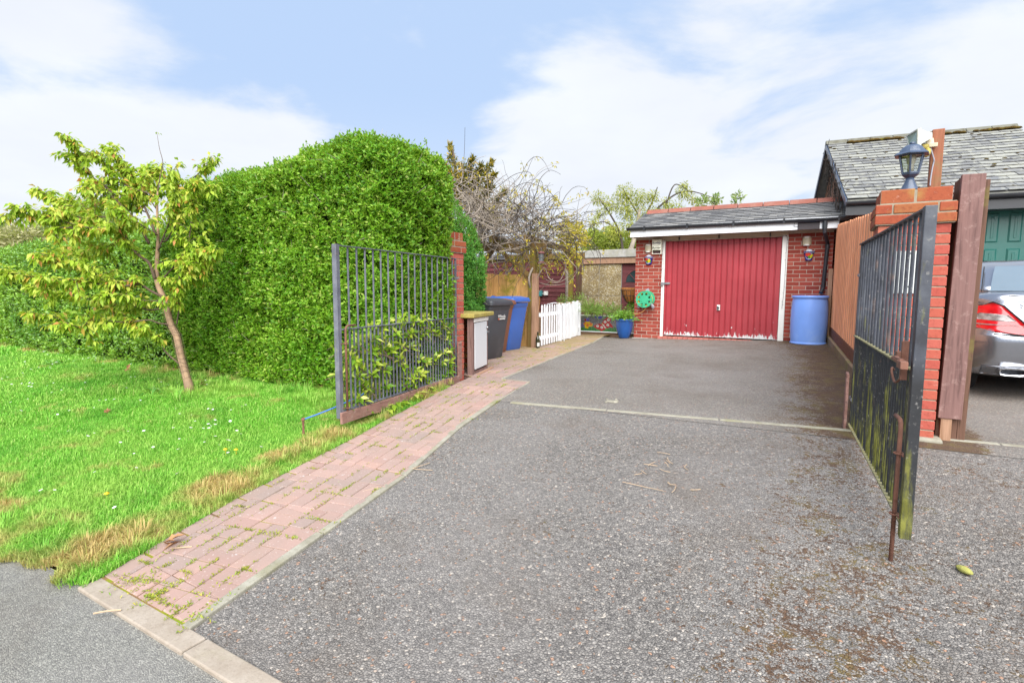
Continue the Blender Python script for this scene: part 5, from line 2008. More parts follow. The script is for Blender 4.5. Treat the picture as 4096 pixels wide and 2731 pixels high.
# green glass bottle on the path
bx, by = -4.545, 8.80
bz = gz(bx, by) + .02
t = thing('bottle', 'empty dark green wine bottle standing against the pergola post', 'bottle', (bx, by, bz))
mb = MB().lathe([(.030, 0), (.038, .006), (.038, .165), (.034, .185), (.016, .225), (.0145, .285), (.0165, .288), (.0165, .298), (.014, .30)], (bx, by, bz), 22)
mb.build('glass', MAT['bottle'], t, smooth=True)
mb = MB().lathe([(.0386, .03), (.0386, .10)], (bx, by, bz), 12, 0, -1.4, .6, capb=False, capt=False)
mb.build('label', MAT['label'], t)

# ------------------------------------------------------------------ white picket fence
A_, Z_ = np.array([-4.62, 9.06]), np.array([-4.945, 11.72])
dd = (Z_ - A_) / np.linalg.norm(Z_ - A_)
nn_ = np.array([dd[1], -dd[0]])
Lp = np.linalg.norm(Z_ - A_)
t = thing('picket_fence', 'low white picket fence beside the block path', 'fence', (A_[0], A_[1], gz(*A_)))
nP = 27
nP = 20
for k in range(nP):
    s_ = .06 + k * .150 if k < 8 else .06 + 8 * .150 + .04 + (k - 8) * (Lp - 1.42) / 11.6
    c = A_ + dd * s_
    zg = gz(*c) + .03
    zt = zg + .78 + (.03 if 14 <= k else 0) + .012 * math.sin(k * 2.1)
    mb = MB()
    h = .037
    e0, e1 = c - dd * h, c + dd * h
    f_ = nn_ * .012
    poly = [(e0[0], e0[1], zg), (e1[0], e1[1], zg), (e1[0], e1[1], zt - .03), (c[0] + dd[0] * .018, c[1] + dd[1] * .018, zt - .005), (c[0], c[1], zt), (c[0] - dd[0] * .018, c[1] - dd[1] * .018, zt - .005), (e0[0], e0[1], zt - .03)]
    mb.prism(poly, (f_[0], f_[1], 0))
    mb.build('picket', MAT['white'], t, bevel=.002)
for zz in (.18, .62):
    mb = MB()
    a, b_ = A_ - nn_ * .02, Z_ - nn_ * .02
    mb.bar((a[0], a[1], gz(*a) + zz), (b_[0], b_[1], gz(*b_) + zz), .035, .07)
    mb.build('rail', MAT['white'], t)
for s_ in (Lp * .475, Lp * .72, Lp + .04):
    c = A_ + dd * s_ - nn_ * .03
    zg = gz(*c)
    mb = MB().box(c[0] - .04, c[0] + .04, c[1] - .04, c[1] + .04, zg, zg + .80)
    p_ = mb.build('post', MAT['white'], t, bevel=.004)
    mb = MB().box(c[0] - .055, c[0] + .055, c[1] - .055, c[1] + .055, zg + .801, zg + .83)
    mb.build('post_cap', MAT['cream'], p_, bevel=.006)

mb = MB()
cx, cy = -5.25, 10.3
zz = PY(1275, 696, cy)[2]
cx = PY(1275, 696, cy)[0]
mb.tube(spline([(cx - .22, cy, gz(cx, cy)), (cx - .21, cy, zz - .12), (cx - .12, cy, zz - .02), (cx, cy, zz), (cx + .12, cy, zz - .02), (cx + .21, cy, zz - .12), (cx + .22, cy, gz(cx, cy))], 40), .013, 8)
tag(mb.build('chair_back', MAT['white'], smooth=True), 'curved white chair back rising behind the picket fence', 'chair')

# ------------------------------------------------------------------ dark red shed
sy_ = 13.2
sx0, sx1 = -9.0, PY(1322, 640, sy_)[0]
sz1 = PY(1290, 592, sy_)[2]
t = thing('shed', 'dark red weatherboarded shed behind the bare climber', 'shed', ((sx0 + sx1) / 2, sy_, gz(-5.5, sy_)))
mb = MB()
bh = .118
n = int((sz1 + 1.15) / bh)
for k in range(n):
    z0 = -1.15 + k * bh
    yb = .012
    for xa, xb in ((sx0, sx1 - .16), ):
        mb.prism([(xa, sy_ - .028, z0), (xa, sy_ - .004, z0 + bh + .012), (xa, sy_ + .02, z0 + bh + .012), (xa, sy_ + .02, z0)], (xb - xa, 0, 0))
    mb.prism([(sx1 - .115, sy_ - .020, z0 + .03), (sx1 - .115, sy_ + .004, z0 + bh + .042), (sx1 - .115, sy_ + .02, z0 + bh + .042), (sx1 - .115, sy_ + .02, z0 + .03)], (.115, 0, 0))
wl = mb.build('wall', MAT['shed'], t)
mb = MB().box(sx1 - .158, sx1 - .118, sy_ - .04, sy_ + .02, -1.15, sz1 + .02)
mb.build('corner_trim', MAT['shed_trim'], t)
mb = MB().box(sx0, sx1 - .005, sy_ + .021, sy_ + .45, -1.15, sz1)
mb.build('inner_wall', MAT['post_dark'], t)
mb = MB().prism([(sx0 - .1, sy_ - .16, sz1 + .03), (sx0 - .1, sy_ + .55, sz1 + .13), (sx0 - .1, sy_ + .55, sz1 + .17), (sx0 - .1, sy_ - .16, sz1 + .07)], (sx1 - sx0 + .13, 0, 0))
mb.build('roof', plain('dark roofing felt', sr(92, 92, 98), .9, var=.2), t)
c0 = PY(1240, 674, sy_ - .06)
mb = MB().box(c0[0] - .075, c0[0] + .075, sy_ - .12, sy_ - .03, c0[2] - .07, c0[2] + .08)
o = tag(mb.build('socket_box', MAT['teal'], bevel=.008), 'teal weatherproof box on the dark red shed wall', 'socket')
mb = MB().tube(spline([(c0[0], sy_ - .08, c0[2] - .07), (c0[0] + .01, sy_ - .09, c0[2] - .25), (c0[0] - .03, sy_ - .07, c0[2] - .5)], 12), .012, 6)
mb.build('cable', MAT['hose'], o)
c1 = PY(1254, 674, sy_ - .06)
mb = MB().box(c1[0] - .055, c1[0] + .055, sy_ - .09, sy_ - .03, c1[2] - .05, c1[2] + .06)
o = tag(mb.build('socket_box', MAT['offwhite'], bevel=.006), 'small white electric socket next to the teal box on the shed', 'socket')
mb = MB().bar((c0[0] + .076, sy_ - .05, c0[2]), (c1[0] - .056, sy_ - .05, c1[2]), .02, .02)
mb.build('conduit', MAT['offwhite'], o)

# ------------------------------------------------------------------ pebbledashed concrete garage at the back
qy = 15.0
qx0, qx1 = PY(1300, 640, qy)[0], -2.9
t = thing('concrete_garage', 'pebbledashed concrete garage with a flat roof and brown door', 'garage', (qx0 + 1, qy, gz(-4, 14)))
v1, v2, v3 = PY(1400, 574, qy)[2], PY(1400, 592, qy)[2], PY(1400, 606, qy)[2]
cuts = [qx0, PY(1322, 650, qy)[0], PY(1376, 650, qy)[0], PY(1427, 650, qy)[0]]
zm = PY(1376, 679, qy)[2]
mb = MB()
for a, b_ in zip(cuts[:-1], cuts[1:]):
    for za, zb_ in ((-1.2, zm - .006), (zm + .006, v3 - .003)):
        mb.box(a + .007, b_ - .007, qy, qy + .06, za, zb_)
mb.build('wall_panel', MAT['pebble'], t)
mb = MB().box(qx0, cuts[-1], qy + .008, qy + 4, -1.2, v3)
mb.build('wall', MAT['fascia_concrete'], t)
mb = MB().box(qx0 - .3, qx1, qy - .06, qy + 4, v3 + .004, v2)
mb.build('wall_plate', MAT['post_tan'], t, bevel=.004)
mb = MB().box(qx0 - .35, qx1, qy - .10, qy + 4, v2 + .003, v1)
mb.build('roof', MAT['fascia_concrete'], t, bevel=.01)
dx0 = PY(1430, 650, qy)[0]
dx1 = dx0 + .84
mb = MB()
mb.box(cuts[-1] + .002, dx1 + .3, qy + .05, qy + .09, -1.2, v3 - .002)
for xa, xb, za, zb_ in ((dx0 + .08, dx0 + .38, -1.0, -.55), (dx0 + .46, dx1 - .08, -1.0, -.55), (dx0 + .08, dx0 + .38, -.45, .12), (dx0 + .46, dx1 - .08, -.45, .12)):
    mb.box(xa, xb, qy + .036, qy + .05, za, zb_)
dr = mb.build('door', MAT['shed'], t, bevel=.006)
fan = [(dx0 + .42 + .34 * math.cos(a), qy + .047, .20 + .34 * math.sin(a)) for a in np.linspace(0, math.pi, 17)]
mb = MB().prism(fan, (0, -.006, 0))
mb.build('fanlight', MAT['dark_pane'], dr)
mb = MB()
for a in (math.pi / 4, math.pi / 2, 3 * math.pi / 4):
    mb.bar((dx0 + .42, qy + .036, .20), (dx0 + .42 + .34 * math.cos(a), qy + .036, .20 + .34 * math.sin(a)), .012, .018, (0, 1, 0))
arc = [(dx0 + .42 + .35 * math.cos(a), qy + .04, .20 + .35 * math.sin(a)) for a in np.linspace(0, math.pi, 17)]
mb.tube(arc, .014, 6)
mb.build('glazing_bar', MAT['shed'], dr)
mb = MB()
for k in range(8):
    mb.bar((dx1 - .22, qy - .02, -1.0 + .2 * k), (dx1 + .4, qy - .02, -1.0 + .2 * k), .012, .03, (0, 1, 0) if False else (0, 0, 1))
for k in range(4):
    mb.bar((dx1 - .2 + .18 * k, qy - .033, -1.15), (dx1 - .2 + .18 * k, qy - .033, .5), .03, .012, (0, 1, 0))
tag(mb.build('trellis', MAT['post_tan']), 'timber trellis in front of the brown door of the back garage', 'trellis')

# ------------------------------------------------------------------ white framed garden room behind the fence
wy = 16.5
wx0, wx1 = PY(1085, 620, wy)[0], PY(1208, 620, wy)[0]
wz1 = PY(1170, 603, wy)[2]
t = thing('garden_room', 'white framed garden room glimpsed under the pergola', 'building', ((wx0 + wx1) / 2, wy, gz(-8, 14)))
mb = MB().box(wx0, wx1, wy + .1, wy + 3, -1.1, wz1 + .05)
mb.build('wall', MAT['offwhite'], t)
mb = MB().box(wx0 - .1, wx1 + .1, wy - .15, wy + 3.2, wz1 + .055, wz1 + .22)
mb.build('roof', plain('grey felt', sr(130, 130, 134), .9), t, bevel=.01)
ws = [wx0, PY(1121, 620, wy)[0], PY(1139, 620, wy)[0], PY(1147, 620, wy)[0], PY(1180, 620, wy)[0], wx1]
for a, b_ in ((wx0 + .05, PY(1138, 620, wy)[0]), (PY(1152, 620, wy)[0], PY(1188, 620, wy)[0])):
    mb = MB()
    mb.box(a - .07, a, wy + .03, wy + .11, -.6, wz1 - .02)
    mb.box(b_, b_ + .07, wy + .03, wy + .11, -.6, wz1 - .02)
    mb.box(a - .07, b_ + .07, wy + .028, wy + .11, wz1 - .019, wz1 + .05)
    mb.box(a - .07, b_ + .07, wy + .028, wy + .11, -.68, -.601)
    f_ = mb.build('window', MAT['white'], t)
    mb = MB().box(a, b_, wy + .07, wy + .098, -.6, wz1 - .02)
    mb.build('pane', MAT['dark_pane'], f_)

# ------------------------------------------------------------------ brick house far left with a chimney showing over the hedge
hx, hy = -17.3, 15.6
t = thing('brick_house', 'brick house hidden by the hedge, only its chimney pots showing above', 'house', (hx, hy, -1.1))
mb = MB().box(hx - 4, hx + 4, hy - 3, hy + 3, -1.3, 2.2)
mb.build('wall', MAT['brick_far'], t)
mb = MB().prism([(hx - 4.2, hy - 3.3, 2.1), (hx - 4.2, hy, 4.0), (hx - 4.2, hy + 3.3, 2.1)], (8.4, 0, 0))
rf_ = mb.build('roof', MAT['far_roof'], t)
cz = PD(775, 347, 22.2)[2]
cp = PD(777, 347, 22.2)
ca_, cbx = PD(758, 347, 22.2), PD(797, 347, 22.2)
u_ = (cbx - ca_)[:2]
u_ /= np.linalg.norm(u_)
mb = MB()
mb.obox((cp[0], cp[1], (cz + 3.0) / 2), (u_[0] * .34, u_[1] * .34, 0), (-u_[1] * .22, u_[0] * .22, 0), (0, 0, (cz - 3.0) / 2))
mb.obox((cp[0], cp[1], cz - .09), (u_[0] * .39, u_[1] * .39, 0), (-u_[1] * .27, u_[0] * .27, 0), (0, 0, .07))
chm = mb.build('chimney', MAT['brick_far'], rf_)
mb = MB()
for k, (o_, hh) in enumerate(((-.30, .15), (-.17, .19), (-.03, .23), (.13, .25), (.28, .23))):
    c = np.array([cp[0] + u_[0] * o_, cp[1] + u_[1] * o_, cz])
    r = .085 if k > 1 else .065
    mb.lathe([(r, 0), (r * .92, hh * .8), (r * 1.1, hh * .85), (r * 1.1, hh), (r * .8, hh)], c, 14)
mb.build('chimney_pots', MAT['chimney_pot'], rf_)

# ------------------------------------------------------------------ raised bed with a mosaic panel
my = 12.05
m00, m10 = PY(2310 / K + 95 / 9.408 / K, (1240 + 770 / 9.408) / K, my), PY((2310 + 1530 / 9.408) / K, (1240 + 850 / 9.408) / K, my)
m01 = PY((2310 + 95 / 9.408) / K, (1240 + 205 / 9.408) / K, my)
mx0, mx1, mz0, mz1 = m00[0], -3.62, m00[2], m01[2]
t = thing('raised_bed', 'timber sleeper raised bed behind the picket fence', 'planting bed', ((mx0 + mx1) / 2, my, gz(-4.5, my)))
mb = MB()
mb.box(mx0 - 1.4, mx1, my + .04, my + .14, gz(-4.5, 12) - .05, mz1 + .07)
mb.build('front_sleeper', MAT['sleeper'], t, bevel=.01)
mb = MB().box(mx0 - 1.4, mx1, my + .141, my + 1.6, gz(-4.5, 12) - .1, mz1 + .04)
mb.build('earth', MAT['soil'], t)
t = thing('mosaic_panel', 'long mosaic panel with a red butterfly and yellow flowerpot on green', 'artwork', ((mx0 + mx1) / 2, my, mz0))
mb = MB()
MY = my + .012
mb.box(mx0, mx1, MY, MY + .02, mz0, mz1)
mb.build('backing', MAT['grout'], t)
mb = MB()
mb.box(mx0 - .012, mx1, MY - .014, MY + .022, mz1 + .0005, mz1 + .022)
mb.box(mx0 - .012, mx1, MY - .014, MY + .022, mz0 - .020, mz0 - .0005)
mb.box(mx0 - .03, mx0 - .0005, MY - .013, MY + .022, mz0 - .02, mz1 + .022)
mb.build('frame', MAT['white'], t, bevel=.002)
W_, H_ = (1530 - 95), (m00[2] - m01[2])
px2m = (PY((2310 + 1500 / 9.408) / K, 1290 / K, my)[0] - PY((2310 + 100 / 9.408) / K, 1290 / K, my)[0]) / 1400.0


def inpoly(x, y, poly):
    c = False
    n = len(poly)
    for i in range(n):
        (x1, y1), (x2, y2) = poly[i], poly[(i + 1) % n]
        if (y1 > y) != (y2 > y) and x < (x2 - x1) * (y - y1) / (y2 - y1) + x1:
            c = not c
    return c


wing_r = [(930, 470), (980, 370), (1090, 268), (1200, 262), (1262, 330), (1250, 400), (1200, 440), (1270, 500), (1330, 590), (1330, 640), (1250, 605), (1190, 625), (1130, 665), (1080, 640), (1010, 560)]
wing_l = [(905, 515), (820, 505), (720, 530), (640, 580), (610, 630), (680, 650), (720, 705), (800, 712), (850, 720), (880, 770), (930, 790), (960, 740), (1040, 715), (1075, 690), (1010, 620), (960, 560)]
fl = [(1160, 350), (1040, 430), (1145, 540), (760, 600), (920, 640)]
pot = [(270, 600), (430, 610), (405, 705), (285, 685)]
flw = [(290, 450), (450, 445), (560, 510), (570, 600), (480, 630), (430, 612), (280, 600), (215, 530)]
orng = [(265, 510, 45), (500, 530, 55), (380, 580, 55)]
tiles = {}
ts = 20.0
for i in range(int(W_ / ts) + 6):
    for j in range(29):
        X, Y_ = 110 + (i + .5) * ts, 222 + (j + .5) * ts
        if mx0 + (X - 95) * px2m > mx1 - .01 or Y_ > 795:
            continue
        yy = Y_ - (X - 95) * .040 * 0
        k = 'mos_bg'
        if Y_ > 650 + 20 * math.sin(X / 130):
            k = 'mos_green'
        elif 520 < X < 1060 and Y_ < 245 + 70 * math.exp(-((X - 790) / 150) ** 2):
            k = 'mos_blue'
        elif X < 250 and Y_ > 520:
            k = 'mos_purple' if random.random() < .25 else 'mos_bg'
        if 335 < X < 440 and 290 < Y_ < 440:
            k = 'mos_purple'
        if math.hypot(X - 285, Y_ - 375) < 38:
            k = 'mos_red'
        if inpoly(X, Y_, flw) or inpoly(X, Y_, pot):
            k = 'mos_yellow'
            if any(math.hypot(X - a, Y_ - b_) < r for a, b_, r in orng):
                k = 'mos_orange'
        if inpoly(X, Y_, wing_l) or inpoly(X, Y_, wing_r):
            k = 'mos_red'
        if any(math.hypot(X - a, Y_ - b_) < 50 for a, b_ in fl):
            k = 'mos_white'
        if abs((X - 940) - (Y_ - 500) * .75) < 22 and 490 < Y_ < 660:
            k = 'mos_yellow' if Y_ < 530 else 'mos_white'
        tiles.setdefault(k, MB())
        x_, z_ = mx0 + (X - 95) * px2m, mz1 - (Y_ - 222) / 560 * (mz1 - mz0 - .004)
        hw, hh = ts * px2m * .44, (mz1 - mz0) / 560 * ts * .44
        tiles[k].box(x_ - hw, x_ + hw, MY - .005, MY - .0003, z_ - hh, z_ + hh)
for k, nm in (('mos_bg', 'grey_tiles'), ('mos_green', 'green_tiles'), ('mos_blue', 'blue_tiles'), ('mos_red', 'red_tiles'), ('mos_yellow', 'yellow_tiles'), ('mos_orange', 'orange_tiles'), ('mos_white', 'white_tiles'), ('mos_purple', 'purple_tiles')):
    if k in tiles:
        tiles[k].build(nm, MAT[k], t)
mb = MB()
for (a, b_) in fl:
    x_, z_ = mx0 + (a - 95) * px2m, mz1 - (b_ - 222) / 560 * (mz1 - mz0)
    mb.box(x_ - .008, x_ + .008, MY - .007, MY - .0052, z_ - .008, z_ + .008)
mb.build('flower_centres', MAT['black_plastic'], t)

# ------------------------------------------------------------------ blue plant pot
ppx, ppy = -3.75, 11.42
zp = gz(ppx, ppy) + .008
hp = PY(1434, 732, ppy)[2] - zp
rp = (PY(1455, 735, ppy)[0] - PY(1414, 735, ppy)[0]) / 2
t = thing('plant_pot', 'large blue glazed pot full of leafy green plants at the garage corner', 'plant pot', (ppx, ppy, zp))
mb = MB().lathe([(rp * .50, 0), (rp * .56, .01), (rp * .80, hp * .35), (rp * .92, hp * .62), (rp * .935, hp * .80), (rp * .955, hp * .87), (rp * 1.03, hp * .93), (rp * 1.05, hp * .975), (rp, hp), (rp * .93, hp * .99), (rp * .88, hp * .9), (.01, hp * .9)], (ppx, ppy, zp), 40)
mb.build('pot', MAT['blue_pot'], t, smooth=True)
r_ = np.random.default_rng(3)
n = 420
P = np.stack([r_.normal(0, rp * .55, n), r_.normal(0, rp * .5, n), np.abs(r_.normal(.05, .07, n))], 1)
P[:, 0] -= .3 * np.abs(P[:, 2]) * 0
D = P * np.array([1, 1, .2]) + np.array([0, 0, .06]) + r_.normal(size=(n, 3)) * .05
P = P + np.array([ppx - .03, ppy, zp + hp * .93])
V, T = leaves(P, D, r_.normal(size=(n, 3)) * .5 + np.array([0, -.3, 1]), r_.uniform(.06, .11, n), r_.uniform(.03, .05, n), droop=.5)
n = 36
P2 = np.tile([ppx - .05, ppy, zp + hp * .95], (n, 1)) + r_.normal(0, .07, (n, 3)) * np.array([1, 1, .2])
a = r_.uniform(0, 6.28, n)
D2 = np.stack([np.cos(a), np.sin(a) * .7, r_.uniform(.2, 1.2, n)], 1)
V2, T2 = leaves(P2, D2, np.stack([-np.cos(a), -np.sin(a), 0 * a + 1.5], 1), r_.uniform(.16, .30, n), .014, droop=.6)
V, T = merge([(V, T), (V2, T2)])
fast('plants', V, T, MAT['potplant'], t)

# hanging basket on the side of the garage
hb = np.array([-3.80, 12.02, PY(1436, 664, 12.02)[2]])
t = thing('hanging_basket', 'coir lined wire basket on the side wall of the red door garage', 'basket', hb)
mb = MB().lathe([(.03, -.34), (.12, -.28), (.19, -.14), (.225, -.02), (.235, .02), (.215, .035), (.18, .0), (.02, -.04)], hb, 28)
mb.build('coir_liner', MAT['coir'], t, smooth=True)
mb = MB()
for k in range(14):
    a = 2 * math.pi * k / 14
    mb.tube([(hb[0] + r * math.cos(a), hb[1] + r * math.sin(a), hb[2] + z) for r, z in ((.235, -.02), (.20, -.15), (.125, -.29), (.03, -.35))], .004, 5)
for r, z in ((.24, -.02), (.205, -.15)):
    mb.tube([(hb[0] + r * math.cos(a), hb[1] + r * math.sin(a), hb[2] + z) for a in np.linspace(0, 2 * math.pi, 33)], .005, 5)
mb.bar((hb[0], hb[1], hb[2] + .0), (-3.55, hb[1], hb[2] + .0), .02, .02)
mb.build('wire_frame', MAT['black_plastic'], t)
# ------------------------------------------------------------------ fence at the right of the drive
FA, FB = np.array([.165, 11.42]), np.array([.545, 5.46])
fdir = (FB - FA) / np.linalg.norm(FB - FA)
fn = np.array([fdir[1], -fdir[0]])          # towards the drive (-X)
if fn[0] > 0:
    fn = -fn


def PF(u, v, off=0.0):
    d = ray(u, v)
    a = FA + fn * off
    A = np.array([[d[0], -fdir[0]], [d[1], -fdir[1]]])
    s_, q = np.linalg.solve(A, a)
    return d * s_, q


(_p1, q1), (_p2, q2) = PF(1930, 515), PF(1980, 498.5)
sl_f = (_p2[2] - _p1[2]) / (q2 - q1)
ftop = lambda q: _p1[2] + (q - q1) * sl_f
t = thing('side_fence', 'orange brown board fence on a concrete base between garage and lantern pillar', 'fence', (FA[0], FA[1], gz(*FA)))
Lf = np.linalg.norm(FB - FA)
mb = MB()
q = .02
k = 0
while q < Lf:
    w_ = .105 + random.uniform(0, .01)
    zt = ftop(q + .05) + random.uniform(-.006, .006)
    c = FA + fdir * (q + w_ / 2) + fn * (.010 if k % 2 else .0)
    zb_ = gz(*c) + .30
    mb.obox((c[0], c[1], (zt + zb_) / 2), (fdir[0] * w_ / 2 * 1.06, fdir[1] * w_ / 2 * 1.06, 0), (fn[0] * .008, fn[1] * .008, 0), (0, 0, (zt - zb_) / 2))
    q += w_
    k += 1
mb.build('boards', MAT['fence'], t)
mb = MB()
a, b_ = FA + fn * .0, FB + fn * .0
mb.bar((a[0], a[1], gz(*a) + .215), (b_[0], b_[1], gz(*b_) + .215), .045, .165)
mb.build('gravel_board', MAT['fence_brown'], t, bevel=.004)
mb = MB()
a, b_ = FA + fn * .015, FB + fn * .015
mb.bar((a[0], a[1], gz(*a) + .03), (b_[0], b_[1], gz(*b_) + .03), .09, .20)
mb.build('concrete_base', MAT['gravelboard'], t, bevel=.008)
mb = MB()
a, b_ = FA - fn * .04, FB - fn * .04
for zz in (.5, 1.5):
    mb.bar((a[0], a[1], gz(*a) + zz), (b_[0], b_[1], gz(*b_) + zz), .05, .08)
mb.build('rail', MAT['fence_brown'], t)
pz, pq = PF((3200 + 300 / 2.614) / K, (900 + 480 / 2.614) / K)
mb = MB().box(.075, .145, 11.34, 11.42, gz(.1, 11.4), pz[2])
tag(mb.build('fence_post', MAT['post_tan'], bevel=.004), 'short weathered post between the blue barrel and the side fence', 'post')

# ------------------------------------------------------------------ right brick pillar with lantern
ry0 = 4.95
rx1_ = PY(3806 / K, 900 / K, ry0)[0]
rx0_ = PY(3512 / K, 905 / K, ry0)[0]
ry1 = ry0 + .44
rtop = PY(3810 / K, 742 / K, ry0)[2]
rcap = rtop - .107 - 2 * .0765
t = thing('brick_pillar', 'orange red brick gate pillar with a lantern on top', 'pillar', ((rx0_ + rx1_) / 2, ry0 + .22, gz(.6, 5)), 0, 'brick gate pillars')
zb = gz(.6, 5) + .035
mb = MB().box(rx0_ + .006, rx1_ - .006, ry0 + .006, ry1 - .006, zb - .2, rtop - .01)
shaft = mb.build('shaft', MAT['mortar_pale'], t)
nc = round((rcap - zb) / .0765)
mb = MB()
brick_ring(mb, rx0_, rx1_, ry0, ry1, rcap - nc * .0765, nc, .0765, odd=1)
mb.build('brickwork', MAT['brick_pillar'], shaft, bevel=.004, segs=2)
mb = MB().box(rx0_ - .04, rx1_ + .05, ry0 - .05, ry1, gz(.6, 5) - .1, zb - .012)
mb.build('footing', MAT['concrete'], t, bevel=.02, segs=3)
pillar_cap(t, rx0_, rx1_, ry0, ry1, rcap, .0765, .107, True, 'brick_cap', .024)
# blank board screwed to the pillar
a, b_ = PY(3573 / K, 1005 / K, ry0 - .015), PY(3703 / K, 1174 / K, ry0 - .015)
mb = MB().box(a[0], b_[0], ry0 - .018, ry0 - .004, b_[2], a[2])
o = tag(mb.build('sign_board', MAT['noticeboard'], bevel=.002), 'blank white board screwed to the lantern pillar behind the gate bars', 'sign')
for fx, fz_ in ((.04, .06), (.96, .06), (.5, .06), (.5, .84), (.04, .93), (.96, .93)):
    x_, z_ = a[0] + (b_[0] - a[0]) * fx, a[2] + (b_[2] - a[2]) * fz_
    mb = MB().lathe([(.006, -.001), (.006, .001)], (0, 0, 0), 8)
    s_ = mb.build('screw', MAT['black_plastic'], o, local=True)
    s_.matrix_local = Matrix.Translation((x_, ry0 - .0186, z_)) @ Matrix.Rotation(math.radians(90), 4, 'X')

# lantern
lz = rtop
lp = PZ(3637 / K, 750 / K, lz)
lx, ly = lp[0], min(max(lp[1], ry0 + .12), ry1 - .12)
lx = PY(3637 / K, 750 / K, ly)[0]
s1 = F_PX / float(CB[2] @ np.array([lx, ly, lz]))      # px per metre at the lantern
t = thing('lantern', 'dark six sided lantern standing on the brick pillar', 'lantern', (lx, ly, lz))
hz_ = lambda v: (755 - v) / s1                # height above pillar top for a source row
hh = [0, hz_(705), hz_(690), hz_(618), hz_(600), hz_(587), hz_(573)]
mb = MB().lathe([(.062, 0), (.056, .012), (.042, .045), (.030, hh[1] * .75), (.026, hh[1])], (lx, ly, lz), 24)
mb.build('base', MAT['lantern'], t, smooth=True)
zc = lz + hh[1]
mb = MB().lathe([(.026, 0), (.035, .006), (.056, .022), (.060, .034)], (lx, ly, zc), 6, a0=.35, a1=.35 + 2 * math.pi)
mb.build('cup', MAT['lantern'], t)
zg0, zg1 = zc + .036, lz + hh[3]
rb_, rt_ = .054, .082


def hexp(r, k, z):
    a = .35 + k * math.pi / 3
    return np.array([lx + r * math.cos(a), ly + r * math.sin(a), z])


cage = MB()
for k in range(6):
    cage.tube([hexp(rb_, k, zg0 - .004), hexp(rt_, k, zg1 + .004)], .0065, 6)
for r, z in ((rb_, zg0), (rt_, zg1)):
    for k in range(6):
        cage.tube([hexp(r, k, z), hexp(r, k + 1, z)], .006, 6)
cage.build('cage', MAT['lantern'], t)
for k in range(6):
    mb = MB()
    mb.add([hexp(rb_ * .97, k, zg0), hexp(rb_ * .97, k + 1, zg0), hexp(rt_ * .97, k + 1, zg1), hexp(rt_ * .97, k, zg1)], [(0, 1, 2, 3)])
    mb.build('pane', MAT['pane'], t)
mb = MB().lathe([(.02, 0), (.022, .05), (.018, .055), (.026, .075), (.032, .10), (.026, .13), (.006, .145)], (lx, ly, zg0), 16)
mb.build('bulb', MAT['lamp_cream'], t, smooth=True)
zr = zg1
mb = MB().lathe([(.118, zr + .0), (.120, zr + .006), (.098, zr + .022)], (lx, ly, 0), 6, a0=.35, a1=.35 + 2 * math.pi)
mb.lathe([(.088, zr + .020), (.080, zr + .034), (.062, zr + .060), (.040, zr + .076), (.016, zr + .082), (.020, zr + .088), (.018, zr + .097), (.0, zr + .098)], (lx, ly, 0), 24)
mb.build('roof', MAT['lantern'], t)

# ------------------------------------------------------------------ floodlight on a stake behind the pillar
fy = 5.46
tl, tr = PY(3752 / K, 516 / K, fy), PY(3776 / K, 514 / K, fy)
bl, br = PY(3716 / K, 742 / K, fy), PY(3757 / K, 742 / K, fy)
t = thing('floodlight_post', 'brown timber stake behind the lantern pillar', 'post', (tl[0], fy, gz(tl[0], fy)))
mb = MB()
w_ = .078
xb = (bl[0] + br[0]) / 2 + .004
xt = (tl[0] + tr[0]) / 2 - .012
gz0 = gz(xb, fy)
dxz = (xt - xb) / (tl[2] - bl[2])
xg = xb - dxz * (bl[2] - gz0)
mb.obox(((xt + xg) / 2, fy + w_ / 2, (tl[2] + gz0) / 2), (w_ / 2, 0, 0), (0, w_ / 2, 0), ((xt - xg) / 2, 0, (tl[2] - gz0) / 2))
mb.build('stake', MAT['post_brown'], t, bevel=.004)
# housing: glass faces the drive, body tapers back to the post
g = lambda u, v, y: PY((3580 + u / 5.6) / K, (500 + v / 5.6) / K, y)
fA, fB_, fC, fD = g(268, 240, 5.34), g(530, 85, 5.19), g(525, 465, 5.21), g(300, 455, 5.34)
bA, bB, bC, bD = g(700, 135, 5.47), g(838, 170, 5.40), g(840, 285, 5.41), g(720, 360, 5.47)
lt = thing('security_light', 'dirty white floodlight with a pale green glass, fixed to the timber stake', 'floodlight', (fA + fC) / 2)
mb = MB()
mb.add([fA, fB_, fC, fD, bA, bB, bC, bD], [(0, 1, 5, 4), (1, 2, 6, 5), (2, 3, 7, 6), (3, 0, 4, 7), (4, 5, 6, 7)])
mb.build('housing', MAT['flood_white'], lt)
cen = (fA + fB_ + fC + fD) / 4
nrm = np.cross(fB_ - fA, fD - fA)
nrm /= np.linalg.norm(nrm)
if np.dot(nrm, cen) > 0:
    nrm = -nrm
ins = [cen + (p - cen) * .84 + nrm * .002 for p in (fA, fB_, fC, fD)]
mb = MB().prism(ins, -nrm * .004)
mb.build('glass', MAT['flood_glass'], lt)
mb = MB()
rim_ = [cen + (p - cen) * 1.03 for p in (fA, fB_, fC, fD)]
inn = [cen + (p - cen) * .85 for p in (fA, fB_, fC, fD)]
vs = [p + nrm * .008 for p in rim_] + [p + nrm * .008 for p in inn] + [p - nrm * .018 for p in rim_] + [p - nrm * .0 for p in inn]
fs = []
for i in range(4):
    k = (i + 1) % 4
    fs += [(i, k, 4 + k, 4 + i), (i, 8 + i, 8 + k, k), (4 + i, 4 + k, 12 + k, 12 + i)]
mb.add(vs, fs)
mb.build('bezel', MAT['flood_white'], lt)
mb = MB()
p0, p1 = g(690, 470, 5.43), g(955, 445, 5.43)
mb.bar(p0, p1, .03, .032)
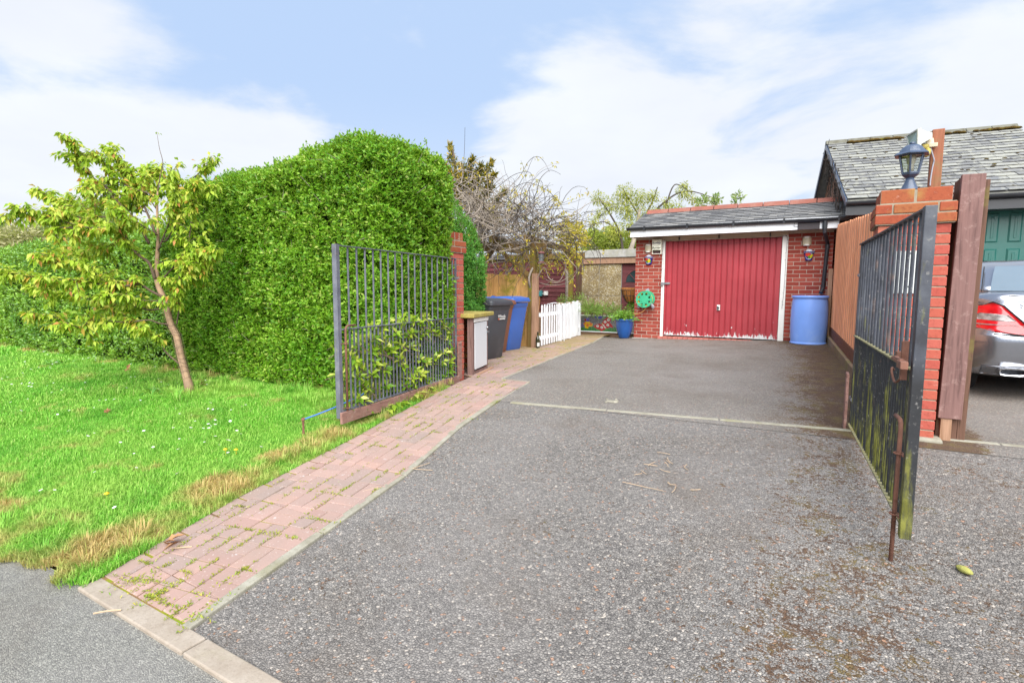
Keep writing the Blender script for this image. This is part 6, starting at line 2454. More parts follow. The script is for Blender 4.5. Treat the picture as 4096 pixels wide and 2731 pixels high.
mb.bar(g(770, 320, 5.46), g(790, 480, 5.45), .03, .05, (1, 0, 0))
mb.build('bracket', MAT['lamp_cream'], lt, bevel=.004)
mb = MB()
mb.tube(spline([g(690, 520, 5.4), g(735, 560, 5.4), g(735, 630, 5.38), g(680, 680, 5.36), g(615, 692, 5.34)], 16), [.016] * 4 + [.02] * 8 + [.012] * 4, 10)
mb.tube([g(600, 500, 5.36), g(700, 485, 5.42)], .022, 10)
mb.build('movement_sensor', MAT['coping'], lt, smooth=True)
mb = MB()
mb.tube(spline([g(800, 500, 5.44), g(830, 620, 5.44), g(875, 780, 5.445), g(865, 850, 5.45), g(840, 960, 5.45), g(800, 1200, 5.45), g(785, 1360, 5.45)], 30), .005, 6)
mb.build('cable', MAT['grey_plastic'], lt)

# ------------------------------------------------------------------ thick timber gate post by the pillar
ty = 4.99
A0, A1 = PY(3850 / K, 698 / K, ty), PY(3948 / K, 692 / K, ty)
B0, B1 = PY(3752 / K, 1671 / K, ty), PY(3847 / K, 1680 / K, ty)
gxp = (B0[0] + B1[0]) / 2
t = thing('timber_post', 'thick weathered purple brown timber post with a plank on its front', 'post', (gxp, ty + .15, gz(gxp, ty)))
mb = MB()
mb.prism([A0, A1, B1, B0], (0, .055, 0))
mb.build('plank', MAT['post_old'], t, bevel=.004)
zgp = gz(gxp, 5.1)
y2 = ty + .057
C0, C1 = A0 + np.array([0, 0, -.012]), PY(3964 / K, 716 / K, y2)
D1 = PY(3858 / K, 1757 / K, y2)
C0[1] = C1[1] = D1[1] = y2
D0 = np.array([B0[0] - (A0[0] - B0[0]) * .09, y2, zgp - .03])
D1[2] = zgp - .03
xsplit = .62
Cs, Ds = C0 + (C1 - C0) * .02, D0
mb = MB().prism([C0 + np.array([.002, 0, 0]), np.array([C1[0] - .05, y2, C0[2]]), np.array([D1[0] - .05, y2, zgp - .03]), D0], (0, .21, 0))
mb.build('rear_post', MAT['post_dark'], t, bevel=.004)
mb = MB().prism([np.array([C1[0] - .049, y2, C1[2]]), C1, D1, np.array([D1[0] - .049, y2, zgp - .03])], (0, .12, 0))
mb.build('side_batten', MAT['post_dark'], t, bevel=.003)
mb = MB().box(B0[0] + .02, B0[0] + .085, ty + .01, ty + .055, zgp - .02, B0[2] - .002)
mb.build('packing_block', MAT['post_tan'], t)

# ------------------------------------------------------------------ neighbour's garage
nrot = math.atan2(.12, .993)
O = np.array([.285, 10.72])
t = thing('neighbour_garage', 'neighbouring brick garage with a lichened slate roof and dark green door', 'garage', (O[0], O[1], gz(O[0], O[1])), nrot)
Tm = WM[t]
zo = gz(O[0], O[1])


def loc(p):
    q = Tm.inverted() @ Vector([float(c) for c in p])
    return np.array(q)


ex_ = np.array([math.cos(nrot), math.sin(nrot)])
ey_ = np.array([-math.sin(nrot), math.cos(nrot)])


def PN(u, v, ly):
    """pixel -> local point on the plane local y = ly"""
    d = ray(u, v)
    o2 = O + ey_ * ly
    s_ = np.dot(o2, ey_) / np.dot(d[:2], ey_)
    return loc(d * s_)


B = lambda mb, nm, mat, par=None, **kw: mb.build(nm, MAT[mat], par or t, local=True, **kw)
ez = PN(1935, 458, 0)[2]
RYL = 3.05
rz_ = PN(1891, 330.5, RYL)[2]
Lr_ = PN(2331.7, 291.4, RYL)[0]
wz = ez - .06
WX0 = .20
gdl = PN(2246, 600, .42)[0]
gdt = PN(2300, 481, .42)[2]
gfr = PN(2300, 464, .42)[2]
core = MB()
core.box(WX0 + .006, gdl - .12, .306, .5, -.3, wz)
core.box(WX0 + .006, WX0 + .12, .5, 5.7, -.3, wz)
core.box(Lr_ - .2, Lr_ - .05, .306, 5.7, -.3, wz)
core.prism([(WX0 + .006, .3, wz), (WX0 + .006, RYL, rz_ - .12), (WX0 + .006, 5.8, wz)], (.1, 0, 0))
core.prism([(Lr_ - .2, .3, wz), (Lr_ - .2, RYL, rz_ - .12), (Lr_ - .2, 5.8, wz)], (.1, 0, 0))
wl = B(core, 'wall', 'mortar')
mb = MB()
nC = int((wz + .1) / .075)
brick_face(mb, WX0, gdl - .125, .30, -.1, -.1 + nC * .075, .075)
# gable side: brick courses then vertical cladding up to the verge
for c in range(nC):
    za = -.1 + c * .075
    y_ = .405 - (.11 if c % 2 else 0)
    while y_ < 3.6:
        a, b2 = max(y_, .405), min(y_ + .225, 3.6)
        if b2 - a > .03:
            mb.box(WX0, WX0 + .1, a + .005, b2 - .005, za + .005, za + .07)
        y_ += .225
B(mb, 'brickwork', 'brick_far', wl, bevel=.003, segs=1)
mb = MB()
y_ = .5
while y_ < 2 * RYL - .5:
    zt = wz + (rz_ - .14 - wz) * (1 - abs(y_ + .06 - RYL) / (RYL - .3))
    if zt > wz:
        mb.box(WX0 - .02 - random.uniform(0, .01), WX0, y_, y_ + .12, wz - .25, zt - .02)
    y_ += .125
B(mb, 'gable_cladding', 'hanging_tile', wl)
ov = MB()
ov.prism([(0.0, -.0, ez - .015), (0, RYL, rz_ - .02), (0, 2 * RYL, ez - .015), (0, 2 * RYL, ez - .05), (0, RYL, rz_ - .06), (0, 0, ez - .05)], (Lr_, 0, 0))
roof = B(ov, 'roof', 'slate_old')
upv = np.array([0, RYL, rz_ - ez])
Ls = np.linalg.norm(upv)
upv /= Ls
nv = np.array([0, -upv[2], upv[1]])
NR = 21
sm = MB()
slate_course(sm, -.01, Lr_ + .01, NR, .30, lambda k: (np.array([0, -.03, ez]) + upv * (Ls * k / NR) - nv * .015, upv), upv, nv, Ls / NR + .08, jitter=.006, thick=.008, xdir=np.array([1.0, 0, 0]))
B(sm, 'slates', 'slate_old', roof)
mb = MB()
for k in range(8):
    xa, xb = -.03 + (Lr_ + .06) * k / 8, -.03 + (Lr_ + .06) * (k + 1) / 8 - .008
    mb.prism([(xa, RYL - .14, rz_ - .05), (xa, RYL - .03, rz_ + .05), (xa, RYL + .03, rz_ + .05), (xa, RYL + .14, rz_ - .05)], (xb - xa, 0, 0))
B(mb, 'ridge', 'ridge_grey', roof, bevel=.01)
mb = MB()
r_ = np.random.default_rng(4)
for k in range(70):
    x_ = Lr_ * (.12 + .3 * r_.uniform() if k % 2 else r_.uniform(.45, 1.0))
    s_ = r_.uniform(.02, .05)
    mb.lathe([(s_ * 1.3, -.012), (s_ * 1.1, s_ * .3), (s_ * .6, s_ * .6), (.002, s_ * .7)], (x_, RYL - .14 - r_.uniform(0, .05), rz_ - .05 - r_.uniform(0, .02)), 8, sx=1.5)
for k in range(60):
    q, x_ = r_.uniform(.05, .95), r_.uniform(0, Lr_)
    p = np.array([x_, 0, 0]) + np.array([0, -.03, ez]) + upv * Ls * q
    s_ = r_.uniform(.008, .022)
    mb.lathe([(s_ * 1.3, .0), (s_ * 1.1, s_ * .5), (.002, s_ * .8)], p + nv * .008, 7, sx=1.4)
mo = B(mb, 'moss_clumps', 'moss', roof, smooth=True)
mo['kind'] = 'stuff'
mb = MB()
mb.prism([(-.03, .0, ez - .11), (-.03, 0, ez + .0), (-.03, RYL, rz_ + .0), (-.03, RYL, rz_ - .13)], (.024, 0, 0))
mb.prism([(-.03, 2 * RYL, ez - .11), (-.03, 2 * RYL, ez + .0), (-.03, RYL, rz_ + .0), (-.03, RYL, rz_ - .13)], (.024, 0, 0))
B(mb, 'bargeboard', 'lantern')
mb = MB()
mb.box(-.02, Lr_, .0, .03, ez - .27, ez - .06)
mb.box(.0, Lr_, .031, .30, ez - .27, ez - .25)
B(mb, 'fascia', 'black_plastic')
mb = MB()
prof = [(math.cos(a), math.sin(a)) for a in np.linspace(math.pi, 2 * math.pi, 9)]
vs = [(xx, -.06 + .058 * c, ez - .055 + .058 * s_) for xx in (-.03, Lr_ + .03) for c, s_ in prof]
vs += [(xx, -.06 + .052 * c, ez - .055 + .052 * s_) for xx in (-.03, Lr_ + .03) for c, s_ in prof]
fs = [(i, i + 1, 10 + i, 9 + i) for i in range(8)] + [(18 + i, 27 + i, 28 + i, 19 + i) for i in range(8)] + [(0, 9, 27, 18), (8, 26, 35, 17), tuple(range(9)), tuple(range(9, 18))]
mb.add(vs, fs)
B(mb, 'gutter', 'black_plastic')
mb = MB()
mb.box(gdl - .12, Lr_ - .2, .38, .46, gdt + .012, gfr + .2)
mb.box(gdl - .12, gdl - .015, .38, .46, -.1, gdt + .01)
B(mb, 'door_frame', 'offwhite', bevel=.004)
mb = MB()
dw = Lr_ - .35 - gdl
mb.box(gdl, gdl + dw, .44, .47, -.05, gdt)
nx_, nz_ = 3, 4
for i in range(nx_):
    for j in range(nz_):
        x0, x1 = gdl + dw * i / nx_ + .06, gdl + dw * (i + 1) / nx_ - .06
        z0, z1 = gdt - (gdt + .02) * (j + 1) / nz_ + .05, gdt - (gdt + .02) * j / nz_ - .05
        for s_ in (0, .05):
            a0, a1, c0, c1 = x0 + s_, x1 - s_, z0 + s_, z1 - s_
            y0, y1 = .432 - s_ * .1, .438 - s_ * .1
            b2 = .022
            mb.add([(a0, .4398, c0), (a1, .4398, c0), (a1, .4398, c1), (a0, .4398, c1), (a0 + b2, y0 - .008, c0 + b2), (a1 - b2, y0 - .008, c0 + b2), (a1 - b2, y0 - .008, c1 - b2), (a0 + b2, y0 - .008, c1 - b2)],
                   [(0, 1, 5, 4), (1, 2, 6, 5), (2, 3, 7, 6), (3, 0, 4, 7), (4, 5, 6, 7)])
B(mb, 'garage_door', 'green_door')
# dry creeper stems hanging in the gable
mb = MB()
r_ = np.random.default_rng(9)
for k in range(90):
    y_ = r_.uniform(.4, 3.0)
    zt = wz + (rz_ - wz) * y_ / RYL - .1
    p = np.array([-.0 - r_.uniform(0, .05), y_, zt + r_.uniform(-.3, .02)])
    pts = [p]
    d = r_.normal(size=3) * np.array([.3, .8, .8])
    for q in range(6):
        d = d + r_.normal(size=3) * np.array([.2, .6, .6]) + np.array([0, 0, -.15])
        pts.append(pts[-1] + d / np.linalg.norm(d) * .07 * np.array([.35, 1, 1]))
    mb.tube(pts, .005, 4)
o = B(mb, 'dry_creeper', 'vine_dark')
o['kind'] = 'stuff'

# ------------------------------------------------------------------ silver car on the neighbour's drive
crt = math.atan2(.07, .9975)
cy0 = 6.62
cxl = 1.27
CW = .885
co = np.array([cxl + CW * math.cos(crt), cy0 + CW * math.sin(crt)])
czg = gz(co[0], co[1]) + .005
t = thing('parked_car', 'silver convertible seen from behind, parked facing the green garage door', 'car', (co[0], co[1], czg), crt)
B = lambda mb, nm, mat, par=None, **kw: mb.build(nm, MAT[mat], par or t, local=True, **kw)


def plan(y0, y1, hw, rr, rf, bow, n=7):
    """outline of a car at one height, rear at y0 bowed by bow, rounded corners"""
    p = []
    for k in range(n):                      # rear edge from left to centre to right
        s_ = -1 + 2 * k / (n - 1)
        p.append(((hw - rr) * s_, y0 + bow * s_ * s_))
    for k in range(1, n):
        a = -math.pi / 2 + math.pi / 2 * k / (n - 1)
        p.append((hw - rr + rr * math.cos(a), y0 + bow + rr * .8 + rr * .8 * math.sin(a)))
    for k in range(n):
        a = math.pi / 2 * k / (n - 1)
        p.append((hw - rf + rf * math.cos(a), y1 - rf + rf * math.sin(a)))
    q = [(-x, y) for x, y in p[n:]][::-1]
    return p + q


levels = [
    # z, rear y, front y, half width, rear corner radius, bow
    (.205, .20, 3.75, .78, .26, .05), (.235, .09, 3.9, .83, .28, .06), (.30, .035, 4.0, .855, .30, .07), (.40, .012, 4.05, .872, .31, .075), (.52, .0, 4.06, .884, .32, .08),
    (.585, -.004, 4.05, .886, .32, .08), (.60, .006, 4.05, .886, .32, .08), (.66, .028, 3.98, .884, .32, .085), (.76, .052, 3.75, .876, .32, .09), (.85, .066, 3.2, .862, .31, .095), (.915, .070, 2.7, .838, .30, .10), (.955, .072, 2.55, .80, .29, .10), (.975, .085, 2.5, .77, .28, .10), (.985, .16, 2.45, .70, .25, .08), (.992, .42, 2.3, .50, .2, .05)]
mb = MB()
loft(mb, [[(x, y, z) for x, y in plan(y0, y1, hw, rr, .5, bow)] for z, y0, y1, hw, rr, bow in levels])
body = B(mb, 'body', 'silver', smooth=True)
body.modifiers.new('e', 'EDGE_SPLIT').split_angle = math.radians(50)
gl = [(.97, .56, 2.72, .76, .22), (1.07, .70, 2.52, .72, .22), (1.17, .86, 2.30, .675, .22), (1.26, 1.02, 2.10, .625, .22), (1.31, 1.18, 1.92, .57, .22), (1.33, 1.35, 1.8, .46, .2)]
mb = MB()
loft(mb, [[(x, y, z) for x, y in plan(y0, y1, hw, rr, .3, .10)] for z, y0, y1, hw, rr in gl])
roof_ = B(mb, 'roof', 'silver', smooth=True)
mb = MB()
rows = [(.99, .57, .60), (1.07, .685, .565), (1.17, .845, .515), (1.245, .975, .47)]
vs = []
for z, y_, hw in rows:
    for k in range(9):
        s_ = -1 + k / 4
        vs.append((hw * s_, y_ + .10 * (hw * s_ / .60) ** 2 * .75 + .03, z + .012))
fs = [(j * 9 + k, j * 9 + k + 1, (j + 1) * 9 + k + 1, (j + 1) * 9 + k) for j in range(3) for k in range(8)]
mb.add(vs, fs)
B(mb, 'rear_window', 'car_glass', smooth=True)
for sg in (-1, 1):
    mb = MB()
    mb.tube(spline([(sg * .67, .665, .995), (sg * .645, .76, 1.07), (sg * .605, .90, 1.17), (sg * .56, 1.06, 1.25)], 16), .005, 5)
    B(mb, 'roof_seam', 'black_matt')


def surf(x, z):
    """rear face y of the body at local x, z (negative side mirrored)"""
    zs = [l[0] for l in levels]
    y0, hw, rr, bow = [np.interp(z, zs, [l[i] for l in levels]) for i in (1, 3, 4, 5)]
    ax = abs(x)
    if ax <= hw - rr:
        return y0 + bow * (ax / (hw - rr)) ** 2
    c = min((ax - (hw - rr)) / rr, .995)
    return y0 + bow + rr * .8 - rr * .8 * math.sqrt(1 - c * c)


def patch(name, poly, mat, off, sg, par=None, n=10):
    """curved piece following the rear of the body; poly in (|x|, z)"""
    xs_ = [p[0] for p in poly]
    zs_ = [p[1] for p in poly]
    mb_ = MB()
    NZ, NX = 10, 12
    zr_ = np.linspace(min(zs_) + 1e-4, max(zs_) - 1e-4, NZ)
    grid = []
    for z in zr_:
        cr = []
        for i in range(len(poly)):
            (xa, za), (xb, zb2) = poly[i], poly[(i + 1) % len(poly)]
            if (za - z) * (zb2 - z) <= 0 and abs(za - zb2) > 1e-6:
                cr.append(xa + (xb - xa) * (z - za) / (zb2 - za))
        grid.append([(sg * x, surf(x, z) - off, z) for x in np.linspace(min(cr), max(cr), NX)])
    vs = [p for r in grid for p in r] + [(p[0], p[1] + off + .02, p[2]) for r in grid for p in r]
    N = NZ * NX
    fs = [(j * NX + k, j * NX + k + 1, (j + 1) * NX + k + 1, (j + 1) * NX + k) for j in range(NZ - 1) for k in range(NX - 1)]
    edge = [k for k in range(NX)] + [j * NX + NX - 1 for j in range(1, NZ)] + [(NZ - 1) * NX + k for k in range(NX - 2, -1, -1)] + [j * NX for j in range(NZ - 2, 0, -1)]
    fs += [(edge[i], edge[(i + 1) % len(edge)], edge[(i + 1) % len(edge)] + N, edge[i] + N) for i in range(len(edge))]
    mb_.add(vs, fs)
    return B(mb_, name, mat, par, smooth=True)


for sg in (-1, 1):
    lo_ = patch('tail_light', [(.875, .84), (.80, .885), (.70, .893), (.655, .885), (.52, .74), (.40, .600), (.62, .618), (.80, .655), (.878, .70)], 'lamp_red', .006, sg)
    patch('clear_lens', [(.84, .765), (.79, .80), (.60, .785), (.535, .725), (.60, .722), (.80, .738)], 'lamp_clear', .010, sg, lo_)
    patch('lens_rim', [(.885, .847), (.80, .896), (.70, .904), (.648, .895), (.50, .74), (.365, .588), (.62, .606), (.80, .643), (.885, .69)], 'black_matt', .001, sg, lo_)
    patch('lens_divider', [(.86, .706), (.72, .698), (.50, .690), (.47, .684), (.72, .69), (.86, .698)], 'lamp_clear', .009, sg, lo_)
    mb = MB()
    ex0 = sg * .56
    ring = []
    for k in range(28):
        a = 2 * math.pi * k / 28
        cx_, cz_ = math.cos(a), math.sin(a)
        ring.append((ex0 + .10 * np.sign(cx_) * abs(cx_) ** .55, .02, .275 + .033 * np.sign(cz_) * abs(cz_) ** .55))
    ring_in = [(ex0 + (p[0] - ex0) * .90, .025, .275 + (p[2] - .275) * .74) for p in ring]
    ring_b = [(p[0], .24, p[2]) for p in ring]
    ring_ib = [(p[0], .20, p[2]) for p in ring_in]
    n = 28
    mb.add(ring + ring_in + ring_b + ring_ib, [(i, (i + 1) % n, n + (i + 1) % n, n + i) for i in range(n)] + [(i, 2 * n + i, 2 * n + (i + 1) % n, (i + 1) % n) for i in range(n)] + [(n + i, n + (i + 1) % n, 3 * n + (i + 1) % n, 3 * n + i) for i in range(n)])
    ep = B(mb, 'exhaust_tip', 'chrome')
    mb = MB()
    mb.add(ring_ib, [tuple(range(n))])
    B(mb, 'exhaust_opening', 'black_matt', ep)
    for yy in (.80, 3.22):
        mb = MB()
        mb.prism([(sg * .67, yy + .315 * math.cos(a), .315 + .315 * math.sin(a)) for a in np.linspace(0, 2 * math.pi, 41)[:-1]], (sg * .215, 0, 0))
        wh = B(mb, 'wheel', 'tyre', bevel=.02)
        mb = MB()
        mb.prism([(sg * .876, yy + .215 * math.cos(a), .315 + .215 * math.sin(a)) for a in np.linspace(0, 2 * math.pi, 33)[:-1]], (sg * .012, 0, 0))
        B(mb, 'rim', 'steel', wh)
patch('bumper_recess', [(.76, .315), (.36, .325), (.34, .235), (.76, .235)], 'silver_dark', .003, -1)  # patch in a darker silver than the body, laid on the surface
patch('bumper_recess', [(.76, .315), (.36, .325), (.34, .235), (.76, .235)], 'silver_dark', .003, 1)
mb = MB()
mb.tube(spline([(-.70, surf(.70, .605) - .002, .612), (-.40, surf(.4, .6) - .003, .594), (0, surf(0, .6) - .003, .590), (.40, surf(.4, .6) - .003, .594), (.70, surf(.7, .605) - .002, .612)], 30), .004, 5)
mb.tube(spline([(-.60, surf(.6, .95) - .0, .957), (-.3, surf(.3, .962) - .0, .966), (0, surf(0, .966), .968), (.3, surf(.3, .962), .966), (.6, surf(.6, .95), .957)], 30), .003, 5)
B(mb, 'panel_gap', 'black_matt')
bx_ = -.452
M_ = frame_matrix((bx_, surf(.452, .872) - .008, .872), (.99, -.12, 0), (0, .13, .99), (-.12, -.98, .13))
o = text_obj('S L K', .058, MAT['chrome'], None, M_, 'badge', extrude=.003)
o.parent = t
WM[o] = WM[t]
mb = MB().box(-.255, .255, -.022, .006, .43, .535)
B(mb, 'number_plate', 'dandelion', bevel=.003)

t.scale = (1, 1, 1.05)

# odd bits lying on the drive
p = ray(2215, 1310)
for zz in np.linspace(-1.0, -1.45, 500):
    q = p * (zz / p[2])
    if zz <= gz(q[0], q[1]) + .012:
        break
mb = MB()
r_ = np.random.default_rng(2)
rg_l = []
ca2, sa2 = math.cos(-.9), math.sin(-.9)
for j, f_ in enumerate(np.linspace(-1, 1, 9)):
    rr = math.sqrt(max(1 - f_ * f_, .03))
    rg_l.append([(q[0] + (.038 * f_) * ca2 - .02 * rr * math.cos(a) * sa2, q[1] + (.038 * f_) * sa2 + .02 * rr * math.cos(a) * ca2, q[2] + .004 + .015 * rr * math.sin(a) * r_.uniform(.8, 1.15)) for a in np.linspace(0, 2 * math.pi, 13)[:-1]])
loft(mb, rg_l)
tag(mb.build('moss_clump', MAT['lichen_clump'], smooth=True), 'small yellow green clump lying on the asphalt right of the open gate', 'debris')
p = ray(1405, 922)
for zz in np.linspace(-1.0, -1.45, 500):
    q = p * (zz / p[2])
    if zz <= gz(q[0], q[1]) + .008:
        break
mb = MB()
mb.lathe([(.05, -.004), (.046, .006), (.03, .013), (.004, .015)], q, 7, sx=1.3, sy=.7)
for kk in range(6):
    q2 = q + np.array([random.gauss(0, .06), random.gauss(0, .05), 0])
    mb.lathe([(.014, -.004), (.012, .006), (.003, .010)], q2, 6)
tag(mb.build('stone', MAT['white_stone']), 'pale stone lump on the upper drive near the cross kerb', 'stone')
r_ = np.random.default_rng(31)
stalks = []
for (u, v, n, sp) in ((1545, 1075, 10, .13), (1575, 1125, 4, .06), (1450, 1126, 1, .03), (905, 1105, 2, .10), (950, 1085, 1, .05)):
    p = ray(u, v)
    for zz in np.linspace(-1.0, -1.45, 500):
        q = p * (zz / p[2])
        if zz <= gz(q[0], q[1]) + .006:
            break
    for k in range(n):
        c = q + np.array([r_.normal(0, sp), r_.normal(0, sp), 0])
        a = r_.uniform(0, math.pi)
        L = r_.uniform(.02, .06) * (2.4 if n < 3 else 1)
        p0 = np.array([c[0] - L * math.cos(a), c[1] - L * math.sin(a), 0])
        p1 = np.array([c[0] + L * math.cos(a), c[1] + L * math.sin(a), 0])
        pm = (p0 + p1) / 2 + np.array([r_.normal(0, .01), r_.normal(0, .01), 0])
        for w_ in (p0, pm, p1):
            w_[2] = gz(w_[0], w_[1]) + .010 + r_.uniform(0, .006)
        stalks.append((p0, pm, p1))
mb = MB()
for s_ in stalks:
    mb.tube(spline(s_, 5), .0022, 5)
tag(mb.build('dry_stalks', MAT['straw']), kind='stuff')
for lb, u, v, a in (('pale bent twig lying on the pavement left of the kerb', 245, 1412, .5), ('long dry twig across the grass edge of the block path', 415, 1263, .45)):
    p = ray(u, v)
    for zz in np.linspace(-1.0, -1.46, 500):
        q = p * (zz / p[2])
        if zz <= gz(q[0], q[1]) + .01:
            break
    mb = MB()
    pts = [q + np.array([L * math.cos(a + w_), L * math.sin(a + w_), .012 + .008 * random.random()]) for L, w_ in ((-.05, .2), (-.02, 0), (.02, .15), (.055, .3))]
    mb.tube(spline(pts, 10), .004, 6)
    tag(mb.build('twig', MAT['straw']), lb, 'twig', 'twigs on the ground')
# ------------------------------------------------------------------ plants
def build_plant(t, name, parts_, mat, **kw):
    V, T = merge(parts_)
    return fast(name, V, T, mat, t, **kw)


def hedge(name, label, x0, x1, y0, y1, zt, r, n_sprig, mat, leafL, seed, z_in=.12, faces='front top right left', dens_far=None):
    """clipped hedge: sprigs of small leaves over a lumpy rounded box; zt(x) is the height of the top"""
    rr = np.random.default_rng(seed)
    zmax = max(zt(x) for x in np.linspace(x0, x1, 20))
    zb = min(gz(x0, y0), gz(x1, y0)) + z_in
    lo, hi = np.array([x0, y0, zb - 1.0]), np.array([x1, y1, zmax])
    lx, ly, lz = x1 - x0, y1 - y0, zmax - zb
    areas = {'front': lx * lz, 'back': lx * lz * .25, 'top': lx * ly, 'right': ly * lz, 'left': ly * lz}
    fl = faces.split()
    tot = sum(areas[f] for f in fl)
    P0 = []
    for f in fl:
        m = int(n_sprig * areas[f] / tot)
        a, b_ = rr.uniform(0, 1, m), rr.uniform(0, 1, m)
        if f in ('front', 'back'):
            y_ = y0 if f == 'front' else y1
            P0.append(np.stack([x0 + lx * a, np.full(m, y_), zb + lz * b_], 1))
        elif f == 'top':
            P0.append(np.stack([x0 + lx * a, y0 + ly * b_, np.full(m, zmax)], 1))
        else:
            x_ = x1 if f == 'right' else x0
            P0.append(np.stack([np.full(m, x_), y0 + ly * a, zb + lz * b_], 1))
    P0 = np.concatenate(P0)
    q = np.clip(P0, lo + r, hi - r)
    N = unit(P0 - q)
    P = q + r * N
    lump = smooth_noise3(P, seed + 3, 5.0) * .05 + smooth_noise3(P, seed + 4, 14.0) * .05
    depth = -np.abs(rr.normal(0, .07, len(P)))
    gap_ = smooth_noise3(P, seed + 9, 22.0)
    depth = depth - .26 * np.clip(gap_ - .22, 0, 1)
    P = P + N * (lump + depth)[:, None]
    ztx = np.array([zt(x) for x in P[:, 0]])
    P[:, 2] = zb + (P[:, 2] - zb) * (ztx - zb) / (zmax - zb)
    # new growth stands proud of the clipped top
    up_ = (N[:, 2] > .6) & (rr.uniform(0, 1, len(P)) < .45)
    P[up_, 2] += rr.uniform(0, .07, up_.sum())
    S = unit(N * .75 + np.array([0, 0, .75]) + rr.normal(size=P.shape) * .45)
    S[up_] = unit(np.array([0, 0, 1.0]) + rr.normal(size=(up_.sum(), 3)) * .3)
    nl = 8
    k = np.arange(nl)
    sl = leafL * rr.uniform(1.6, 3.2, len(P))
    fr = (k + .6) / nl
    A = unit(np.cross(S, rr.normal(size=P.shape)))
    Bv = np.cross(S, A)
    base = P[:, None, :] + S[:, None, :] * (sl[:, None] * (fr[None, :] - .6))[:, :, None]
    sgn = np.where(k % 2, 1, -1)
    par = (k // 2) % 2
    side = np.where(par[None, :, None], A[:, None, :], Bv[:, None, :]) * sgn[None, :, None]
    D = unit(side * .85 + S[:, None, :] * .75 + rr.normal(size=base.shape) * .2)
    Nn = unit(S[:, None, :] * .9 - side * .5 + N[:, None, :] * .5 + rr.normal(size=base.shape) * .25)
    L = leafL * rr.uniform(.65, 1.15, base.shape[:2])
    V, T = leaves(base.reshape(-1, 3), D.reshape(-1, 3), Nn.reshape(-1, 3), L.ravel(), L.ravel() * .52, fold=.12)
    t = thing(name, label, 'hedge', ((x0 + x1) / 2, (y0 + y1) / 2, zb), 0, 'clipped green hedges')
    fast('foliage', V, T, mat, t)
    # dark twiggy core so that one cannot look straight through
    mb = MB()
    for i_ in rr.choice(len(P), 260 if n_sprig > 9000 else 80, replace=False):
        p_ = P[i_] + N[i_] * .02
        e_ = p_ + unit(N[i_] * .6 + np.array([0, 0, .6]) + rr.normal(size=3) * .7) * rr.uniform(.06, .16)
        mb.tube([p_, e_], [.0028, .0015], 4)
    mb.build('bare_twigs', MAT['vine'], t)['kind'] = 'stuff'
    nx_ = max(6, int(lx / .25))
    mb = MB()
    rings = []
    ins = .20
    for i in range(nx_ + 1):
        x = x0 + ins + (lx - 2 * ins) * i / nx_
        e = min((x - x0) / (r + .1), (x1 - x) / (r + .1), 1)
        e = math.sqrt(1 - (1 - e) ** 2) * .75 + .25 if e < 1 else 1
        ym, hy_ = (y0 + y1) / 2, ((y1 - y0) / 2 - ins) * (.72 + .28 * e)
        top_ = zb + (zt(x) - ins - zb) * (.86 + .14 * e)
        ring = []
        for a, zz in ((-1, zb - .05), (-1, zb + (top_ - zb) * .45), (-1, top_ - r * .8), (-.8, top_ - r * .25), (-.4, top_), (.4, top_), (.8, top_ - r * .25), (1, top_ - r * .8), (1, zb - .05)):
            ring.append((x, ym + a * hy_ + random.uniform(-.02, .02), zz + random.uniform(-.02, .02)))
        rings.append(ring)
    loft(mb, rings)
    mb.build('stems', MAT['hedge_core'], t)
    return t


tall_z = lambda x: float(np.interp(x, [-8.2, -7.6, -6.6, -5.8, -5.2, -4.7, -4.2, -3.8], [1.33, 1.39, 1.44, 1.49, 1.57, 1.62, 1.60, 1.54]))
t1 = hedge('tall_hedge', 'tall bright green clipped hedge behind the left iron gate', -8.1, -3.83, 4.12, 5.35, tall_z, .30, 30000, MAT['privet'], .046, 41, .06, 'front top right left')
low_z = lambda x: float(np.interp(x, [-30, -14, -10, -8], [.72, .76, .84, .90])) + .03 * math.sin(x * 2.3)
t2 = hedge('low_hedge', 'lower stretch of green hedge beyond the cherry tree', -22, -7.95, 4.08, 5.3, low_z, .35, 13000, MAT['privet_far'], .058, 42, .05, 'front top right')
back_z = lambda x: float(np.interp(x, [-6.4, -5.3, -4.95, -4.65, -4.4], [1.72, 1.68, 1.42, 1.02, .60]))
t3 = hedge('rear_hedge', 'blue green hedge rising behind the left brick pillar', -6.4, -4.37, 5.95, 7.0, back_z, .40, 8500, MAT['privet_deep'], .034, 43, .12, 'front top right')

# long shoots that escaped the clippers
mb = MB()
LP, LD, LN = [], [], []
for (pts, dep) in (([(983, 336 + 10), (979, 330), (976, 322)], 6.2), ([(632, 392), (629, 378), (630, 365)], 6.9), ([(585, 410), (572, 400), (560, 402)], 7.0), ([(850, 330), (846, 322)], 6.2), ([(905, 335), (903, 325)], 6.3), ([(820, 338), (823, 326)], 6.3), ([(870, 328), (874, 319)], 6.2), ([(760, 356), (756, 345)], 6.4)):
    w_ = spline([PD(u, v, dep) for u, v in pts], 8)
    mb.tube(w_, .003, 5)
    for q in w_[3:]:
        for s_ in range(2):
            LP.append(q)
            LD.append(rng.normal(size=3) * .6 + np.array([0, 0, .8]))
            LN.append(rng.normal(size=3))
sh = mb.build('stray_shoots', MAT['twig'], t1)
V, T = leaves(np.array(LP), np.array(LD), np.array(LN), .034, .016)
fast('shoot_leaves', V, T, MAT['privet'], sh)

# ------------------------------------------------------------------ cherry tree on the lawn
DT = 6.28          # depth of the tree from the camera
r_ = np.random.default_rng(77)
tb = PD(437, 900, DT)
tb[2] = gz(tb[0], tb[1]) - .03
t = thing('cherry_tree', 'young cherry tree with bronze tipped leaves leaning over the lawn', 'tree', tb)


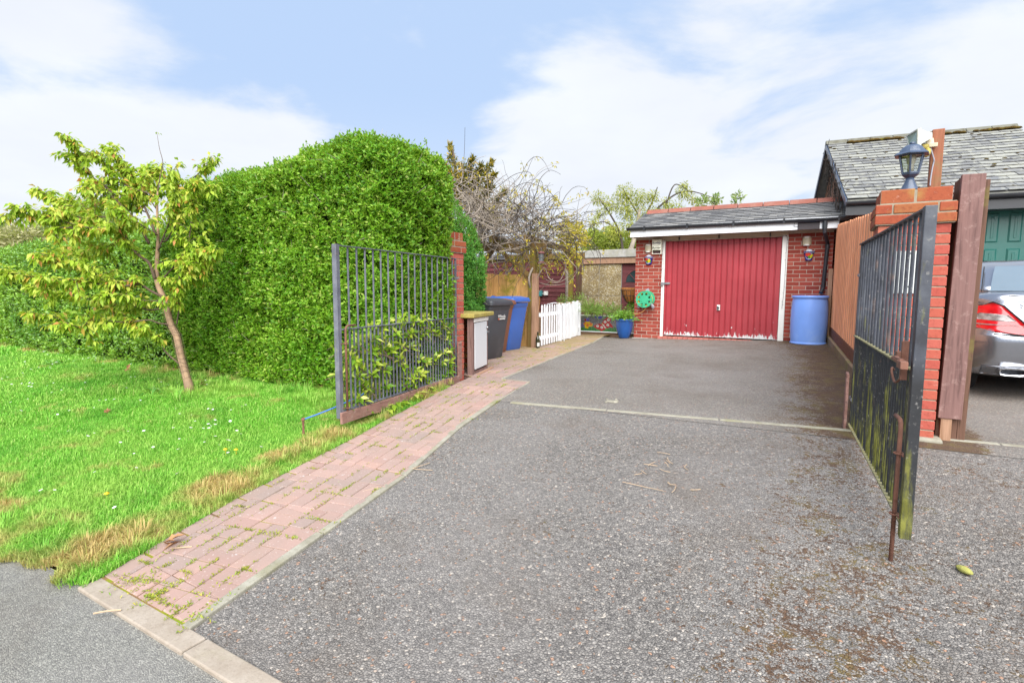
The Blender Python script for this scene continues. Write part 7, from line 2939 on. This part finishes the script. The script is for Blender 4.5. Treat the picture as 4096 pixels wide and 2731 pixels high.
def limb(pix, dz0, dz1):
    n = len(pix)
    return [PD(u, v, DT + dz0 + (dz1 - dz0) * i / max(n - 1, 1)) for i, (u, v) in enumerate(pix)]


trunk_px = [(437, 897), (424, 849), (415, 816), (406, 772), (393, 746), (382, 702), (374, 680), (362, 651), (360, 618), (362, 575), (363, 540), (361, 482), (362, 440)]
tr_ = spline(limb(trunk_px, 0, .05), 40)
tr_[0][2] = gz(tr_[0][0], tr_[0][1]) - .02
mb = MB()
rad = np.interp(np.linspace(0, 1, 40), [0, .05, .4, .6, .8, 1], [.056, .042, .036, .029, .018, .009])
mb.tube(tr_, list(rad), 12)
tk = mb.build('trunk', MAT['bark'], t, smooth=True)
limbs = {
    'B': ([(343, 560), (312, 508), (275, 467), (248, 434), (209, 405), (187, 379), (176, 346), (163, 325), (155, 312)], 0, -.35, .017),
    'C': ([(358, 540), (338, 489), (321, 454), (303, 423), (290, 388), (259, 348), (244, 338)], 0, .25, .014),
    'D': ([(360, 458), (343, 445), (308, 434), (275, 416), (248, 388), (229, 361), (205, 350)], .05, -.15, .010),
    'E': ([(356, 640), (343, 605), (318, 585), (301, 568), (286, 540), (272, 522), (240, 523), (198, 524), (150, 523), (118, 524)], 0, -.45, .019),
    'F': ([(288, 480), (250, 484), (220, 482), (182, 478), (149, 467), (116, 452), (88, 434)], -.1, .3, .008),
    'G': ([(256, 500), (230, 498), (204, 502), (171, 496), (143, 485), (120, 478)], -.1, -.35, .008),
    'H': ([(240, 523), (198, 522), (154, 511), (116, 502), (88, 493), (55, 482), (24, 489)], -.2, -.6, .010),
    'I': ([(369, 557), (385, 548), (411, 502), (420, 467), (430, 425), (452, 402), (474, 384), (490, 366)], 0, .1, .011),
    'J': ([(374, 640), (410, 600), (432, 560), (441, 489), (444, 450), (452, 425)], 0, -.3, .010),
    'K': ([(362, 440), (368, 405), (374, 375), (366, 340), (360, 303)], .05, .1, .007),
    'L': ([(374, 682), (343, 666), (319, 649), (303, 644), (270, 646), (231, 631), (198, 611), (171, 600), (156, 595), (132, 596), (105, 585), (78, 580)], 0, -.5, .015),
    'M': ([(322, 651), (303, 655), (264, 657), (220, 651), (189, 645), (158, 642), (125, 644), (92, 640), (50, 632), (8, 618)], -.1, -.8, .012),
    'N': ([(384, 705), (345, 712), (314, 704), (281, 703), (242, 694), (191, 684), (141, 671), (105, 662), (64, 655)], 0, .35, .010),
    'O': ([(393, 746), (365, 742), (341, 735), (292, 740), (259, 738), (233, 736), (207, 737), (193, 748), (176, 750), (140, 735), (110, 722), (72, 722)], 0, -.6, .010),
    'P': ([(406, 745), (410, 715), (411, 673), (413, 629), (430, 600), (470, 575), (490, 580)], 0, -.35, .010),
    'Q': ([(412, 836), (409, 833), (378, 805), (374, 781), (350, 764), (334, 754), (310, 748)], 0, -.15, .011),
    'R': ([(363, 575), (385, 520), (398, 470), (402, 430), (398, 392)], 0, -.25, .010),
    'S': ([(361, 482), (350, 440), (342, 410), (338, 385)], .05, .3, .008),
    'U': ([(382, 702), (420, 660), (446, 620), (470, 600), (486, 596)], 0, -.2, .008),
    'V': ([(361, 482), (330, 440), (300, 400), (272, 376)], .1, .2, .008),
    'X': ([(411, 502), (400, 450), (380, 412), (352, 388)], 0, .3, .008),
    'Y': ([(420, 467), (455, 442), (482, 428)], 0, -.2, .007),
    'Z': ([(312, 508), (262, 455), (228, 432), (196, 428)], -.1, -.3, .008),
    'AA': ([(338, 489), (300, 470), (252, 458), (214, 458)], .1, .4, .008),
    'AB': ([(363, 540), (330, 520), (300, 500), (262, 480)], -.1, -.45, .008),
    'AC': ([(382, 690), (330, 690), (290, 680), (250, 672)], 0, -.3, .007),
    'W': ([(286, 540), (260, 560), (225, 572), (180, 578), (140, 570)], -.1, .3, .007),
}
tipsP, tipsD = [], []
LP, LD, LN, LL = [], [], [], []


def leaf_cluster(p, d, n, L):
    for k in range(n):
        a = r_.normal(size=3)
        dd_ = unit(d * .4 + a * .55 + np.array([0, 0, -.75]))
        LP.append(p + a * .012)
        LD.append(dd_)
        LN.append(np.array([0, -.25, 1.0]) + r_.normal(size=3) * .45)
        LL.append(L * r_.uniform(.55, 1.2))


mb = MB()
tw = MB()
for key, (pix, d0, d1, r0) in limbs.items():
    P = spline(limb(pix, d0, d1), 9 * len(pix))
    n = len(P)
    rad = r0 * (1 - .78 * np.linspace(0, 1, n))
    mb.tube(P, list(rad), 7)
    dens = 1.0 if key not in ('K', ) else .25
    start = .22 if key not in ('Q', 'I', 'K') else .5
    cum = 0
    for i in range(1, n):
        seg_ = P[i] - P[i - 1]
        ls = np.linalg.norm(seg_)
        cum += ls
        f = i / n
        if f < start:
            continue
        if cum > .038:
            cum = 0
            d = seg_ / ls
            if r_.uniform() < .85 * dens:
                leaf_cluster(P[i], d, r_.integers(5, 9), .078 if key != 'K' else .03)
            if key != 'K' and r_.uniform() < .95 * dens:
                # side twig
                sd = unit(d * .6 + r_.normal(size=3) * np.array([.8, .8, .6]) + np.array([0, 0, .0]))
                Lt = r_.uniform(.10, .36) * (1.1 - .75 * f)
                pts = [P[i] + sd * Lt * q + np.array([0, 0, -.05 * Lt * q * q]) for q in np.linspace(0, 1, 5)]
                tw.tube(pts, [.0035, .003, .0026, .002, .0015], 5)
                for q in (1, 2, 3, 4):
                    leaf_cluster(pts[q], sd, r_.integers(6, 10), .072)
    leaf_cluster(P[-1], unit(P[-1] - P[-3]), 9 if key not in ('K', 'I') else 4, .09 if key not in ('K', 'I') else .04)
mb.build('limbs', MAT['twig'], tk, smooth=True)
cr = tw.build('twigs', MAT['twig'], tk)
V, T = leaves(np.array(LP), np.array(LD), np.array(LN), np.array(LL), np.array(LL) * .50, fold=.16, droop=.45)
fast('crown', V, T, MAT['cherry'], t)
# wire netting wrapped round the lower trunk
mb = MB()
for k in range(2, 17):
    p, rr = tr_[k], .055
    mb.tube([p + np.array([rr * math.cos(a), rr * math.sin(a), .012 * math.sin(3 * a + k)]) for a in np.linspace(0, 2 * math.pi, 13)], .0016, 4)
for j in range(7):
    a = 2 * math.pi * j / 7
    mb.tube([tr_[k] + np.array([.055 * math.cos(a), .055 * math.sin(a), 0]) for k in range(2, 17, 2)], .0014, 4)
mb.build('wire_guard', MAT['twig'], tk)
# leafy plants at its foot
r_ = np.random.default_rng(17)
for i, (u, v, n, L, lb) in enumerate(((370, 905, 46, .22, 'clump of strappy leaves at the foot of the cherry tree'), (125 / 1 + 8, 838, 22, .30, 'tuft of long grassy leaves in the lawn beside the low hedge'))):
    p = ray(u, v)
    for zz in np.linspace(-1.0, -1.45, 500):
        q = p * (zz / p[2])
        if zz <= gz(q[0], q[1]) + .01:
            break
    a = r_.uniform(0, 6.28, n)
    P = np.tile(q, (n, 1)) + np.stack([r_.normal(0, .14, n), r_.normal(0, .1, n), 0 * a], 1)
    D = np.stack([np.cos(a), np.sin(a), r_.uniform(.3, 1.3, n)], 1)
    V, T = leaves(P, D, np.stack([-np.cos(a), -np.sin(a), 0 * a + 1.2], 1), L * r_.uniform(.6, 1.3, n), .028, droop=.7)
    tag(fast('leafy_clump', V, T, MAT['strap_leaf']), lb, 'plant', 'leafy clumps in the lawn')
for i, (u, v, lb) in enumerate(((293, 848, 'crumpled dead leaf in the grass left of the tree trunk'), (460, 882, 'dead leaf in the grass right of the tree trunk'), (445 / 1344 * 1300 / K, (1380 + 270 * .967) / K, 'curled dead leaf out in the middle of the lawn'), (402, 1240, 'brown dead leaf at the edge of the block path'))):
    p = ray(u, v)
    for zz in np.linspace(-1.0, -1.46, 600):
        q = p * (zz / p[2])
        if zz <= gz(q[0], q[1]) + .045:
            break
    m = 5
    V, T = leaves(np.tile(q, (m, 1)) + r_.normal(0, .02, (m, 3)) * np.array([1, 1, .4]), r_.normal(size=(m, 3)) * np.array([1, 1, .4]), r_.normal(size=(m, 3)) * .5 + np.array([0, 0, 1]), r_.uniform(.05, .10, m), .05, droop=.2)
    tag(fast('fallen_leaf', V, T, MAT['dead_leaf']), lb, 'leaf', 'fallen leaves in the grass')

# ------------------------------------------------------------------ spotted laurel behind the left gate
r_ = np.random.default_rng(91)
t = thing('spotted_laurel', 'yellow spotted laurel bush pressing through the left iron gate', 'shrub', (-3.95, 4.4, gz(-3.9, 4.4)))
P_, D_, N_, L_ = [], [], [], []
mb = MB()
for k in range(330):
    y = r_.uniform(3.30, 5.15)
    xg = LGF[0] + (LGH[0] - LGF[0]) * (y - LGF[1]) / (LGH[1] - LGF[1])
    zt = np.interp(y, [3.3, 4.0, 4.6, 5.2], [-.50, -.28, -.30, -.42])
    z0 = gz(xg, y)
    z = z0 + .06 + (zt - z0 - .06) * r_.uniform(0, 1) ** .8 + (r_.uniform(0, .45) if r_.uniform() < .05 else 0)
    x = xg - abs(r_.normal(.10, .09)) + .04
    c = np.array([x, y, z])
    up = unit(np.array([r_.normal(.35, .5), r_.normal(-.25, .5), r_.uniform(.2, 1.0)]))
    mb.tube([c - up * .16, c], .004, 5)
    m = r_.integers(6, 10)
    a0 = r_.uniform(0, 6.28)
    A = unit(np.cross(up, r_.normal(size=3)))
    Bv = np.cross(up, A)
    for j in range(m):
        a = a0 + j * 2.4
        d = A * math.cos(a) + Bv * math.sin(a) + up * (.35 + .08 * j)
        P_.append(c - up * .05 * (1 - j / m))
        D_.append(d)
        N_.append(up * 1.0 - (A * math.cos(a) + Bv * math.sin(a)) * .4)
        L_.append(r_.uniform(.06, .105))
for k in range(14):                     # sprigs lolling out under the board
    y = r_.uniform(3.75, 4.6)
    xg = LGF[0] + (LGH[0] - LGF[0]) * (y - LGF[1]) / (LGH[1] - LGF[1])
    c = np.array([xg + .05, y, gz(xg, y) + .05])
    for j in range(4):
        P_.append(c + r_.normal(0, .02, 3))
        D_.append(np.array([r_.uniform(.4, 1.2), r_.normal(-.2, .5), r_.uniform(-.25, .25)]))
        N_.append(np.array([.2, 0, 1.0]))
        L_.append(r_.uniform(.09, .14))
mb.build('stems', MAT['twig'], t)
V, T = leaves(np.array(P_), np.array(D_), np.array(N_), np.array(L_), np.array(L_) * .40, fold=.14, droop=.25)
fast('foliage', V, T, MAT['aucuba'], t)

# ------------------------------------------------------------------ bare wisteria over the pergola
r_ = np.random.default_rng(58)
t = thing('wisteria', 'tangle of bare wisteria stems sprawling over the pergola', 'climber', (-4.9, 9.6, gz(-4.9, 9.6)))
main = MB()
thin = MB()
dark = MB()
yl = []
# thick old stems climbing the post and running along the beams
for pts, r0 in (([(1226, 690), (1215, 640), (1228, 600), (1210, 560), (1180, 545), (1120, 580), (1080, 600)], .022), ([(1165, 632), (1185, 600), (1210, 575), (1250, 560), (1300, 545)], .018),
                ([(1060, 640), (1120, 600), (1190, 560), (1250, 540), (1320, 530)], .016), ([(1100, 560), (1130, 540), (1190, 530), (1240, 500), (1210, 470)], .014),
                ([(1232, 640), (1250, 615), (1262, 640), (1285, 645), (1300, 610), (1290, 590)], .010), ([(1290, 575), (1310, 600), (1325, 620), (1300, 640), (1275, 650), (1250, 640)], .008), ([(1240, 650), (1270, 655), (1310, 645), (1335, 600), (1320, 580)], .006),
                ([(1270, 640), (1240, 668), (1232, 680)], .006), ([(1160, 632), (1172, 615), (1190, 605)], .014)):
    dep = r_.uniform(10.0, 10.6)
    P = spline([PD(u, v, dep + r_.normal(0, .12)) for u, v in pts], 30)
    main.tube(P, list(np.linspace(r0, r0 * .55, 30)), 7)


def whip(c, d, L, curl, r0, mb_, grav=-.25):
    n = 11
    pts = [c]
    d = unit(d)
    ax = unit(r_.normal(size=3))
    for q in range(n):
        d = unit(d + np.cross(ax, d) * curl + r_.normal(size=3) * .14 + np.array([0, 0, grav * .12]))
        pts.append(pts[-1] + d * L / n)
    mb_.tube(spline(pts, 18), list(np.linspace(r0, r0 * .35, 18)), 5)
    return pts


for k in range(640):
    u = r_.normal(1185, 62)
    v = np.interp(u, [1040, 1120, 1200, 1300], [470, 520, 530, 545]) + r_.normal(0, 32)
    dep = r_.uniform(9.3, 11.8)
    c = PD(u, v, dep)
    out_ = np.array([u - 1190, 0, 540 - v]) / 120.0
    d = r_.normal(size=3) * np.array([1, .8, .7]) + np.array([out_[0] * .8, -.1, .35 + out_[2] * .5])
    pts = whip(c, d, r_.uniform(.4, 1.25), r_.uniform(-.35, .35), r_.uniform(.0035, .0085), thin if r_.uniform() < np.interp(u, [1100, 1260], [.85, .12]) else dark)
    if r_.uniform() < .22:
        yl.append(pts[-2])
for k in range(240):                   # pale dense mat on the hedge side
    u, v = r_.uniform(1055, 1175), 0
    v = np.interp(u, [1050, 1100, 1180], [430, 480, 530]) + r_.normal(8, 28)
    c = PD(u, v, r_.uniform(9.4, 10.8))
    whip(c, r_.normal(size=3) * np.array([1, .8, .45]), r_.uniform(.4, .9), r_.uniform(-.3, .3), r_.uniform(.006, .011), thin, 0)
for pts in ([(1070, 500), (1064, 450), (1064, 400), (1067, 340), (1068, 293)], [(1096, 430), (1094, 405), (1092, 380)], [(1120, 440), (1150, 410), (1165, 400)], [(1130, 470), (1190, 410), (1215, 370), (1235, 360), (1250, 372), (1262, 395)],
            [(1120, 450), (1175, 405), (1210, 395), (1222, 403), (1222, 412)], [(1180, 430), (1215, 420), (1260, 440), (1290, 475), (1296, 500)], [(1280, 500), (1310, 495), (1330, 492)], [(1200, 520), (1280, 500), (1320, 505)], [(1250, 520), (1310, 510), (1325, 540)], [(1050, 470), (1090, 430), (1130, 440), (1170, 480)], [(1045, 480), (1060, 440), (1085, 425), (1110, 450)]):
    P = spline([PD(u, v, 10.2 + r_.normal(0, .1)) for u, v in pts], 24)
    dark.tube(P, list(np.linspace(.006, .003, 24)), 5)
    for q in (10, 15, 20):
        if r_.uniform() < .6:
            yl.append(P[q])
main.build('main_stems', MAT['vine'], t, smooth=True)
thin.build('pale_shoots', MAT['vine'], t)
dark.build('dark_shoots', MAT['vine_dark'], t)
for k in range(130):
    u, v = r_.uniform(1225, 1345), r_.uniform(505, 625)
    yl.append(PD(u, v, r_.uniform(10.0, 11.6)))
for k in range(40):
    yl.append(PD(r_.uniform(1140, 1250), r_.uniform(570, 640), r_.uniform(9.9, 10.6)))
yl = np.array(yl)
P = np.repeat(yl, 7, 0) + r_.normal(0, .03, (len(yl) * 7, 3))
D = r_.normal(size=P.shape) + np.array([0, 0, -.5])
V, T = leaves(P, D, r_.normal(size=P.shape), r_.uniform(.04, .075, len(P)), .026, droop=.3)
fast('young_leaves', V, T, MAT['yellow_leaf'], t)


# ------------------------------------------------------------------ trees and shrubs behind
def foliage_blob(pts, n, spread, L, asp, seed, hang=0.0):
    rr = np.random.default_rng(seed)
    c = np.array([p[:3] for p in pts])
    s_ = np.array([p[3] for p in pts])
    idx = rr.choice(len(c), n, p=s_ ** 2 / (s_ ** 2).sum())
    off = unit(rr.normal(size=(n, 3))) * (rr.uniform(0, 1, n) ** .45)[:, None]
    P = c[idx] + off * s_[idx][:, None] * spread
    D = off + rr.normal(size=(n, 3)) * .6 + np.array([0, 0, .2 - hang])
    N = off + rr.normal(size=(n, 3)) * .5 + np.array([0, 0, .6])
    Ls = L * rr.uniform(.6, 1.3, n)
    return leaves(P, D, N, Ls, Ls * asp)


def blob_px(lst):
    """(u, v, depth, radius in px)"""
    o = []
    for u, v, dep, rp_ in lst:
        p = PD(u, v, dep)
        o.append((p[0], p[1], p[2], rp_ * dep / (F_PX / K)))
    return o


def ground_at(p):
    return gz(p[0], min(p[1], 14))


# golden conifer
r_ = np.random.default_rng(12)
cd = 13.2
base = PD(1062, 640, cd)
t = thing('golden_conifer', 'dark golden conifer with feathery sprays behind the bare climber', 'tree', (base[0], base[1], ground_at(base)))
mb = MB().tube([(base[0], base[1], ground_at(base) - .1), PD(1055, 450, cd), PD(1040, 345, cd)], [.12, .07, .015], 8)
mb.build('trunk', MAT['twig'], t)
P_, D_, N_, L_ = [], [], [], []
spr = []
for (u0, v0, u1, v1) in ((1045, 420, 1034, 334), (1030, 430, 1008, 365), (1060, 430, 1085, 365), (1080, 450, 1128, 372), (1090, 470, 1135, 400), (1050, 470, 1012, 400), (1070, 500, 1130, 430), (1060, 480, 1060, 380), (1040, 500, 1015, 430), (1090, 520, 1150, 470), (1075, 450, 1105, 380), (1065, 540, 1140, 500), (1055, 560, 1110, 540), (1100, 500, 1160, 440), (1050, 450, 1020, 380), (1070, 460, 1095, 395)):
    a, b_ = PD(u0, v0, cd + r_.uniform(-.5, .3)), PD(u1, v1, cd + r_.uniform(-.9, .3))
    for q in np.linspace(0, 1, 26):
        c = a + (b_ - a) * q
        w_ = .20 * (1 - q) + .03
        for j in range(16):
            d = unit((b_ - a)) * .9 + r_.normal(size=3) * .75
            P_.append(c + r_.normal(0, w_ * .5, 3))
            D_.append(d)
            N_.append(r_.normal(size=3))
            L_.append(r_.uniform(.07, .16))
V, T = leaves(np.array(P_), np.array(D_), np.array(N_), np.array(L_), np.array(L_) * .28)
fast('crown', V, T, MAT['conifer'], t)


def simple_tree(name, label, trunk, limbs_, blobs, n, L, asp, mat, seed, hang=0.0, cat='tree', group=None, spread=1.0, rad=.12):
    tr0 = trunk[0]
    t_ = thing(name, label, cat, (tr0[0], tr0[1], ground_at(tr0)), 0, group)
    pts = [np.array([tr0[0], tr0[1], ground_at(tr0) - .15])] + [np.asarray(p) for p in trunk]
    mb_ = MB().tube(spline(pts, 16), list(np.linspace(rad, rad * .35, 16)), 8)
    tk_ = mb_.build('trunk', MAT['vine'], t_, smooth=True)
    if limbs_:
        mb_ = MB()
        for l_, r0 in limbs_:
            P_ = spline(l_, 14)
            mb_.tube(P_, list(np.linspace(r0, r0 * .3, 14)), 6)
        mb_.build('limbs', MAT['vine_dark'], tk_)
    V_, T_ = foliage_blob(blobs, n, spread, L, asp, seed, hang)
    fast('crown', V_, T_, mat, t_)
    return t_


wd = 18.0
LM = lambda pts, dep=wd: [PD(u, v, dep) for u, v in pts]
simple_tree('willow', 'airy yellow green willow rising behind the concrete garage', LM([(1425, 640), (1432, 600), (1450, 570), (1462, 520), (1470, 480)]),
            [(LM([(1432, 600), (1425, 540), (1400, 490), (1375, 455)]), .05), (LM([(1450, 570), (1480, 500), (1500, 460), (1510, 430)]), .05), (LM([(1465, 520), (1520, 470), (1555, 445), (1590, 440), (1640, 455)]), .04),
             (LM([(1425, 545), (1400, 515), (1380, 510), (1355, 520)]), .03), (LM([(1530, 470), (1545, 430), (1560, 425), (1590, 445)]), .03), (LM([(1470, 500), (1440, 450), (1430, 430)]), .03)],
            blob_px([(1372, 455, wd, 16), (1400, 470, wd, 20), (1435, 445, wd, 24), (1440, 480, wd, 26), (1470, 455, wd, 20), (1490, 490, wd, 24), (1500, 450, wd, 14), (1380, 490, wd, 12), (1365, 510, wd, 14), (1530, 470, wd, 16), (1570, 440, wd, 18), (1590, 455, wd, 12), (1555, 480, wd, 18), (1605, 470, wd, 14), (1450, 520, wd, 26), (1520, 500, wd, 18), (1410, 530, wd, 22), (1640, 462, wd, 10), (1572, 425, wd, 8)]),
            7000, .10, .26, MAT['willow'], 5, .9, rad=.14)
simple_tree('garden_shrub', 'yellow green shrub mass above the concrete garage roof', LM([(1390, 640), (1390, 590)], 20), None,
            blob_px([(1365, 560, 20, 30), (1400, 550, 20, 28), (1440, 560, 20, 28), (1360, 540, 20, 16), (1425, 590, 20, 34), (1345, 590, 20, 26), (1380, 590, 20, 34), (1465, 560, 20, 24), (1455, 535, 20, 14)]), 15000, .10, .40, MAT['shrub_back'], 6, cat='shrub')
simple_tree('golden_shrub', 'golden leaved shrub beside the bare climber', LM([(1305, 680), (1302, 620)], 13.6), None,
            blob_px([(1300, 530, 13.6, 18), (1318, 545, 13.6, 20), (1330, 525, 13.6, 12), (1295, 560, 13.6, 18), (1340, 550, 13.6, 14), (1310, 575, 13.6, 16)]), 1100, .10, .5, MAT['yellow_leaf'], 7, cat='shrub')
for i, (u, v, sc_, lb) in enumerate(((1612, 465, 10, 'dark leafy shoots poking above the garage ridge, nearest the willow'), (1640, 463, 7, 'thin upright leafy shoot above the garage ridge'), (1690, 460, 10, 'small leafy sprig above the right half of the garage ridge'))):
    simple_tree('leafy_shoot', lb, LM([(u - 4, 500), (u, 470)], 15.5), [(LM([(u - 4, 490), (u, 465), (u + 6, 448)], 15.5), .015)], blob_px([(u, v, 15.5, sc_), (u + 5, v - 10, 15.5, sc_ * .7), (u + 14, v - 6, 15.5, sc_ * .4)]), 80, .12, .5, MAT['tree_far'], 30 + i, cat='shrub', group='leafy shoots behind the garage', rad=.03)

# far trees beyond the low hedge at the left
simple_tree('distant_tree', 'pale olive tree far beyond the low hedge', LM([(60, 640), (60, 590)], 30), None, blob_px([(20, 560, 30, 40), (70, 555, 30, 46), (120, 548, 30, 40), (40, 590, 30, 40), (105, 585, 30, 40), (160, 570, 30, 34)]), 9000, .22, .5, MAT['tree_pale'], 8, group='trees beyond the low hedge', rad=.25)
simple_tree('distant_tree', 'mid green tree beyond the low hedge and cherry boughs', LM([(200, 640), (200, 560)], 26), None, blob_px([(200, 520, 26, 46), (165, 500, 26, 34), (240, 530, 26, 40), (130, 515, 26, 30), (275, 545, 26, 34), (310, 560, 26, 26)]), 9000, .18, .5, MAT['tree_far'], 9, group='trees beyond the low hedge', rad=.25)
simple_tree('distant_tree', 'small dark tree far away at the left edge of the view', LM([(-20, 640), (-18, 560)], 34), [(LM([(-18, 560), (-6, 520), (6, 500)], 34), .05)], blob_px([(-18, 520, 34, 26), (2, 512, 34, 15), (12, 500, 34, 7), (-30, 545, 34, 30), (8, 525, 34, 10)]), 1800, .2, .5, MAT['tree_far'], 10, group='trees beyond the low hedge', rad=.2)

# planting in the raised bed
for i, (lst, n, L, asp, m, nm, lb) in enumerate((
        ([(1300, 700, 12.9, 22), (1325, 694, 12.8, 22), (1345, 702, 12.7, 20), (1360, 708, 12.6, 16), (1290, 685, 13.0, 10)], 1500, .06, .22, 'shrub', 'feathery_shrub', 'feathery green shrub above the picket fence'),
        ([(1350, 712, 12.4, 10), (1362, 714, 12.4, 10)], 120, .20, .10, 'shrub', 'sword_leaf_plant', 'sword leaved plant in the raised bed above the mosaic'),
        ([(1385, 712, 12.5, 16), (1410, 716, 12.5, 16), (1370, 715, 12.5, 10)], 500, .12, .14, 'shrub', 'grassy_plant', 'grassy untidy plants in the raised bed left of the blue pot'),
        ([(1448, 712, 12.2, 12), (1452, 700, 12.2, 8)], 160, .07, .4, 'potplant', 'leafy_plant', 'leafy plant between the hanging basket and the blue pot'))):
    b_ = blob_px(lst)
    V, T = foliage_blob(b_, n, 1.0, L, asp, 60 + i)
    t = thing(nm, lb, 'plant', (b_[0][0], b_[0][1], m01[2]))
    fast('foliage', V, T, MAT[m], t)
    mb = MB()
    for p in b_:
        mb.tube([(p[0], p[1], m01[2] + .02), p[:3]], .008, 5)
    mb.build('stems', MAT['twig'], t)
